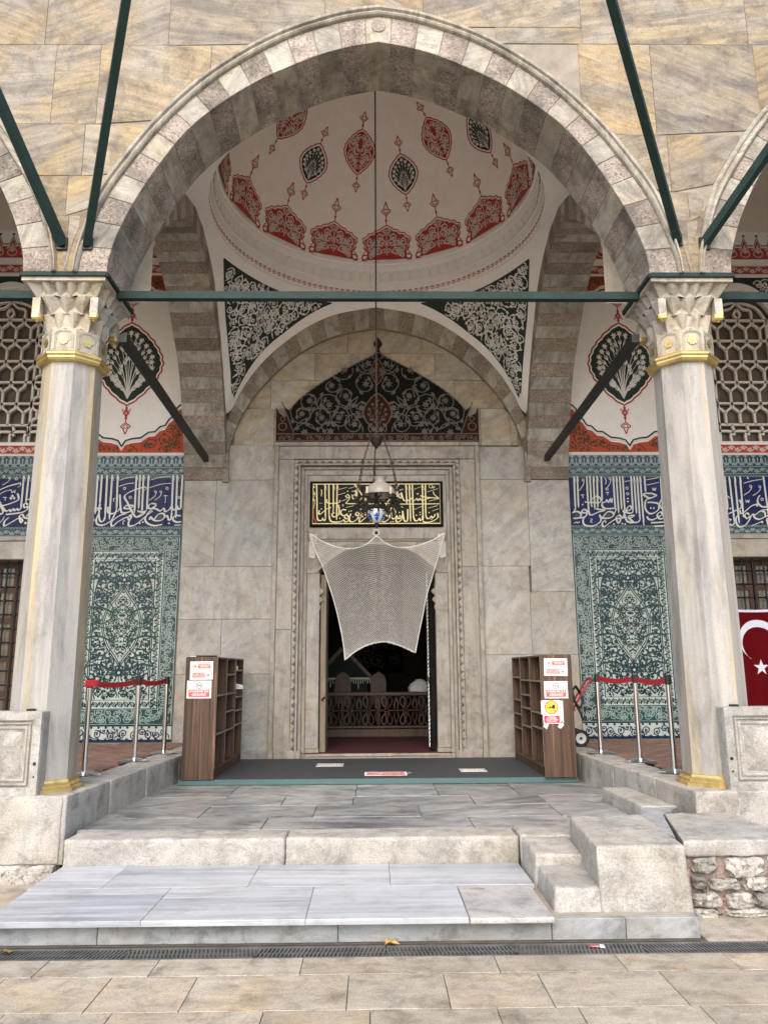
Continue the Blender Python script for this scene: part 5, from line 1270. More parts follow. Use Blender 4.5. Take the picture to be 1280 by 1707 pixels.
def side_bay(sg):
    nm = 'left' if sg < 0 else 'right'
    xs = lambda a: sg * a
    lu = thing('lunette_wall', f'white plaster wall painted with a black flower medallion in the {nm} bay', 'painted wall', (sg * 4.5, YW, 5.0))
    x0, x1 = sorted((sg * 2.875, sg * 8.6)); wx0, wx1 = sorted((sg * 5.02, sg * 6.42))
    # plaster wall with the lattice window left open
    AW = [(wx0, 4.97), (wx1, 4.97), (wx1, 6.42)] + [((wx0 + wx1) / 2 + (wx1 - wx0) / 2 * math.cos(t), 6.42 + 1.09 * math.sin(t) ** 0.9 * (1 - .0 * t)) for t in np.linspace(0, PI, 25)[1:-1]] + [(wx0, 6.42)]
    n = 120; X = np.linspace(x0, x1, n + 1); g = MB()
    top = [float(np.interp(x, [p[0] for p in AW[2:]][::-1], [p[1] for p in AW[2:]][::-1])) if wx0 <= x <= wx1 else None for x in X]
    for i in range(n):
        xm = (X[i] + X[i + 1]) / 2
        if wx0 < xm < wx1:
            a = np.interp(X[i], [p[0] for p in AW[2:]][::-1], [p[1] for p in AW[2:]][::-1]); b = np.interp(X[i + 1], [p[0] for p in AW[2:]][::-1], [p[1] for p in AW[2:]][::-1])
            g.add([(X[i], YW, a), (X[i + 1], YW, b), (X[i + 1], YW, 8.6), (X[i], YW, 8.6), (X[i], YW + .25, a), (X[i + 1], YW + .25, b)], [(0, 1, 2, 3), (0, 4, 5, 1)]); g.add([(X[i], YW, 4.77), (X[i + 1], YW, 4.77), (X[i + 1], YW, 4.97), (X[i], YW, 4.97), (X[i], YW + .25, 4.97), (X[i + 1], YW + .25, 4.97)], [(0, 1, 2, 3), (3, 2, 5, 4)])
        else: g.add([(X[i], YW, 4.77), (X[i + 1], YW, 4.77), (X[i + 1], YW, 8.6), (X[i], YW, 8.6)], [(0, 1, 2, 3)])
    for x in (wx0, wx1): g.add([(x, YW, 4.97), (x, YW + .25, 4.97), (x, YW + .25, 6.42), (x, YW, 6.42)], [(0, 1, 2, 3)])
    g.box(x0, x1, YW + .30, YW + TH, 4.77, 10.4); g.build('plaster', M['plaster'], lu)
    pmt = [M['red'], M['whitepaint'], M['blackgreen'], M['orange'], M['olive'], M['offpaint']]
    wf = lambda a, b, h: (a, YW - h, b)
    # medallion
    mx = sg * 3.80; D = Deco(); w, h = 1.0, 1.36
    O = ogee(w, h, 11, True, 6.24); O = [(mx + x, z) for x, z in O]; sc = lambda P, k: [(mx + (x - mx) * k, 6.24 + (z - 6.24) * k) for x, z in P]
    D.stroke(O, 0.026, 0, 0, closed=True); D.poly(sc(O, .93), 2, 0); ins = in_poly(sc(O, .86))
    bouquet(D, (mx, 6.24 - h * .42), h * .86, w * .80, 12, 1, 2, 11, 0.046, ins); bouquet(D, (mx, 6.30), h * .36, w * .34, 3, 1, 2, 4, 0.06, ins)
    for s in (1, -1):
        z = 6.24 + s * h / 2; a = s * PI / 2
        finial(D, (mx, z), a, 0.2, 0, 0, 0.017); finial(D, (mx, z + s * .14), a, 0.32, 0, 0, 0.017)
        for q in (1, -1): D.stroke(catmull([(mx, z + s * .06), (mx + q * .05, z + s * .09), (mx + q * .06, z + s * .05)], 4), .014, 0, 0)
    D.build('flower_medallion', pmt, lu, wf, 0.002)
    # brick-red border with scalloped black line, below and above
    D = Deco(); px0, px1 = sorted((sg * 2.9, sg * 4.78)); hw = (px1 - px0) / 2; c = (px0 + px1) / 2
    prof = [(0, 0.03), (.06, .12), (.16, .15), (.30, .165), (.42, .25), (.52, .26), (.60, .34), (.68, .36), (.74, .46), (.82, .52), (.84, .62), (.90, .68), (1.0, .72)]
    prof = [(0, 0.02)] + [(a + .0, b) for a, b in prof]
    top = [(c + hw * a * s, b) for s in (-1, 1) for a, b in (prof[::-1] if s < 0 else prof[1:])]
    def border(zb, sgn):
        T = [(x, zb + sgn * b) for x, b in top]
        for i in range(len(T) - 1): D._add([(T[i][0], zb), (T[i + 1][0], zb), T[i + 1], T[i]], [(0, 1, 2, 3)], 3, 0)
        T2 = [(x, z + sgn * .035) for x, z in T]; D.stroke(T2, 0.035, 1, 0); D.stroke([(x, z + sgn * .035) for x, z in T2], 0.026, 2, 0)
        vines(D, lambda x, y: px0 + .03 < x < px1 - .03 and .02 < (y - zb) * sgn < np.interp(x, [p[0] for p in top], [p[1] for p in top]) - .03, (px0, px1, *sorted((zb, zb + sgn * .75))), 0.10, 5, 4, 1, 0.12, dens=1.15, leaves=6, rvar=.4, tries=1500, links=True)
    border(4.815, 1); border(7.72, -1)
    D.poly([(px0, 4.775), (px1, 4.775), (px1, 4.812), (px0, 4.812)], 1, 0)
    D.build('scalloped_border', pmt, lu, wf, 0.002)
    # red bands under the vault and under the window
    D = Deco(); bx0, bx1 = x0 + .01, x1 - .01
    ornament_band(D, bx0, bx1, 7.76, 7.90, 0, 5, 1); D.stroke([(bx0, 7.755), (bx1, 7.755)], .016, 1, 1); D.stroke([(bx0, 7.905), (bx1, 7.905)], .016, 1, 1)
    z0 = 8.02; k = 0; x = bx0
    D.poly([(bx0, z0), (bx1, z0), (bx1, z0 + .2), (bx0, z0 + .2)], 0, 0)
    while x < bx1:
        T = [(x, z0 + .2), (x + .05, z0 + .2), (x + .10, z0 + .34), (x + .15, z0 + .2), (x + .21, z0 + .2)]; D.poly(T, 0, 0); D.stroke([(a, b + .018) for a, b in T], .016, 5, 1); D.stroke([(a, b + .04) for a, b in T], .02, 2, 0); D.dot((x + .10, z0 + .41), .022, 2, 0)
        D.leaf((x + .10, z0 + .10), PI / 2, .16, .05, 5, 2); 
        for s in (1, -1): D.stroke(catmull([(x + .10, z0 + .03), (x + .10 + s * .07, z0 + .07), (x + .10 + s * .05, z0 + .15), (x + .10 + s * .02, z0 + .11)], 4), .016, 5, 2); D.stroke(catmull([(x + .0 + .0, z0 + .16), (x + .1 - s * .05, z0 + .19), (x + .1, z0 + .12)], 3), .012, 5, 2)
        x += .21
    D.build('red_band', pmt, lu, wf, 0.002)
    D = Deco(); a0, a1 = sorted((sg * 4.84, sg * 8.5)); ornament_band(D, a0, a1, 4.80, 4.93, 0, 5, 2); D.stroke([(a0, 4.795), (a1, 4.795)], .014, 5, 1); D.build('red_sill_band', pmt, lu, wf, 0.002)
    # black spandrels over the window
    D = Deco(); a0, a1 = sorted((sg * 4.84, sg * 6.6)); cxw = (wx0 + wx1) / 2
    ar = lambda x: float(np.interp(x, [p[0] for p in AW[2:]][::-1], [p[1] for p in AW[2:]][::-1])) if wx0 <= x <= wx1 else 6.42
    Xs = np.linspace(a0, a1, 60)
    for p, q in zip(Xs, Xs[1:]):
        za, zb = ar(p) + .10, ar(q) + .10
        if abs((p + q) / 2 - cxw) > .74: za = zb = 6.5
        if max(za, zb) < 7.68: D._add([(p, za), (q, zb), (q, 7.70), (p, 7.70)], [(0, 1, 2, 3)], 2, 0)
    vines(D, lambda x, y: a0 + .03 < x < a1 - .03 and 7.67 > y > (ar(x) + .13 if abs(x - cxw) < .74 else 6.54), (a0, a1, 6.5, 7.7), .11, 41, 1, 2, .15, dens=1.2, tries=1500, leaves=8)
    D.build('window_spandrels', pmt, lu, wf, 0.002)
    # vault
    v = MB(); yv0, yv1 = YB + .01, YW; xa, xb = x0 + .0, x1
    def vp(a, b):
        x = xa + (xb - xa) * a; y = yv0 + (yv1 - yv0) * b
        e = min(1, min((x - xa), (xb - x), (y - yv0) if False else 9, (yv1 - y)) / 1.5); return (x, y, 8.5 + 1.3 * math.sqrt(max(0, 1 - (1 - e) ** 2)))
    v.grid(vp, 40, 30)
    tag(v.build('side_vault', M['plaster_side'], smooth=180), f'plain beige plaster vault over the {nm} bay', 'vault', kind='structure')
    # chain of a lamp in the side bay
    c = MB(); cx = sg * 5.35
    c.tube([(cx, 9.0, 9.7), (cx, 9.0, 3.4)], 0.008, 6)
    ch = tag(c.build('lamp_chain', M['bronze']), f'thin lamp chain hanging in the {nm} bay', 'chain')
    # lattice window: one pierced slab with glass behind
    wn_ = thing('lattice_window', f'arched window with a pierced white lattice high in the {nm} bay', 'window', (cxw, YW, 4.97))
    D = Deco(); ins = in_poly([(cxw + (x - cxw) * .985, z) for x, z in AW])
    rows_ = [5.27 + .345 * k for k in range(6)]; pw_ = 0.225; inner = 0.42
    def seg(P, w=.034):
        run = []
        for p in P + [None]:
            if p is not None and ins(*p): run.append(p)
            else:
                if len(run) > 1: D.stroke(run, w, 0, 0)
                run = []
    def line(a, b, w=.034): seg([(a[0] + (b[0] - a[0]) * t / 24, a[1] + (b[1] - a[1]) * t / 24) for t in range(25)], w)
    for x in (cxw - inner - .03, cxw + inner + .03): line((x, 4.97), (x, 6.95))
    for z in rows_: line((wx0, z), (wx1, z))
    for r_, z in enumerate(rows_[:5]):
        for k in range(-2, 3):
            x = cxw + k * pw_ + (pw_ / 2 if r_ % 2 == 0 else 0) - pw_ / 2 * 0
            if abs(x - cxw) > inner: continue
            seg([(x, z), (x, z + .19)]); 
            for s in (1, -1): seg(catmull([(x, z + .19), (x + s * .05, z + .24), (x + s * .09, z + .27), (x + s * pw_ / 2, z + .345)], 4))
        for s in (1, -1):
            xo = cxw + s * (inner + .03); xe = cxw + s * .70
            seg(catmull([(xo, z), (xo + s * .06, z + .10), (xe, z + .13)], 5)); seg(catmull([(xo, z + .345), (xo + s * .06, z + .24), (xe, z + .21)], 5)); seg([(xo + s * .09, z + .12), (xo + s * .09, z + .22)])
    for k in range(-2, 3):
        x = cxw + k * pw_ * 1.0
        seg(catmull([(x - .05, 4.97), (x - .06, 5.10), (x, 5.16), (x + pw_ - .06, 5.16), (x + pw_, 5.10)], 4)); seg([(x + .0, 5.16), (x - .03, 5.27)])
    z = rows_[5]
    for s in (1, -1):
        seg(catmull([(cxw, z + .30), (cxw + s * .10, z + .2), (cxw + s * .22, z + .16), (cxw + s * .22, z)], 5)); seg(catmull([(cxw, z + .02), (cxw + s * .05, z + .10), (cxw, z + .19)], 5)); seg(catmull([(cxw, z + .32), (cxw + s * .3, z + .22), (cxw + s * .45, z)], 5)); seg([(cxw + s * .3, z + .22), (cxw + s * .36, z + .4)]); seg(catmull([(cxw + s * .12, z + .29), (cxw + s * .14, z + .5)], 4))
    V2 = [(a, YW + .10, b) for a, b in D.v]; o = MB(); o.v = V2; o.f = D.f; o.m = [0] * len(D.f)
    V3 = [(a, YW + .055, b) for a, b in D.v]; nv = len(V2); o.v = V2 + V3; o.f = [tuple(i + nv for i in f) for f in D.f] + list(D.f)
    ed = {}
    for f in D.f:
        for i in range(len(f)): e = (f[i], f[(i + 1) % len(f)]); ed[e] = ed.get(e, 0) + 1
    for (a, b) in ed:
        if (b, a) not in ed: o.f.append((a, b, b + nv, a + nv))
    o.m = [0] * len(o.f); o.build('pierced_lattice', M['lattice'], wn_, fix=False)
    fr = MB(); P1 = AW; P2 = [(cxw + (x - cxw) * .93, 4.97 + (z - 4.97) * .982 + .02) for x, z in AW]; k = len(AW)
    V = [(x, YW + .02, z) for x, z in P1] + [(x, YW + .02, z) for x, z in P2] + [(x, YW + .10, z) for x, z in P2]
    fr.add(V, [(i, (i + 1) % k, k + (i + 1) % k, k + i) for i in range(k)] + [(k + i, k + (i + 1) % k, 2 * k + (i + 1) % k, 2 * k + i) for i in range(k)]); fr.build('frame', M['lattice'], wn_, fix=False)
    MB().prism(AW, WF, .16, .18).build('pane', M['pane_dark'], wn_)

    # ------------------------------------------------ tiles
    tb = tag(MB().box(x0, x1, YW + .012, YW + TH, 3.50, 4.77).build('tile_backing', M['mortar']), f'mortar bed behind the tiles of the {nm} bay', 'wall', kind='structure')
    MB_ = MB()
    pier = sorted((sg * 2.875, sg * 4.46)); MB_.box(pier[0], pier[1], YW + .012, YW + TH, PD - .1, 3.495)
    far = sorted((sg * 6.9, sg * 8.6)); MB_.box(far[0], far[1], YW + .012, YW + TH, PD - .1, 3.495); MB_.build('pier', M['mortar'], tb)
    # tile panel
    tp = thing('tile_panel', f'green and white glazed tile panel with a pointed medallion at the {"left" if sg < 0 else "right"} of the portal', 'tile panel', (sg * 3.65, YW, PD))
    ex = sg * 2.885; T = 0.2235
    tw = MB().bbox(-T / 2 + .0013, T / 2 - .0013, 0, .02, -T / 2 + .0013, T / 2 - .0013, .003).mesh('tile', M['tile_white']); tt = tw.copy(); tt.materials[0] = M['tile_teal']
    ncol, nrow = 7, 13
    for i in range(ncol):
        for j in range(nrow):
            edge = i in (0, ncol - 1) or j in (0, nrow - 1) or j == 1
            if j == 0: edge = False
            place('tile', tt if edge else tw, (ex + sg * (i + .5) * T, YW - .008, PD + (j + .5) * T), tp, (rb_.uniform(-.005, .005), 0, rb_.uniform(-.005, .005)))
    tx0, tx1 = sorted((ex, ex + sg * ncol * T)); tz0, tz1 = PD, PD + nrow * T; cx = (tx0 + tx1) / 2
    D = Deco(); K = [M['ink'], M['ink_teal'], M['ink_blue'], M['tile_line'], M['tile_white']]
    # outer band over teal tiles
    def loop_band(x0, x1, z0, z1, w, fg, seed):
        vines(D, lambda x, y: x0 + .012 < x < x1 - .012 and z0 + .012 < y < z1 - .012 and not (x0 + w < x < x1 - w and z0 + w < y < z1 - w), (x0, x1, z0, z1), w * .27, seed, fg, 1, .17, dens=1.25, tries=8000, leaves=5, rvar=.25)
    loop_band(tx0, tx1, tz0 + T, tz1, T, 3, 3)
    for s, e in ((0.012, 3), (T - .012, 3)): D.stroke([(tx0 + s, tz0 + T + s), (tx1 - s, tz0 + T + s), (tx1 - s, tz1 - s), (tx0 + s, tz1 - s)], .014, 3, 1, closed=True)
    # lower chequer row
    vines(D, lambda x, y: tx0 + .01 < x < tx1 - .01 and tz0 + .03 < y < tz0 + T - .05, (tx0, tx1, tz0, tz0 + T), .06, 9, 2, 1, .22, dens=1.5, tries=900, leaves=6, rvar=.1)
    D.stroke([(tx0, tz0 + .015), (tx1, tz0 + .015)], .03, 2, 1)
    for k in range(int((tx1 - tx0) / .10)): D.flower((tx0 + .05 + k * .1, tz0 + .03), .03, 5, 2, 1); D.flower((tx0 + .05 + k * .1, tz0 + T - .03), .025, 5, 2, 1)
    D.stroke([(tx0, tz0 + T - .008), (tx1, tz0 + T - .008)], .014, 0, 1)
    # inner band of rosettes
    i0 = T; bw = 0.12; bx0, bx1, bz0, bz1 = tx0 + i0, tx1 - i0, tz0 + 2 * T, tz1 - i0
    for s in (0.0, bw): D.stroke([(bx0 + s, bz0 + s), (bx1 - s, bz0 + s), (bx1 - s, bz1 - s), (bx0 + s, bz1 - s)], .016, 0, 1, closed=True)
    nx = int((bx1 - bx0) / .085); nz = int((bz1 - bz0) / .085)
    for k in range(nx + 1):
        for z in (bz0 + bw / 2, bz1 - bw / 2):
            x = bx0 + (bx1 - bx0) * k / nx; D.ring((x, z), .026, .013, 0, 1, 8); D.dot((x, z), .010, 2, 1, 6); D.stroke(catmull([(x + .02, z - .04), (x + .04, z), (x + .06, z + .04)], 3), .016, 0, 1)
    for k in range(nz + 1):
        for x in (bx0 + bw / 2, bx1 - bw / 2):
            z = bz0 + (bz1 - bz0) * k / nz; D.ring((x, z), .026, .013, 0, 1, 8); D.dot((x, z), .010, 2, 1, 6); D.stroke(catmull([(x - .04, z + .02), (x, z + .04), (x + .04, z + .06)], 3), .016, 0, 1)
    D._add([(bx0, bz0 - .03), (bx1, bz0 - .03), (bx1, bz0 - T * .95), (bx0, bz0 - T * .95)], [(0, 3, 2, 1)], 1, 0)
    # field
    fx0, fx1, fz0, fz1 = bx0 + bw + .012, bx1 - bw - .012, bz0 + bw + .012, bz1 - bw - .012
    zc = fz0 + (fz1 - fz0) * .52; hw = (fx1 - fx0) / 2
    hf = [(0, -.58), (.025, -.50), (.09, -.40), (.19, -.26), (.25, -.08), (.25, .08), (.19, .26), (.09, .40), (.025, .50), (0, .58)]; med = [(a, zc + b) for a, b in catmull(hf, 5)]; med += [(-a, z) for a, z in reversed(med[1:-1])]; medp = [(cx + x, z) for x, z in med]; im = in_poly([(cx + (x) * .92, zc + (z - zc) * .94) for x, z in med]); om = in_poly([(cx + x * 1.12, zc + (z - zc) * 1.08) for x, z in med])
    for k in (1.0, 1.09): D.stroke([(cx + x * k, zc + (z - zc) * k) for x, z in med], .014, 0, 1, closed=True)
    vines(D, lambda x, y: x < cx - .008 and im(x, y), (cx - .34, cx, zc - .5, zc + .5), .062, 51, 0, 1, .17, mirror=cx, dens=1.15, leaves=6, tries=6000, rvar=.3)
    for k in range(-5, 6): D.flower((cx, zc + k * .075), .026 if k % 2 else .034, 6, 0, 2, PI / 2, .45)
    # big leaf circles
    for s in (1, -1):
        for (dx, dz, r) in ((.29, .62, .20), (.30, .20, .17), (.30, -.22, .20), (.28, -.62, .20), (.16, .86, .17)):
            ctr = (cx + s * dx, zc + dz)
            D.ring(ctr, r, .017, 1, 1, 26)
            D.stroke(catmull([(ctr[0] - s * r, ctr[1] - .02), (ctr[0], ctr[1] + r * .35), (ctr[0] + s * r, ctr[1] + .05)], 6), .03, 1, 1)
    ov = [(cx + hw * .98 * math.cos(t), zc + .38 + .62 * math.sin(t) ** 1.0) for t in np.linspace(0, PI, 30)]
    D.stroke([(cx + hw * .97, fz0 + .3)] + ov + [(cx - hw * .97, fz0 + .3)], .014, 0, 1)
    vines(D, lambda x, y: fx0 < x < cx - .006 and fz0 < y < fz1 and not om(x, y), (fx0, cx, fz0, fz1), .105, 61, 0, 1, .12, mf=2, mirror=cx, dens=1.1, leaves=9, tries=5000, rvar=.3, ml=0)
    vines(D, lambda x, y: fx0 < x < cx - .006 and fz0 < y < fz1 and not om(x, y), (fx0, cx, fz0, fz1), 0.034, 63, 0, 1, .22, mf=2, mirror=cx, dens=3.6, leaves=4, tries=700, links=False)
    for s in (1, -1):
        D.flower((cx, zc + s * .66), .07, 8, 2, 2, 0, .6, 4); D.flower((cx, zc + s * .82), .05, 6, 0, 2, 0, .5, 4); D.stroke([(cx, zc + s * .5), (cx, zc + s * .9)], .014, 1, 1)
        D.flower((cx + s * hw * .9, zc), .05, 8, 1, 2, 0, .6, 4)
    D.build('glaze_painting', K, tp, lambda a, b, h: (a, YW - .008 - h, b), 0.0016, 0.0010)

    # inscription band: three courses of blue tiles with frames above and below
    ib = thing('inscription_band', f'cobalt blue tile band with white Arabic lettering along the {nm} wall', 'tile band', (sg * 4.5, YW, 3.6))
    zb0, zb1 = 3.69, 4.42; hh = (zb1 - zb0) / 3; cw = .235; nb = 23
    me = MB().bbox(-cw / 2 + .0015, cw / 2 - .0015, 0, .02, -hh / 2 + .0015, hh / 2 - .0015, .003).mesh('tile', M['tile_blue'])
    fe = MB().bbox(-cw / 2 + .001, cw / 2 - .001, 0, .02, -.17 + .001, .17 - .001, .002).mesh('frieze_tile', M['tile_frieze']); le = MB().bbox(-cw / 2 + .001, cw / 2 - .001, 0, .02, -.0725 + .001, .0725 - .001, .002).mesh('border_tile', M['tile_frieze'])
    for i in range(nb):
        x = ex + sg * (i + .5) * cw
        for j in range(3): place('tile', me, (x, YW - .008, zb0 + (j + .5) * hh), ib, (rb_.uniform(-.006, .006), 0, rb_.uniform(-.006, .006)))
        place('frieze_tile', fe, (x, YW - .008, 4.595), ib); place('border_tile', le, (x, YW - .008, 3.614), ib)
    D = Deco(); K2 = [M['tile_line'], M['navy'], M['ink']]; ax0, ax1 = sorted((ex, ex + sg * nb * cw)); tl = lambda a, b, h: (a, YW - .008 - h, b)
    x = ax0 + .06
    while x < ax1:
        D.flower((x, 4.655), .062, 9, 1, 0, PI / 2, .5); D.leaf((x, 4.63), PI / 2, .10, .05, 0, 1); D.poly([(x - .06, 4.77), (x + .06, 4.77), (x, 4.72)], 0, 0)
        for s in (1, -1): D.stroke(catmull([(x + s * .055, 4.72), (x + s * .06, 4.64), (x + s * .02, 4.60)], 4), .014, 0, 0); D.leaf((x + s * .06, 4.60), PI / 2 + s * .7, .07, .025, 0, 1)
        x += .12
    ornament_band(D, ax0, ax1, 4.475, 4.575, None, 0, 4, .06, 0, .22); ornament_band(D, ax0, ax1, 3.555, 3.645, None, 0, 6, .055, 0, .22)
    for z in (4.58, 4.47, 3.55): D.stroke([(ax0, z), (ax1, z)], .009, 0, 1)
    for z, s in ((4.435, 1), (3.668, 1)):
        D._add([(ax0, z - .022), (ax1, z - .022), (ax1, z + .022), (ax0, z + .022)], [(0, 1, 2, 3)], 2, 0); x = ax0
        P = []
        while x < ax1: P += [(x, z - .014), (x + .006, z + .012), (x + .022, z + .012), (x + .028, z - .014)]; x += .045
        D.stroke(P, .008, 0, 1)
    D.build('border_painting', K2, ib, tl, 0.0008, 0.0010)
    return ib
BANDS = {}
for sg in (-1, 1): BANDS[sg] = side_bay(sg)
def letters(ib, *pens):
    for q in pens: q.D.build('white_lettering', [M['letter'], M['ink_teal']], ib, lambda a, b, h: (a, YW - .008 - h, b), 0.0022, 0.0012)
A = Pen(150, 780, 8, YW, 0.029)
for a in ((112, 95, 78, 615), (168, 95, 140, 480), (238, 95, 210, 650), (305, 95, 265, 690), (378, 95, 362, 560), (628, 95, 600, 600), (675, 95, 655, 545), (722, 95, 700, 600), (788, 95, 765, 560), (1115, 95, 1095, 600), (1170, 95, 1150, 670), (1240, 95, 1215, 540)):
    A.alif(*a, hook=a[0] not in (168, 238))
A.st((140, 480), (128, 640), (150, 715), (190, 705), (210, 650)); A.st((362, 560), (300, 690), (200, 760), (110, 755), (92, 690), (130, 610))
A.st((405, 355), (412, 500), (425, 585), (445, 600), (510, 595), (580, 560)); A.st((250, 520), (248, 590), (300, 612), (375, 580), (420, 520))
A.st((750, 255), (600, 295), (470, 375), (510, 470), (575, 600), (620, 655), (690, 640), (745, 595)); A.st((750, 255), (755, 275), (730, 302), w=.5)
A.st((455, 540), (490, 505), (560, 502), (580, 515), (530, 545), (455, 540)); A.st((640, 575), (700, 592), (758, 572), (690, 620), (640, 650))
A.st((590, 615), (530, 640), (560, 655), (525, 695), (500, 660), (380, 720), (320, 775), (292, 765), (300, 715), (400, 640), (490, 610))
A.st((845, 575), (770, 630), (620, 755), (530, 775), (525, 720), (570, 645)); A.st((890, 485), (825, 478), (782, 515), (810, 545), (895, 500), (830, 555), (770, 620), (742, 690), (780, 745), (870, 772), (970, 755))
A.st((1222, 500), (1210, 548), (1180, 545), (1165, 510), (1145, 555), (1110, 555), (1092, 515), (1060, 560), (1010, 585), (990, 540), (945, 575), (890, 550), (850, 540))
A.st((860, 690), (920, 620), (985, 612), (1002, 655), (950, 702), (860, 700), (815, 655), (800, 695)); A.st((1002, 655), (1035, 640), (1055, 690), (1085, 685), (1097, 600)); A.blob([(865, 685), (925, 630), (980, 632), (985, 660), (945, 685)], 1)
A.st((1215, 640), (1140, 640), (1112, 690), (1160, 725), (1222, 718)); A.st((30, 545), (95, 540), (165, 545)); A.st((165, 540), (60, 590), (30, 640), (60, 700), (30, 725)); A.st((1130, 765), (1220, 762), w=.6)
for a in (((410, 165), (500, 135), (600, 120)), ((395, 250), (500, 215), (600, 203)), ((825, 160), (950, 125), (1085, 115)), ((800, 265), (950, 220), (1085, 208))): A.thin(*a)
for q in ((468, 275), (545, 395), (1035, 275), (1195, 395)): A.ring(*q)
for q in ((880, 320), (950, 320)): A.ring(*q, r=12); A.thin((q[0] + 12, q[1] + 8), (q[0] - 10, q[1] + 60), (q[0] - 80, q[1] + 112))
A.dia((670, 740), (713, 725), (1060, 742)); A.thin((990, 378), (1010, 368), (1040, 375)); A.thin((1012, 372), (1015, 430), (1005, 470)); A.thin((325, 455), (322, 415), (345, 410)); A.thin((450, 760), (450, 715), (475, 705))
B = Pen(0, 780, 15.52, YW, 0.029)
for a in ((640, 200, 560, 1060), (765, 200, 690, 900), (880, 200, 790, 1000)): B.alif(*a)
B.st((560, 1050), (500, 1100), (460, 1060), (400, 1110), (360, 1060), (300, 1130), (260, 1090), (170, 1120), (60, 980), (0, 870)); B.st((470, 660), (500, 760), (480, 840), (300, 920), (100, 980), (0, 990)); B.st((560, 395), (450, 420), (230, 480), (0, 580)); B.st((560, 395), (545, 460), (470, 515), w=.5); B.thin((0, 690), (150, 610), (320, 570))
B.st((740, 960), (690, 920), (630, 960), (660, 1030), (730, 1000), (720, 1080), (560, 1160), (170, 1210)); B.st((920, 990), (830, 1010), (740, 1000)); B.st((930, 800), (800, 810), (690, 830), w=.7); B.ring(890, 920, 50)
B.st((900, 1290), (740, 1310), (640, 1280), (600, 1210), (520, 1260), (560, 1420), (600, 1360), (520, 1300), (350, 1390), (150, 1500), (120, 1440), (160, 1360), (250, 1290)); B.st((790, 1000), (770, 1200), w=.7); B.st((700, 1260), (800, 1160), (930, 1110)); B.blob([(740, 1245), (820, 1170), (920, 1130), (915, 1235)], 1)
B.dia((340, 730), (300, 790), (385, 785), (680, 1430), (765, 1430), r=40); B.ring(440, 285, 32); B.ring(265, 265, 26); B.thin((285, 290), (230, 360), (80, 450)); B.thin((310, 570), (330, 650), (370, 600), (400, 650), (415, 570)); B.thin((95, 770), (150, 765), (200, 775)); B.thin((155, 770), (160, 850)); B.st((0, 1180), (60, 1200), (100, 1120), (40, 1000)); B.ring(120, 235, 26); B.thin((130, 1260), (100, 1330), (10, 1430))
letters(BANDS[-1], A, B)
C = Pen(945, 780, 6.92, YW, 0.029)
for a in ((75, 95, 92, 470), (112, 95, 128, 460), (222, 95, 235, 400), (258, 90, 275, 430), (298, 95, 315, 480), (340, 95, 350, 460), (388, 95, 400, 380), (525, 95, 550, 460), (562, 95, 590, 520), (600, 95, 625, 480), (635, 95, 660, 500), (730, 95, 755, 500), (765, 95, 795, 530), (800, 95, 835, 600), (835, 95, 880, 665), (885, 95, 900, 280), (1070, 95, 1105, 580), (1110, 95, 1150, 560), (1155, 95, 1195, 500)):
    C.alif(*a, hook=a[0] not in (222, 258, 388, 600, 635, 885), w=.85)
C.st((92, 470), (80, 500), (55, 520)); C.st((60, 520), (110, 505), (155, 530), (140, 575), (70, 585)); C.st((140, 580), (210, 560), (225, 500), (185, 480), (165, 515), (215, 520)); C.blob([(70, 570), (100, 525), (140, 530), (135, 565)], 1)
C.st((200, 395), (280, 400), (370, 400), (385, 360), (330, 330), (260, 375)); C.blob([(270, 380), (330, 340), (370, 360), (350, 388)], 1); C.st((240, 400), (245, 500), (270, 545), (360, 510), (430, 490), (360, 480), (330, 470))
C.st((405, 400), (400, 440), (440, 470), (540, 465), (550, 430)); C.st((395, 400), (440, 395), (450, 370), (475, 400), (490, 360), (510, 400), (515, 350), w=.8)
C.st((400, 580), (460, 510), (520, 515), (530, 550), (480, 580), (390, 575), (370, 540)); C.blob([(420, 560), (465, 520), (510, 530), (480, 565)], 1); C.st((385, 560), (380, 620), (300, 670), (200, 660), (180, 600), (210, 560)); C.st((530, 550), (560, 480), (540, 470), w=.7)
C.st((600, 540), (560, 580), (590, 640), (610, 590), (560, 590), (480, 640), (420, 680), (400, 640), (440, 600)); C.st((590, 540), (640, 580), (655, 540), (690, 620), (760, 630), (700, 570), (740, 550), (770, 555), (720, 580)); C.st((690, 620), (800, 630), (835, 600))
C.st((755, 500), (740, 520), (690, 520), (680, 480), (715, 440), (740, 470), (690, 500), (660, 520), (640, 490)); C.st((660, 500), (655, 560), (670, 580))
C.st((1030, 320), (960, 295), (880, 300), (885, 320), (950, 350), (1030, 320)); C.st((960, 350), (900, 380), (900, 480), (960, 530), (1040, 490), (1050, 420), (980, 400), (920, 400)); C.blob([(905, 315), (960, 310), (980, 325), (920, 345)], 1)
C.st((1105, 580), (1080, 590), (1050, 580), (1035, 540), (1070, 510), (1090, 540), (1040, 570), (980, 600), (930, 590), (920, 560)); C.st((1195, 500), (1190, 570), (1130, 620), (960, 635)); C.st((1225, 610), (1150, 660), (1000, 675)); C.st((1080, 370), (1060, 420), (1090, 470), (1160, 480), (1210, 460))
C.dia((175, 425), (280, 440), (695, 355), (695, 390), (960, 465), (995, 465), (535, 650), (632, 645), (665, 650), (440, 625), r=12)
for q in ((455, 245), (685, 235), (693, 300)): C.ring(*q, r=14)
for q in ((180, 140), (488, 125)): C.ring(*q, r=13); C.thin((q[0] + 12, q[1] + 6), (q[0], q[1] + 60), (q[0] - 45, q[1] + 125))
for a in (((910, 140), (1048, 112)), ((910, 200), (1050, 170)), ((655, 160), (715, 150))): C.thin(*a)
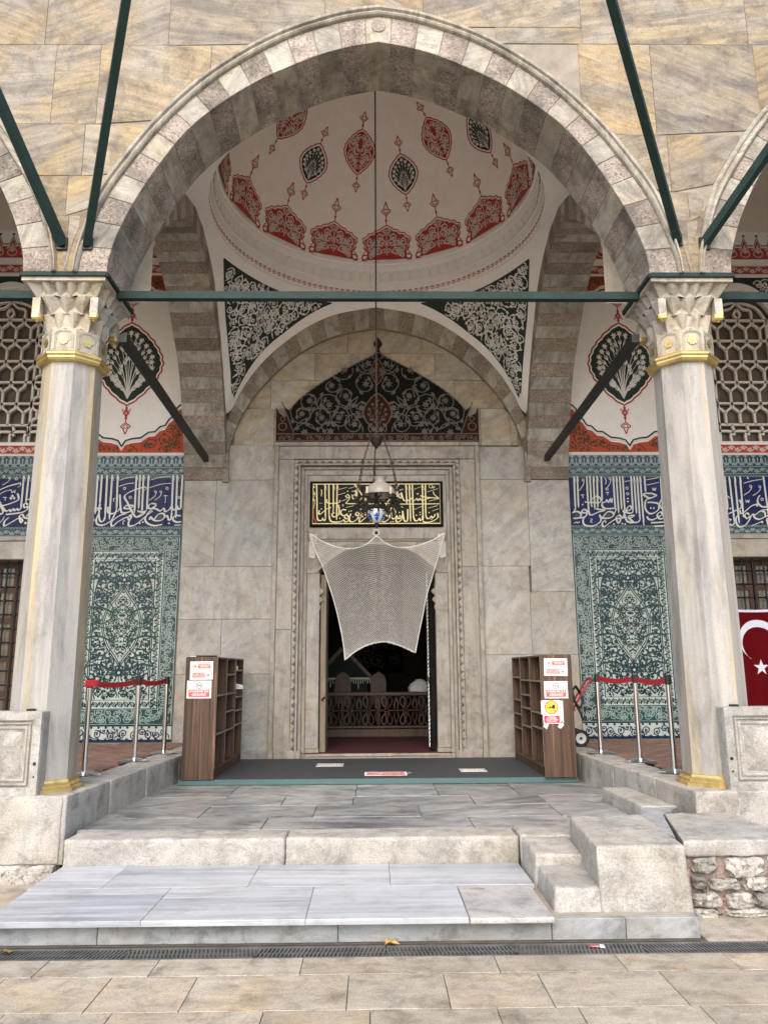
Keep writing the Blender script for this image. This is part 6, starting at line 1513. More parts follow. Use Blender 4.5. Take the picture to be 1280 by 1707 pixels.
C.thin((980, 230), (985, 262), (1000, 235), (1005, 265), (1020, 230)); C.thin((155, 315), (195, 312)); C.thin((175, 315), (178, 350)); C.thin((440, 285), (480, 282)); C.thin((462, 285), (462, 315)); C.st((430, 115), (445, 150), (440, 190), w=.5); C.thin((265, 590), (285, 595), (265, 620), (290, 630)); C.thin((75, 640), (110, 625), (120, 640), (140, 620))
E_ = Pen(1205, 780, 15.52, YW, 0.029)
for a in ((20, 220, 110, 1080), (140, 225, 280, 1430), (280, 220, 400, 1440), (420, 220, 510, 1280), (1020, 215, 1160, 1250)): E_.alif(*a)
E_.st((280, 1420), (230, 1480), (150, 1460)); E_.st((400, 830), (460, 930), (440, 1040), (300, 1110), (120, 1190)); E_.st((870, 1000), (840, 950), (700, 1000), (540, 1140), (440, 1180), (420, 1100)); E_.st((660, 1220), (600, 1170), (540, 1240), (600, 1310), (670, 1260), (670, 1330), (560, 1480), (420, 1530), (330, 1440), (320, 1300), (380, 1220))
E_.st((690, 1270), (760, 1200), (800, 1290), (920, 1330), (1060, 1260), (1060, 1160), (960, 1120), (860, 1180), (790, 1240)); E_.blob([(830, 1240), (930, 1160), (1030, 1170), (1030, 1250), (930, 1285)], 1); E_.st((1060, 1270), (1164, 1230)); E_.st((940, 710), (880, 800), (890, 920), (1000, 1010), (1164, 1000)); E_.st((985, 1095), (1164, 1080), w=.7); E_.st((1164, 1290), (1110, 1340), (1164, 1500))
for q in ((695, 480), (930, 490)): E_.ring(*q, r=28); E_.thin((q[0] + 28, q[1] + 20), (q[0] - 30, q[1] + 130), (q[0] - 180, q[1] + 230))
E_.ring(990, 815, 32); E_.thin((515, 400), (750, 335), (990, 300)); E_.thin((570, 830), (590, 900), (620, 840), (640, 900), (660, 830)); E_.dia((170, 1055), r=30); E_.thin((720, 1500), (850, 1450), (960, 1400), (1010, 1400)); E_.ring(990, 1405, 24); E_.st((130, 1330), (190, 1340), (140, 1390), w=.7); E_.thin((610, 280), (620, 240), (640, 300)); E_.st((100, 730), (130, 760), (150, 790), w=.5)
letters(BANDS[1], C, E_)
# scrolling ornament fills the stretches of the bands that the columns hide
for sg, spans in ((-1, ((4.32, 5.12), (5.95, 8.2))), (1, ((4.38, 5.22), (5.95, 8.2)))):
    D = Deco()
    for a, b in spans: ornament_band(D, *sorted((sg * a, sg * b)), 3.74, 4.38, None, 0, 3, .3, 0, .10)
    D.build('white_scrolls', [M['letter']], BANDS[sg], lambda a, b, h: (a, YW - .008 - h, b), 0.0022, 0.0012)

# ---------------------------------------------------------------- lower windows beyond the columns
def lower_window(sg):
    nm = 'left' if sg < 0 else 'right'; a0, a1 = sorted((sg * 4.46, sg * 6.9)); cx = (a0 + a1) / 2
    w = thing('grilled_window', f'tall window with black iron grille and brown wooden shutters at the far {nm}', 'window', (cx, YW, PD))
    MB().bbox(a0, a1, YW - .03, YW + .35, 3.20, 3.47, .01).build('lintel', M['portal'], w); MB().bbox(a0, a1, YW - .05, YW + .2, 3.47, 3.54, .012).build('lintel_moulding', M['portal'], w)
    for x in (a0, a1 - .24): MB().bbox(x, x + .24, YW - .02, YW + .35, PD, 3.198, .01).build('jamb', M['portal'], w)
    MB().bbox(a0, a1, YW - .03, YW + .35, PD, PD + .2, .01).build('sill', M['portal'], w)
    x0, x1 = a0 + .24, a1 - .24
    MB().box(x0, x1, YW + .5, YW + .52, PD, 3.2).build('dark_behind', M['void'], w)
    n = 6; pw2 = (x1 - x0) / n
    for k in range(n):
        xa = x0 + k * pw2
        g = MB()
        for q in ((xa + .01, xa + .07), (xa + pw2 - .07, xa + pw2 - .01)): g.box(q[0], q[1], YW + .34, YW + .38, PD + .2, 3.2)
        for z in (PD + .2, 1.25, 1.75, 2.3, 2.75, 3.12): g.box(xa + .07, xa + pw2 - .07, YW + .34, YW + .38, z, z + .08)
        g.build('shutter', M['shutter'], w)
        MB().box(xa + .06, xa + pw2 - .06, YW + .365, YW + .37, PD + .25, 3.18).build('pane', M['pane_dark'], w)
    for k in range(12):
        x = x0 + (k + .5) * (x1 - x0) / 12; MB().tube([(x, YW + .14, PD + .2), (x, YW + .14, 3.2)], .014, 6).build('iron_bar', M['iron_black'], w)
    z = PD + .38
    while z < 3.15:
        g = MB(); g.tube([(x0, YW + .14, z), (x1, YW + .14, z)], .014, 6)
        for k in range(12): x = x0 + (k + .5) * (x1 - x0) / 12; g.lathe([(.004, -.03), (.028, -.014), (.028, .014), (.004, .03)], 6, (x, YW + .14, z))
        g.build('iron_crossbar', M['iron_black'], w); z += .2
lower_window(-1); lower_window(1)
# flag hung in front of the right window
fl = thing('flag', 'dark red Turkish flag with white crescent and star hung before the right window', 'flag', (5.45, YW - .06, 1.3))
fx0, fx1, fz0, fz1 = 4.75, 6.35, 1.02, 2.42
def flp(a, b, h=0.0): 
    sag = .05 * (a - .45) ** 2 * 4
    return (fx0 + (fx1 - fx0) * a, YW - .07 + .03 * math.sin(a * 15 + b * 2) * (1 - .5 * b) + .012 * math.sin(a * 41 - b * 3) * (1 - b) - h, fz0 + (fz1 - fz0) * b + sag * (b - .2))
g = MB(); g.grid(lambda a, b: flp(a, b), 40, 24); g.grid(lambda a, b: flp(a, b, -.003), 40, 24); g.build('cloth', M['flag_red'], fl, fix=False, smooth=180)
fm = lambda a, b, h: flp((a - fx0) / (fx1 - fx0), (b - fz0) / (fz1 - fz0), h)
D = Deco(); ccx, ccz = 5.47, 1.985
o_ = [(ccx + .29 * math.cos(t), ccz + .29 * math.sin(t)) for t in np.linspace(R(-65), R(245), 40)]; i_ = [(ccx + .245 * math.cos(t), ccz - .058 + .245 * math.sin(t)) for t in np.linspace(R(-55), R(235), 40)]
for k in range(39): D._add([o_[k], o_[k + 1], i_[k + 1], i_[k]], [(0, 1, 2, 3)], 0, 0)
D.flower((ccx + .01, 1.60), .115, 5, 0, 0, PI / 2, .39); D.build('crescent_and_star', [M['flag_white']], fl, fm, .004, kind=None)
D = Deco(); D._add([(fx0 + (fx1 - fx0) * k / 20, z) for z in (fz1 - .035, fz1) for k in range(21)], [(k, k + 1, 21 + k + 1, 21 + k) for k in range(20)], 0, 0); D.build('white_heading', [M['flag_white']], fl, fm, .004, kind=None)
# ---------------------------------------------------------------- mat, bookcases, notices
mt_ = tag(MB().bbox(-2.24, 2.22, 9.03, YW - .165, LD + .004, MT, .012).build('entrance_mat', [M['mat_grey']]), 'dark grey carpeted platform before the doorway with a green front edge', 'mat')
MB().bbox(-2.245, 2.225, 9.015, 9.035, LD + .004, MT - .004, .004).build('mat_edge', M['mat_edge'], mt_)

FONT = {}
def text_mesh(body, size, mt, map_, align='CENTER', name='lettering', parent=None, sx=1.0, bold=0.0):
    cu = bpy.data.curves.new('txt', 'FONT'); cu.body = body; cu.size = size; cu.align_x = align; cu.align_y = 'CENTER'; cu.resolution_u = 2; cu.offset = bold; cu.space_line = 0.85
    o = bpy.data.objects.new('txt', cu); col.objects.link(o); dg = bpy.context.evaluated_depsgraph_get(); dg.update()
    me = bpy.data.meshes.new_from_object(o.evaluated_get(dg)); bpy.data.objects.remove(o); bpy.data.curves.remove(cu)
    me.name = name; me.materials.clear(); me.materials.append(mt)
    for v in me.vertices: v.co = map_(v.co.x * sx, v.co.y)
    return link_child(bpy.data.objects.new(name, me), parent)

def bookcase(sg):
    nm = 'left' if sg < 0 else 'right'
    b = thing('shoe_rack', f'walnut shoe rack with open pigeonholes standing on the {nm} end of the mat', 'shoe rack', (sg * 2.02, 9.9, MT))
    xi, xo = (1.845, 2.205); y0, y1, z0, z1 = 9.0 if sg < 0 else 8.97, 10.80, MT + .001, 1.755; t = .022
    bx = lambda a0, a1, b0, b1, c0, c1, nmx, m='laminate': MB().bbox(*sorted((sg * a0, sg * a1)), b0, b1, c0, c1, .002).build(nmx, M[m], b)
    bx(xi, xo, y0, y0 + t, z0, z1, 'end_panel'); bx(xi, xo, y1 - t, y1, z0, z1, 'end_panel')
    bx(xi, xo, y0 + t + .001, y1 - t - .001, z1 - t, z1 - .001, 'top'); bx(xo - .012, xo - .001, y0 + t + .001, y1 - t - .001, z0 + .1, z1 - t - .001, 'back_panel')
    bx(xi + .02, xi + .038, y0 + t + .001, y1 - t - .001, z0, z0 + .09, 'plinth'); bx(xi, xo - .013, y0 + t + .001, y1 - t - .001, z0 + .091, z0 + .091 + t, 'bottom_shelf')
    c1, c2 = 9.61, 10.23
    for c in (c1, c2): bx(xi + .001, xo - .013, c - t / 2, c + t / 2, z0 + .114, z1 - t - .001, 'divider')
    cells = [[1.32, .89], [1.55, 1.32, 1.11, .89], [1.60, 1.26, 1.09, .91]] if sg < 0 else [[1.46, 1.10, .93], [1.46, 1.28, 1.12, .90], [1.49, 1.20, 1.02, .84]]
    for (a, e), zs in zip(((y0 + t, c1 - t / 2), (c1 + t / 2, c2 - t / 2), (c2 + t / 2, y1 - t)), cells):
        for z in zs:
            bx(xi + .004, xo - .013, a + .001, e - .001, z - t / 2, z + t / 2, 'shelf'); bx(xi + .001, xi + .0035, a + .001, e - .001, z - t / 2, z + t / 2, 'shelf_edge', 'laminate_edge')
    for e in (y0 + t / 2, y1 - t / 2, c1, c2):
        bx(xi - .002, xi, e - t / 2 + .001, e + t / 2 - .001, z0 + .115, z1 - .002, 'panel_edge', 'laminate_edge')
    return b
bookcase(-1); bookcase(1)

def notice(name, label, x0, x1, z0, z1, y, build, tilt=0.0):
    t = thing(name, label, 'notice', ((x0 + x1) / 2, y, z0), 'notices on the shoe racks')
    cx, cz = (x0 + x1) / 2, (z0 + z1) / 2; ca, sa = math.cos(tilt), math.sin(tilt)
    mp = lambda a, b, h=0.0: (cx + a * ca - b * sa, y - h, cz + a * sa + b * ca)
    w, h = x1 - x0, z1 - z0
    MB().hexa([mp(-w / 2, -h / 2, 0), mp(w / 2, -h / 2, 0), mp(w / 2, -h / 2, -.0015), mp(-w / 2, -h / 2, -.0015), mp(-w / 2, h / 2, 0), mp(w / 2, h / 2, 0), mp(w / 2, h / 2, -.0015), mp(-w / 2, h / 2, -.0015)]).build('sheet', M['paper'], t)
    build(t, mp, w, h); return t
NM = [M['notice_red'], M['notice_black'], M['paper'], M['notice_magenta'], M['notice_yellow']]
def txt(t, mp, body, size, x, y, mt, sx=1.0, bold=.0): text_mesh(body, size, M[mt], lambda a, b: mp(x + a, y + b, .003), 'CENTER', 'lettering', t, sx, bold * size)
def prohib(D, c, r, shoe=True):
    D.ring(c, r, r * .18, 0, 2, 18)
    D.stroke([(c[0] - r * .7, c[1] + r * .7), (c[0] + r * .7, c[1] - r * .7)], r * .15, 0, 3)
def two_strip(t, mp, w, h):
    D = Deco()
    for s in (1, -1):
        cy = s * h * .245
        D.stroke([(-w * .43, cy - h * .19), (w * .43, cy - h * .19), (w * .43, cy + h * .19), (-w * .43, cy + h * .19)], .003, 1, 0, closed=True)
        x0, x1 = (-w * .16, w * .39) if s > 0 else (-w * .39, w * .16)
        D.poly([(x0, cy - h * .13), (x1, cy - h * .13), (x1, cy + h * .13), (x0, cy + h * .13)], 0, 0)
        c = (-w * .29, cy) if s > 0 else (w * .29, cy); D.ring(c, h * .12, .004, 0, 1, 16)
        for q in (-1, 1): D.leaf((c[0] + q * h * .035, c[1] - h * .07), PI / 2, h * .14, h * .05, 1, 1)
    D.build('print', NM, t, mp, .0012, .0006)
    txt(t, mp, 'AYAKKABI İLE\nGİRİLMEZ', h * .115, w * .115, h * .245, 'paper', .95, .02); txt(t, mp, 'DO NOT ENTER\nWITH SHOES', h * .115, -w * .115, -h * .245, 'paper', .95, .02)
def no_shoe(t, mp, w, h):
    D = Deco(); D.stroke([(-w * .44, -h * .43), (w * .44, -h * .43), (w * .44, h * .43), (-w * .44, h * .43)], .003, 0, 0, closed=True)
    D.poly([(-w * .42, -h * .41), (w * .42, -h * .41), (w * .42, h * .0), (-w * .42, h * .0)], 0, 0)
    D.ring((0, h * .22), h * .16, .006, 1, 1, 20); D.poly([(-h * .11, h * .20), (h * .11, h * .20), (h * .09, h * .25), (h * .02, h * .24), (-h * .10, h * .245)], 1, 1); D.stroke([(-h * .11, h * .29), (h * .11, h * .15)], .004, 0, 2)
    D.build('print', NM, t, mp, .0012, .0006)
    txt(t, mp, 'AYAKKABI İLE', h * .17, 0, -h * .105, 'paper', .98, .03); txt(t, mp, 'GİRİLMEZ!', h * .17, 0, -h * .295, 'paper', 1.0, .03)
def yellow(t, mp, w, h):
    D = Deco(); c = (0, h * .19); r = w * .40
    D.dot(c, r, 0, 0, 32); D.dot(c, r * .86, 4, 1, 32)
    D.poly([(c[0] - r * .72, c[1] - r * .14), (c[0] + r * .55, c[1] - r * .18), (c[0] + r * .55, c[1] + r * .34), (c[0] + r * .16, c[1] + r * .42), (c[0] + r * .08, c[1] + r * .12), (c[0] - r * .5, c[1] - r * .02)], 1, 2)
    D.stroke([(c[0] - r * .62, c[1] + r * .62), (c[0] + r * .62, c[1] - r * .62)], r * .13, 0, 3)
    D.poly([(-w * .46, -h * .47), (w * .46, -h * .47), (w * .46, -h * .16), (-w * .46, -h * .16)], 3, 0)
    D.build('print', NM, t, mp, .0012, .0006)
    txt(t, mp, 'AYAKKABI\nİLE GİRİLMEZ\nDO NOT ENTER\nWITH SHOES', h * .073, 0, -h * .315, 'paper', 1.0, .02)
notice('notice', 'white notice with two red strips at the top of the left shoe rack', -2.155, -1.895, 1.50, 1.705, 8.998, two_strip, .01)
notice('notice', 'red and white no shoes notice, lower one on the left shoe rack', -2.182, -1.905, 1.293, 1.49, 8.997, no_shoe)
notice('notice', 'white notice with two red strips at the top of the right shoe rack', 1.888, 2.156, 1.52, 1.716, 8.968, two_strip, -.015)
notice('notice', 'red and white no shoes notice in the middle of the right shoe rack', 1.878, 2.147, 1.27, 1.46, 8.968, no_shoe)
ny = notice('notice', 'notice with a yellow no shoes roundel taped to the right shoe rack', 1.853, 2.045, .993, 1.25, 8.966, yellow)
for P in ([(1.845, .96), (1.89, .93), (1.915, .99), (1.87, 1.01)], [(2.03, .99), (2.065, 1.02), (2.085, .975), (2.045, .935), (2.01, .955)], [(2.045, 1.0), (2.085, 1.0), (2.085, 1.245), (2.045, 1.245)], [(1.832, 1.09), (1.853, 1.09), (1.853, 1.245), (1.832, 1.245)]):
    MB().prism(P, lambda a, b, d: (a, 8.9672 - d, b), 0, .001).build('tape', M['tape'], ny)
sh = tag(MB().bbox(-2.17, -1.86, 9.03, 9.12, 1.7575, 1.765, .002).build('flat_card', M['paper']), 'white card lying flat on top of the left shoe rack', 'card')
MB().box(-2.1, -1.86, 9.028, 9.032, 1.7575, 1.772).build('card_edge', M['black'], sh)

def shoe(x, y, z, yaw, mt, label, group=None):
    t = thing('shoe', label, 'shoe', (x, y, z), group)
    ca, sa = math.cos(yaw), math.sin(yaw); T = lambda a, b, c: (x + a * ca - b * sa, y + a * sa + b * ca, z + c)
    sec = [(-.13, .030, .075), (-.10, .038, .095), (-.05, .036, .085), (0, .038, .065), (.06, .045, .05), (.10, .042, .042), (.13, .026, .03)]
    V = []; n = 10
    for a, w, h in sec:
        for k in range(n): t_ = 2 * PI * k / n; V.append(T(a, w * math.cos(t_), .015 + h * (.5 + .5 * math.sin(t_))))
    F = [(i * n + k, i * n + (k + 1) % n, (i + 1) * n + (k + 1) % n, (i + 1) * n + k) for i in range(len(sec) - 1) for k in range(n)] + [tuple(range(n))[::-1], tuple((len(sec) - 1) * n + k for k in range(n))]
    MB().add(V, F).build('upper', M[mt], t, smooth=60)
    o = [(a, w * 1.1) for a, w, h in sec] + [(a, -w * 1.1) for a, w, h in reversed(sec)]
    MB().prism(o, lambda a, b, d: T(a, b, d), 0, .018).build('sole', M['paper' if mt == 'shoe_white' else 'rubber'], t)
shoe(-2.0, 10.50, 1.612, 0.25, 'shoe_white', 'white canvas shoe in the top pigeonhole of the left shoe rack')
shoe(-1.99, 10.46, 1.272, 0.1, 'shoe_blue', 'dark blue shoe in the second pigeonhole down of the left shoe rack')
shoe(-1.93, 10.54, 1.36, 0.15, 'shoe_white', 'pale cream shoe sticking out above the dark blue one in the left shoe rack')

def floor_notice(label, x0, x1, y0, y1, red):
    t = thing('floor_notice', label, 'notice', ((x0 + x1) / 2, (y0 + y1) / 2, MT), 'notices lying on the mat')
    MB().box(x0, x1, y0, y1, MT + .0005, MT + .003).build('sheet', M['paper'], t)
    D = Deco(); w, h = x1 - x0, y1 - y0; cx, cy = (x0 + x1) / 2, (y0 + y1) / 2; mp = lambda a, b, q=0: (cx + a, cy + b, MT + .003 + q)
    if red:
        D.poly([(-w * .46, -h * .42), (w * .46, -h * .42), (w * .46, h * .42), (-w * .46, h * .42)], 0, 0); D.ring((-w * .28, 0), h * .3, .02, 2, 1); D.build('print', NM, t, mp, .0008)
        text_mesh('AYAKKABI İLE\nBASMAYINIZ', h * .3, M['paper'], lambda a, b: mp(w * .14 + a, b, .003), 'CENTER', 'lettering', t, .8)
        D2 = Deco()
    else:
        D.stroke([(-w * .45, -h * .42), (w * .45, -h * .42), (w * .45, h * .42), (-w * .45, h * .42)], .008, 1, 0, closed=True); D.build('print', NM, t, mp, .0008)
        text_mesh('DO NOT STEP\nWITH SHOES', h * .26, M['notice_black'], lambda a, b: mp(a, b, .002), 'CENTER', 'lettering', t, .8)
floor_notice('small white notice lying flat at the left of the mat', -.79, -.45, 10.13, 10.43, False)
floor_notice('red notice lying flat in the middle of the mat near its front edge', -.17, .32, 9.25, 9.56, True)
floor_notice('small white notice lying flat at the right of the mat', .97, 1.28, 9.52, 9.79, False)

# ---------------------------------------------------------------- queue posts with belts
def post(x, y, label, h=.90):
    t = thing('queue_post', label, 'queue post', (x, y, PD), 'queue posts on the portico floor')
    MB().lathe([(.165, .001), (.165, .012), (.155, .022), (.08, .034), (.03, .045), (.03, .05)], 32, (x, y, PD)).build('base', M['steel'], t, smooth=40)
    MB().lathe([(.026, .045), (.026, h - .09)], 20, (x, y, PD)).build('pole', M['steel'], t, smooth=60)
    MB().lathe([(.031, h - .09), (.031, h - .005), (.026, h)], 16, (x, y, PD)).build('cassette', M['plastic'], t, smooth=40)
    return t
PL = [(-2.79, 7.62), (-2.66, 8.76), (-2.55, 9.54)]; PR = [(2.55, 9.19), (2.72, 8.36), (2.735, 7.46)]
pl = [post(*PL[0], 'queue post nearest the left column'), post(*PL[1], 'middle queue post on the left floor'), post(*PL[2], 'queue post nearest the left shoe rack')]
pr_ = [post(*PR[0], 'queue post nearest the right shoe rack'), post(*PR[1], 'middle queue post on the right floor'), post(*PR[2], 'queue post nearest the right column')]
def belt(p, q, label):
    z = PD + .855; g = MB(); n = 16; a = Vector((*p, 0)); b = Vector((*q, 0)); d = (b - a).normalized(); s = Vector((-d.y, d.x, 0)) * .0015
    A = [a + (b - a) * (.03 + .94 * i / n) for i in range(n + 1)]; sg = lambda i: -.028 * math.sin(PI * i / n)
    for w in (-1, 1): g.strip([(v.x + s.x * w, v.y + s.y * w, z - .028 + sg(i)) for i, v in enumerate(A)], [(v.x + s.x * w, v.y + s.y * w, z + .024 + sg(i)) for i, v in enumerate(A)])
    for k in (-.028, .024): g.strip([(v.x - s.x, v.y - s.y, z + k + sg(i)) for i, v in enumerate(A)], [(v.x + s.x, v.y + s.y, z + k + sg(i)) for i, v in enumerate(A)])
    return tag(g.build('barrier_belt', M['belt'], fix=False), label, 'barrier belt', 'red belts between the queue posts')
belt(PL[0], PL[1], 'red belt between the front and middle posts on the left floor'); belt(PL[1], PL[2], 'short red belt between the middle and back posts on the left floor')
belt(PR[0], PR[1], 'red belt between the back and middle posts on the right floor'); belt(PR[1], PR[2], 'red belt between the middle and front posts on the right floor')
MB().bbox(PL[0][0] - .036, PL[0][0] + .075, PL[0][1] - .036, PL[0][1] + .036, PD + .82, PD + .885, .006).build('belt_head', M['belt_red'], pl[0])

# ---------------------------------------------------------------- hand truck behind the right rack
ht = thing('hand_truck', 'red folding hand truck leaning behind the right shoe rack', 'hand truck', (2.45, 10.2, PD))
for dy in (-.10, .10): MB().tube([(2.34, 10.2 + dy, .72), (2.50, 10.2 + dy, 1.12), (2.62, 10.2 + dy, 1.30), (2.73, 10.2 + dy, 1.455), (2.745, 10.2 + dy * .6, 1.47)], .013, 8).build('side_rail', M['trolley_red'], ht, smooth=60)
MB().tube([(2.745, 10.14, 1.47), (2.75, 10.2, 1.475), (2.745, 10.26, 1.47)], .017, 8).build('handle', M['trolley_red'], ht, smooth=60)
MB().tube([(2.60, 10.18, 1.30), (2.53, 10.1, 1.38), (2.47, 10.05, 1.32), (2.50, 10.05, 1.18), (2.57, 10.1, 1.10), (2.62, 10.12, 1.18), (2.60, 10.18, 1.30)], .017, 8).build('elastic_cord', M['rubber'], ht, smooth=60)
MB().tube([(2.52, 10.1, 1.16), (2.57, 10.08, 1.05), (2.60, 10.08, .95)], .016, 8).build('cord_hook', M['rubber'], ht, smooth=60)
for z in (.85, 1.08): MB().tube([(2.36 + (z - .72) * .4, 10.1, z), (2.36 + (z - .72) * .4, 10.3, z)], .012, 8).build('crossbar', M['trolley_red'], ht, smooth=60)
MB().hexa([(2.28, 10.08, .66), (2.42, 10.08, .66), (2.42, 10.32, .66), (2.28, 10.32, .66), (2.28, 10.08, .672), (2.42, 10.08, .672), (2.42, 10.32, .672), (2.28, 10.32, .672)]).build('toe_plate', M['trolley_red'], ht)
for y in (10.04, 10.36):
    w = MB(); ring = lambda prof, n=24: [(2.545 + r * math.cos(2 * PI * j / n), y + q, .635 + .105 + r * math.sin(2 * PI * j / n)) for r, q in prof for j in range(n)]
    def rev(prof, n=24): return ring(prof, n), [(i * n + j, i * n + (j + 1) % n, (i + 1) * n + (j + 1) % n, (i + 1) * n + j) for i in range(len(prof) - 1) for j in range(n)]
    w.add(*rev([(.066, -.018), (.09, -.026), (.105, -.014), (.105, .014), (.09, .026), (.066, .018), (.066, -.018)])); tyre = w.build('wheel', M['rubber'], ht, smooth=40)
    w = MB(); w.add(*rev([(.001, -.016), (.02, -.02), (.024, -.012), (.055, -.012), (.066, -.02), (.066, .02), (.055, .012), (.001, .012)])); w.build('rim', M['wheel_grey'], tyre, smooth=40)
    w = MB(); w.add(*rev([(.001, -.024), (.016, -.024), (.018, -.018)], 12)); w.build('hub', M['rubber'], tyre)

# ---------------------------------------------------------------- marble parapets beside the columns
def parapet(sg):
    nm = 'left' if sg < 0 else 'right'; t = thing('parapet', f'carved white marble parapet slab with a raised lozenge beside the {nm} column', 'parapet', (sg * 4.2, 6.5, PD))
    xe = 2.735 if sg < 0 else 2.79; xo = 5.6; X = lambda a: sg * a; z0, z1 = .625, 1.285; y0 = 6.445
    rough_hexa('slab', t, M['rough_white'], box8(*sorted((X(xe), X(xo))), y0 + .03, y0 + .16, z0, z1), 8, .004, 9, .012, 90 + sg)
    fr = lambda a, b, d: (X(a), y0 + .03 + d, b)
    def band(i0, i1, d):
        o = [(xe + i0, z0 + i0), (xo - i0, z0 + i0), (xo - i0, z1 - i0), (xe + i0, z1 - i0)]; n_ = [(xe + i1, z0 + i1), (xo - i1, z0 + i1), (xo - i1, z1 - i1), (xe + i1, z1 - i1)]
        V = [fr(a, b, -.001) for a, b in o] + [fr(a, b, d) for a, b in [(a, b) for a, b in inset(o, .006)]] + [fr(a, b, d) for a, b in inset(n_, -.006)] + [fr(a, b, -.001) for a, b in n_]
        F = [(r * 4 + k, r * 4 + (k + 1) % 4, (r + 1) * 4 + (k + 1) % 4, (r + 1) * 4 + k) for r in range(3) for k in range(4)]
        MB().add(V, F).build('moulding', M['rough_white'], t)
    band(.0, .075, -.022); band(.085, .105, -.016); band(.115, .14, -.010)
    cx, cz = (xe + xo) / 2, (z0 + z1) / 2; q = [(xe + .16, z0 + .16), (xo - .16, z0 + .16), (xo - .16, z1 - .16), (xe + .16, z1 - .16)]
    V = [fr(a, b, -.003) for a, b in q] + [fr(xe + .33, cz - .02, -.035), fr(xo - .33, cz - .02, -.035), fr(xo - .33, cz + .02, -.035), fr(xe + .33, cz + .02, -.035)]
    MB().add(V, [(k, (k + 1) % 4, 4 + (k + 1) % 4, 4 + k) for k in range(4)] + [(4, 5, 6, 7)]).build('raised_lozenge', M['rough_white'], t)
    for (a, b, r) in ((xe + .035, .88, .016), (xe + .035, .78, .008)):
        MB().lathe([(r, -.004), (r * .8, .004), (r * .3, .006)], 10, (0, 0, 0)).build('iron_plug', M['iron_black'], t).matrix_basis = Matrix.Translation((X(a), y0 + .008, b)) @ Matrix.Rotation(PI / 2, 4, 'X')
    MB().bbox(min(X(xe + .10), X(xe + .16)), max(X(xe + .10), X(xe + .16)), y0 + .06, y0 + .12, z1 - .005, z1 + .018, .004).build('iron_cramp', M['iron_black'], t)
parapet(-1); parapet(1)

# ---------------------------------------------------------------- the net hung over the doorway
net = thing('net_curtain', 'knotted white cord net stretched and hung across the upper doorway', 'net curtain', (0, YW - .2, 3.5))
TOPC = catmull([(-.985, 3.555), (-.80, 3.44), (-.55, 3.345), (-.33, 3.335), (-.15, 3.40), (-.015, 3.51), (.12, 3.41), (.30, 3.345), (.55, 3.365), (.80, 3.45), (.985, 3.565)], 8)
LEFT = catmull([(-.985, 3.555), (-.90, 3.30), (-.79, 3.06), (-.70, 2.80), (-.625, 2.57), (-.55, 2.28), (-.49, 1.98), (-.462, 1.735)], 8)
RIGHT = catmull([(.985, 3.565), (.93, 3.36), (.85, 3.10), (.775, 2.86), (.70, 2.62), (.635, 2.32), (.575, 2.05), (.53, 1.83)], 8)
BOT = catmull([(-.462, 1.735), (-.35, 1.83), (-.20, 1.92), (-.02, 1.975), (.12, 1.985), (.28, 1.945), (.42, 1.885), (.53, 1.83)], 8)
TT, LL, RR_, BB = [np.array(resample(q, 101)) for q in (TOPC, LEFT, RIGHT, BOT)]
def netp(u, v):
    i = lambda A, t: np.array([np.interp(t * 100, range(101), A[:, 0]), np.interp(t * 100, range(101), A[:, 1])])
    vv = v
    a, b, c, d = i(TT, u), i(BB, u), i(LL, vv), i(RR_, vv)
    p = (1 - vv) * a + vv * b + (1 - u) * c + u * d - ((1 - u) * (1 - vv) * TT[0] + u * (1 - vv) * TT[-1] + (1 - u) * vv * BB[0] + u * vv * BB[-1])
    p[1] -= .05 * math.sin(PI * u) * math.sin(PI * vv)
    y = YW - .11 - .09 * math.sin(PI * min(1, v * 1.05)) * math.sin(PI * u) ** .6 - .03 * v
    return (p[0], y, p[1])
NU, NVV = 46, 54; G_ = [[netp(i / NU, j / NVV) for i in range(NU + 1)] for j in range(NVV + 1)]
g = MB()
def cord(P, r):
    # flat four-sided cord
    n = len(P); V = []
    for k, p in enumerate(P):
        a = P[max(k - 1, 0)]; b = P[min(k + 1, n - 1)]; tx, tz = b[0] - a[0], b[2] - a[2]; L = math.hypot(tx, tz) or 1; nx, nz = -tz / L * r, tx / L * r
        V += [(p[0] + nx, p[1], p[2] + nz), (p[0], p[1] - r, p[2]), (p[0] - nx, p[1], p[2] - nz)]
    F = [(k * 3 + q, k * 3 + q + 1, (k + 1) * 3 + q + 1, (k + 1) * 3 + q) for k in range(n - 1) for q in (0, 1)]; g.add(V, F)
for s in (1, -1):
    for st_ in range(-NVV, NU + NVV + 1, 1):
        run = []
        for j in range(NVV + 1):
            i = st_ + s * j * 1
            if s < 0: i = st_ - j
            if 0 <= i <= NU: run.append(G_[j][i])
            elif len(run) > 1: cord(run, .0019); run = []
            else: run = []
        if len(run) > 1: cord(run, .0019)
g.build('mesh_cords', M['rope'], net, fix=False, kind='stuff')
for nm, P, r in (('top_cord', [netp(i / 80, 0) for i in range(81)], .009), ('side_cord', [netp(0, i / 60) for i in range(61)], .007), ('side_cord', [netp(1, i / 60) for i in range(61)], .007)):
    MB().tube(P, r, 6).build(nm, M['rope'], net, smooth=60)
g = MB(); r5 = random.Random(8)
for i in range(2, 79, 1):
    p = netp(i / 80, 1); L = r5.uniform(.02, .05); g.tube([(p[0], p[1], p[2] + .012), (p[0] + r5.uniform(-.004, .004), p[1] - .004, p[2] - L * .3)], [.005, .003], 5)
g.build('fringe', M['rope'], net, fix=False, kind='stuff')
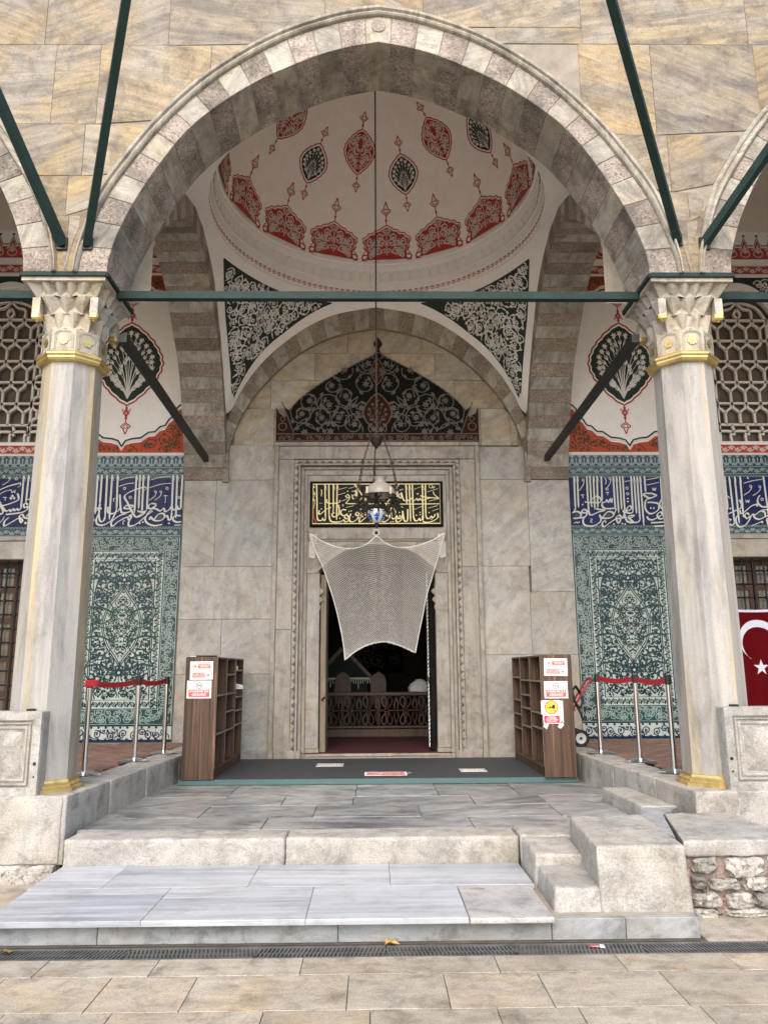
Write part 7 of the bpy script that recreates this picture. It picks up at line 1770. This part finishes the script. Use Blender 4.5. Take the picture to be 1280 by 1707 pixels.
for s in (-1, 1):   # loose corner flap
    e = .98 * s; P = lambda a, b: (e - s * .10 * a + s * .01 * b, YW - .07 - .02 * a, 3.55 - .33 * b - .02 * math.sin(a * PI) * b)
    g = MB(); k = 10; Q = [[P(i / 5 * (1 - .2 * j / k), j / k) for i in range(6)] for j in range(k + 1)]
    def cord2(run):
        for a, b in zip(run, run[1:]): g.tube([a, b], .0032, 4, caps=False)
    for st_ in range(-k, 6):
        cord2([Q[j][st_ + j] for j in range(k + 1) if 0 <= st_ + j < 6]); cord2([Q[j][5 - st_ - j] for j in range(k + 1) if 0 <= 5 - st_ - j < 6])
    cord2([Q[j][0] for j in range(k + 1)]); cord2([Q[k][i] for i in range(6)])
    g.build('corner_flap', M['rope'], net, fix=False, kind='stuff')
    MB().tube([(e, YW + .03, 3.56), (e, YW - .13, 3.565)], .008, 6).build('hook', M['iron_black'], net)
hr = MB(); hr.tube([(-.015 + .042 * math.cos(t), YW - .11, 3.565 + .042 * math.sin(t)) for t in np.linspace(0, 2 * PI, 24, endpoint=False)], .010, 6, closed=True); hr.build('hanging_ring', M['rope'], net, smooth=60)
MB().lathe([(.02, -.02), (.024, 0), (.01, .02)], 8, (-.015, YW - .09, 3.565)).build('ring_boss', M['bronze'], net)

# ---------------------------------------------------------------- hanging oil lamp
LY, LX = 8.95, -.02
lamp = thing('hanging_lamp', 'old oil lamp with glass shade and blue white font on a long chain', 'hanging lamp', (LX, LY, 9.75))
def chain(name, a, b, r, L, par):
    a, b = Vector(a), Vector(b); n = max(2, int((b - a).length / L)); g = MB(); d = (b - a).normalized(); s = d.orthogonal().normalized(); u = d.cross(s)
    for k in range(n):
        c = a + (b - a) * ((k + .5) / n); w = s if k % 2 else u
        g.tube([c + d * (L * .62) * math.cos(t) + w * L * .26 * math.sin(t) for t in np.linspace(0, 2 * PI, 8, endpoint=False)], r, 4, closed=True)
    return g.build(name, M['bronze'], par, fix=False, kind='stuff')
MB().tube([(LX, LY, 9.78), (LX, LY, 4.37)], .005, 6).build('hanging_rod', M['bronze'], lamp)
k = 4.5
chain('hanging_chain', (LX, LY, 9.76), (LX, LY, 4.37), .004, .04, lamp)
MB().lathe([(.012, 4.40), (.05, 4.385), (.088, 4.365), (.088, 4.35), (.075, 4.33), (.06, 4.28), (.03, 4.245), (.012, 4.22), (.004, 4.21)], 20, (LX, LY, 0)).build('smoke_bell', M['bronze'], lamp, smooth=50)
for k in range(3):
    a = R(90 + 120 * k) + .12; top = (LX + .085 * math.cos(a), LY + .085 * math.sin(a), 4.355); mid = (LX + .20 * math.cos(a), LY + .20 * math.sin(a), 4.02); bot = (LX + .27 * math.cos(a), LY + .27 * math.sin(a), 3.66)
    chain('lamp_chain', top, mid, .0045, .045, lamp); chain('lamp_chain', mid, (bot[0] - .02 * math.sin(a), bot[1] + .02 * math.cos(a), bot[2]), .004, .045, lamp); chain('lamp_chain', mid, (bot[0] + .03 * math.sin(a), bot[1] - .03 * math.cos(a), bot[2]), .004, .045, lamp)
    MB().lathe([(.004, -.03), (.016, -.012), (.016, .012), (.004, .03)], 8, mid).build('chain_knot', M['bronze'], lamp)
    a2 = a + PI / 3
    for q in (a - .45, a + .45, a2):     # candle arms
        P = [(LX + r * math.cos(q), LY + r * math.sin(q), z) for r, z in ((.05, 3.50), (.12, 3.43), (.20, 3.45), (.245, 3.52), (.245, 3.58))]
        arm = MB().tube(catmull(P, 5), .007, 6).build('scroll_arm', M['bronze'], lamp, smooth=60)
        for (rr, zz, r0) in ((.16, 3.50, .035), (.20, 3.40, .03)):
            MB().tube([(LX + (rr + r0 * math.cos(t)) * math.cos(q), LY + (rr + r0 * math.cos(t)) * math.sin(q), zz + r0 * math.sin(t)) for t in np.linspace(0, 1.7 * PI, 12)], .005, 5).build('scroll', M['bronze'], arm, smooth=60)
        c = (LX + .245 * math.cos(q), LY + .245 * math.sin(q), 0)
        MB().lathe([(.008, 3.56), (.032, 3.575), (.032, 3.585), (.02, 3.59), (.02, 3.615)], 12, c).build('drip_pan', M['bronze'], arm)
        if q != a2: MB().lathe([(.015, 3.615), (.015, 3.69), (.012, 3.695)], 10, c).build('candle', M['candle'], arm)
sm, snt, sb = new_mat('opal_glass'); sb.inputs['Base Color'].default_value = (.40, .37, .32, 1); sb.inputs['Roughness'].default_value = .15; sb.inputs['Transmission Weight'].default_value = .35; sb.inputs['IOR'].default_value = 1.3
M['opal'] = sm
pf = [(.188, 3.63), (.186, 3.665), (.165, 3.72), (.125, 3.765), (.075, 3.79), (.065, 3.80), (.06, 3.82), (.085, 3.86), (.082, 3.862), (.056, 3.822), (.061, 3.80), (.072, 3.786), (.12, 3.76), (.16, 3.716), (.181, 3.665), (.183, 3.63), (.188, 3.63)]
g = MB(); n = 32; V = [(LX + .04 + r * math.cos(2 * PI * j / n), LY + r * math.sin(2 * PI * j / n), z) for r, z in pf for j in range(n)]
g.add(V, [(i * n + j, i * n + (j + 1) % n, (i + 1) * n + (j + 1) % n, (i + 1) * n + j) for i in range(len(pf) - 1) for j in range(n)]); g.build('glass_shade', M['opal'], lamp, smooth=60)
g = MB(); g.tube([(LX + .04 + .19 * math.cos(t), LY + .19 * math.sin(t), 3.632) for t in np.linspace(0, 2 * PI, 32, endpoint=False)], .008, 6, closed=True); g.build('shade_ring', M['bronze'], lamp, smooth=60)
MB().lathe([(.008, 3.46), (.03, 3.48), (.05, 3.50), (.045, 3.53), (.03, 3.54), (.022, 3.60), (.03, 3.63), (.016, 3.70)], 16, (LX, LY, 0)).build('burner', M['bronze'], lamp, smooth=50)
pc = MB().lathe([(.03, 3.300), (.055, 3.315), (.09, 3.36), (.108, 3.41), (.105, 3.445), (.09, 3.46), (.06, 3.47)], 28, (LX, LY, 0)).build('porcelain_font', M['porcelain'], lamp, smooth=60)
D = Deco(); pr2 = lambda z: float(np.interp(z, [3.30, 3.315, 3.36, 3.41, 3.445, 3.46], [.03, .055, .09, .108, .105, .09]))
for k in range(6):
    a = k * PI / 3; 
    for q in (-.35, 0, .35): D.leaf((a, 3.318), PI / 2 + q * .8, .11 - abs(q) * .08, .035, 0, 0, q)
    D.flower((a + PI / 6 + .12, 3.40), .02, 6, 0, 0, 0, .5)
    for q in range(4): D.dot((a + .2 + q * .1, 3.43 - .015 * (q % 2)), .008, 0, 0, 6)
ff = lambda a, b, h: (LX + (pr2(b) + h) * math.sin(a * 1.0), LY - (pr2(b) + h) * math.cos(a), b)
D2 = Deco(); D2.v = [((x - round(x / (PI / 3)) * 0), z) for x, z in D.v]; D2.f = D.f; D2.m = D.m; D2.h = D.h
# spread the pattern's widths round the bowl
D2.v = []
for x, z in D.v:
    kx = round(x / (PI / 3) - .25) * PI / 3; D2.v.append((kx + (x - kx) * (9 if abs(x - kx) < .06 else 1.0) * 1.0, z))
D2.build('blue_painting', [M['cobalt']], pc, ff, .0015, .001)
MB().lathe([(.03, 3.30), (.02, 3.285), (.012, 3.27), (.016, 3.255), (.006, 3.235)], 10, (LX, LY, 0)).build('finial', M['bronze'], lamp, smooth=50)

# ---------------------------------------------------------------- inside the tomb chamber
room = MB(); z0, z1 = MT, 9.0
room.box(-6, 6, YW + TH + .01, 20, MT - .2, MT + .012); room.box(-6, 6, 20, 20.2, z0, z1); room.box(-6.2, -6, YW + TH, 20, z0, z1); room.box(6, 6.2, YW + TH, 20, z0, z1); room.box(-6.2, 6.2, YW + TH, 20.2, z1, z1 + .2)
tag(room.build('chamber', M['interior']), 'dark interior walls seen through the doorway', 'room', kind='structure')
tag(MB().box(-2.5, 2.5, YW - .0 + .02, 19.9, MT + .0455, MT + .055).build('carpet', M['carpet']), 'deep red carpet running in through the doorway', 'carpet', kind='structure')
rl = thing('railing', 'low wooden railing with looped lattice inside the doorway', 'railing', (0, 13.9, MT))
RZ0 = .50
MB().bbox(-2.4, 2.4, 13.86, 13.94, 1.15, 1.215, .01).build('top_rail', M['rail_wood'], rl); MB().bbox(-2.4, 2.4, 13.86, 13.94, .60, .645, .01).build('lower_rail', M['rail_wood'], rl); MB().bbox(-2.4, 2.4, 13.85, 13.95, .42, .59, .008).build('plinth', M['rail_wood'], rl)
x = -2.1; zc = .90
while x < 2.2:
    g = MB(); T = lambda P, w=.026: g.tube([(x + a, 13.9, zc + b) for a, b in catmull(P, 4)], w * .55, 5)
    for s in (1, -1):
        for q in (1, -1): T([(q * .02, s * .03), (q * .09, s * .13), (q * .085, s * .21), (q * .04, s * .235), (q * .012, s * .18), (q * .02, s * .08), (q * .03, s * .02)]); T([(q * .14, s * .03), (q * .125, s * .10), (q * .155, s * .20), (q * .165, s * .25)])
    T([(-.16, 0), (-.06, 0), (0, .03), (.06, 0), (.16, 0)]); T([(-.06, 0), (0, -.03), (.06, 0)])
    g.build('lattice_panel', M['rail_wood'], rl, fix=False); x += .325
def cenotaph(x, y, label):
    t = thing('cenotaph', label, 'cenotaph', (x, y, MT), 'cenotaphs inside the chamber')
    MB().box(x - .45, x + .45, y, y + 1.9, MT + .05, 1.45).build('chest', M['cloth_dark'], t)
    g = MB(); P = [(x - .55, 1.47), (x + .55, 1.47), (x, 1.98)]; g.prism(P, lambda a, b, d: (a, y - .05 + d, b), 0, 2.0); g.build('gabled_lid', M['cloth_dark'], t)
    for s in (1, -1): MB().hexa([(x + s * .60, y - .09, 1.42), (x + s * .52, y - .09, 1.42), (x + s * .52, y - .05, 1.42), (x + s * .60, y - .05, 1.42), (x + s * .0 + s * .04, y - .09, 2.02), (x, y - .09, 1.95), (x, y - .05, 1.95), (x + s * .04, y - .05, 2.02)]).build('gable_board', M['rail_wood'], t)
    g = MB(); rr = random.Random(3)
    g.box(x - .5, x + .5, y - .075, y - .07, 1.43, 1.46)
    for k in range(24): xx = x - .49 + k * .0425; g.box(xx, xx + .014, y - .075, y - .07, 1.43 - rr.uniform(.04, .09) - (.1 if k % 6 == 0 else 0), 1.43)
    g.build('silver_fringe', M['fringe'], t, kind='stuff')
cenotaph(-.62, 14.6, 'gabled dark cenotaph with silver fringe at the left behind the railing'); cenotaph(1.55, 14.6, 'gabled dark cenotaph with silver fringe at the right behind the railing')
for x, w, lab in ((-.62, .30, 'small brown pointed headboard before the left cenotaph'), (.03, .28, 'small grey pointed headboard at the middle behind the railing')):
    P = [(x - w / 2, 1.0), (x + w / 2, 1.0), (x + w / 2, 1.40), (x + w * .36, 1.50), (x, 1.57), (x - w * .36, 1.50), (x - w / 2, 1.40)]
    h = thing('headboard', lab, 'headboard', (x, 14.35, MT)); MB().prism(P, lambda a, b, d: (a, 14.35 + d, b), 0, .04).build('board', M['rail_wood'], h)
    MB().box(x - .03, x + .03, 14.36, 14.39, MT + .05, 1.0).build('stake', M['rail_wood'], h); D = Deco(); D.stroke([(x + (a - x) * .82, 1.05 + (b - 1.0) * .85) for a, b in P], .018, 0, 0, closed=True); D.build('carved_edge', [M['vinewood']], h, lambda a, b, q: (a, 14.35 - q, b), .004, kind=None)
tb_ = thing('turban_post', 'pale wrapped turban on a post behind the railing', 'turban', (.78, 14.35, MT))
MB().lathe([(.03, MT + .05), (.03, 1.2)], 8, (.78, 14.35, 0)).build('post', M['rail_wood'], tb_); MB().lathe([(.12, 1.18), (.205, 1.21), (.215, 1.27), (.17, 1.35), (.10, 1.39), (.09, 1.41), (.05, 1.43)], 20, (.78, 14.35, 0)).build('turban', M['plaster'], tb_, smooth=60)
# faint tiled panels and a leaded window on the chamber's far wall
fw = thing('chamber_window', 'tall window with faint leaded tracery on the chamber wall', 'window', (-.1, 19.95, 1.5))
MB().box(-.9, .7, 19.93, 19.99, 1.5, 4.3).build('frame', M['darkwood'], fw); D = Deco(); vines(D, lambda x, y: -.8 < x < .6 and 1.6 < y < 4.2, (-.8, .6, 1.6, 4.2), .22, 4, 0, 0, .1, tries=500); D.build('tracery', [M['vinewood']], fw, lambda a, b, h: (a, 19.93 - h, b), .004)

# ---------------------------------------------------------------- small litter
def leaf(x, y, z, s, yaw, label):
    g = MB(); rr = random.Random(int(x * 100)); n = 12; V = [(0, 0, .006 * s / .1)]
    for k in range(n): a = 2 * PI * k / n; r = s * (1.0 if k % 2 else .55) * (1 + rr.uniform(-.2, .3)) * (1.2 if k == 3 else 1); V.append((r * math.cos(a), r * math.sin(a) * .75, s * .35 * abs(math.sin(a * 1.5 + 1)) * rr.uniform(.4, 1.2)))
    F = [(0, 1 + k, 1 + (k + 1) % n) for k in range(n)]
    V2 = [(a, b, c - .002) for a, b, c in V]; g.add(V + V2, F + [tuple(i + n + 1 for i in f)[::-1] for f in F])
    g.tube([(0, 0, .005), (-s * .7, -s * .3, .008), (-s * 1.2, -s * .3, .02)], .002, 4)
    o = g.build('dry_leaf', M['dryleaf'], fix=False); o.location = (x, y, z); o.rotation_euler = (.3, .1, yaw); tag(o, label, 'leaf')
leaf(.03, 4.99, .012, .05, .4, 'curled yellow leaf on the grating before the middle of the step'); leaf(-2.2, 4.92, .006, .045, 2.0, 'dry leaf on the grating at the far left'); leaf(-.516, 7.6, LD + .004, .018, 1.0, 'tiny brown leaf on the grey landing'); leaf(-2.72, 9.35, PD + .002, .022, 2.4, 'small dark leaf on the left brick floor')
wr = MB(); wr.hexa([(1.19, 4.92, .001), (1.25, 4.905, .001), (1.253, 4.922, .001), (1.195, 4.937, .001), (1.195, 4.92, .012), (1.245, 4.91, .008), (1.25, 4.92, .008), (1.2, 4.933, .011)])
wo = tag(wr.build('wrapper', M['wrapper']), 'crumpled red sweet wrapper lying on the drain grating', 'wrapper'); MB().hexa([(1.25, 4.90, .002), (1.275, 4.885, .002), (1.28, 4.93, .002), (1.255, 4.925, .002), (1.25, 4.905, .012), (1.275, 4.89, .006), (1.28, 4.928, .006), (1.255, 4.922, .012)]).build('twisted_end', M['paper'], wo)
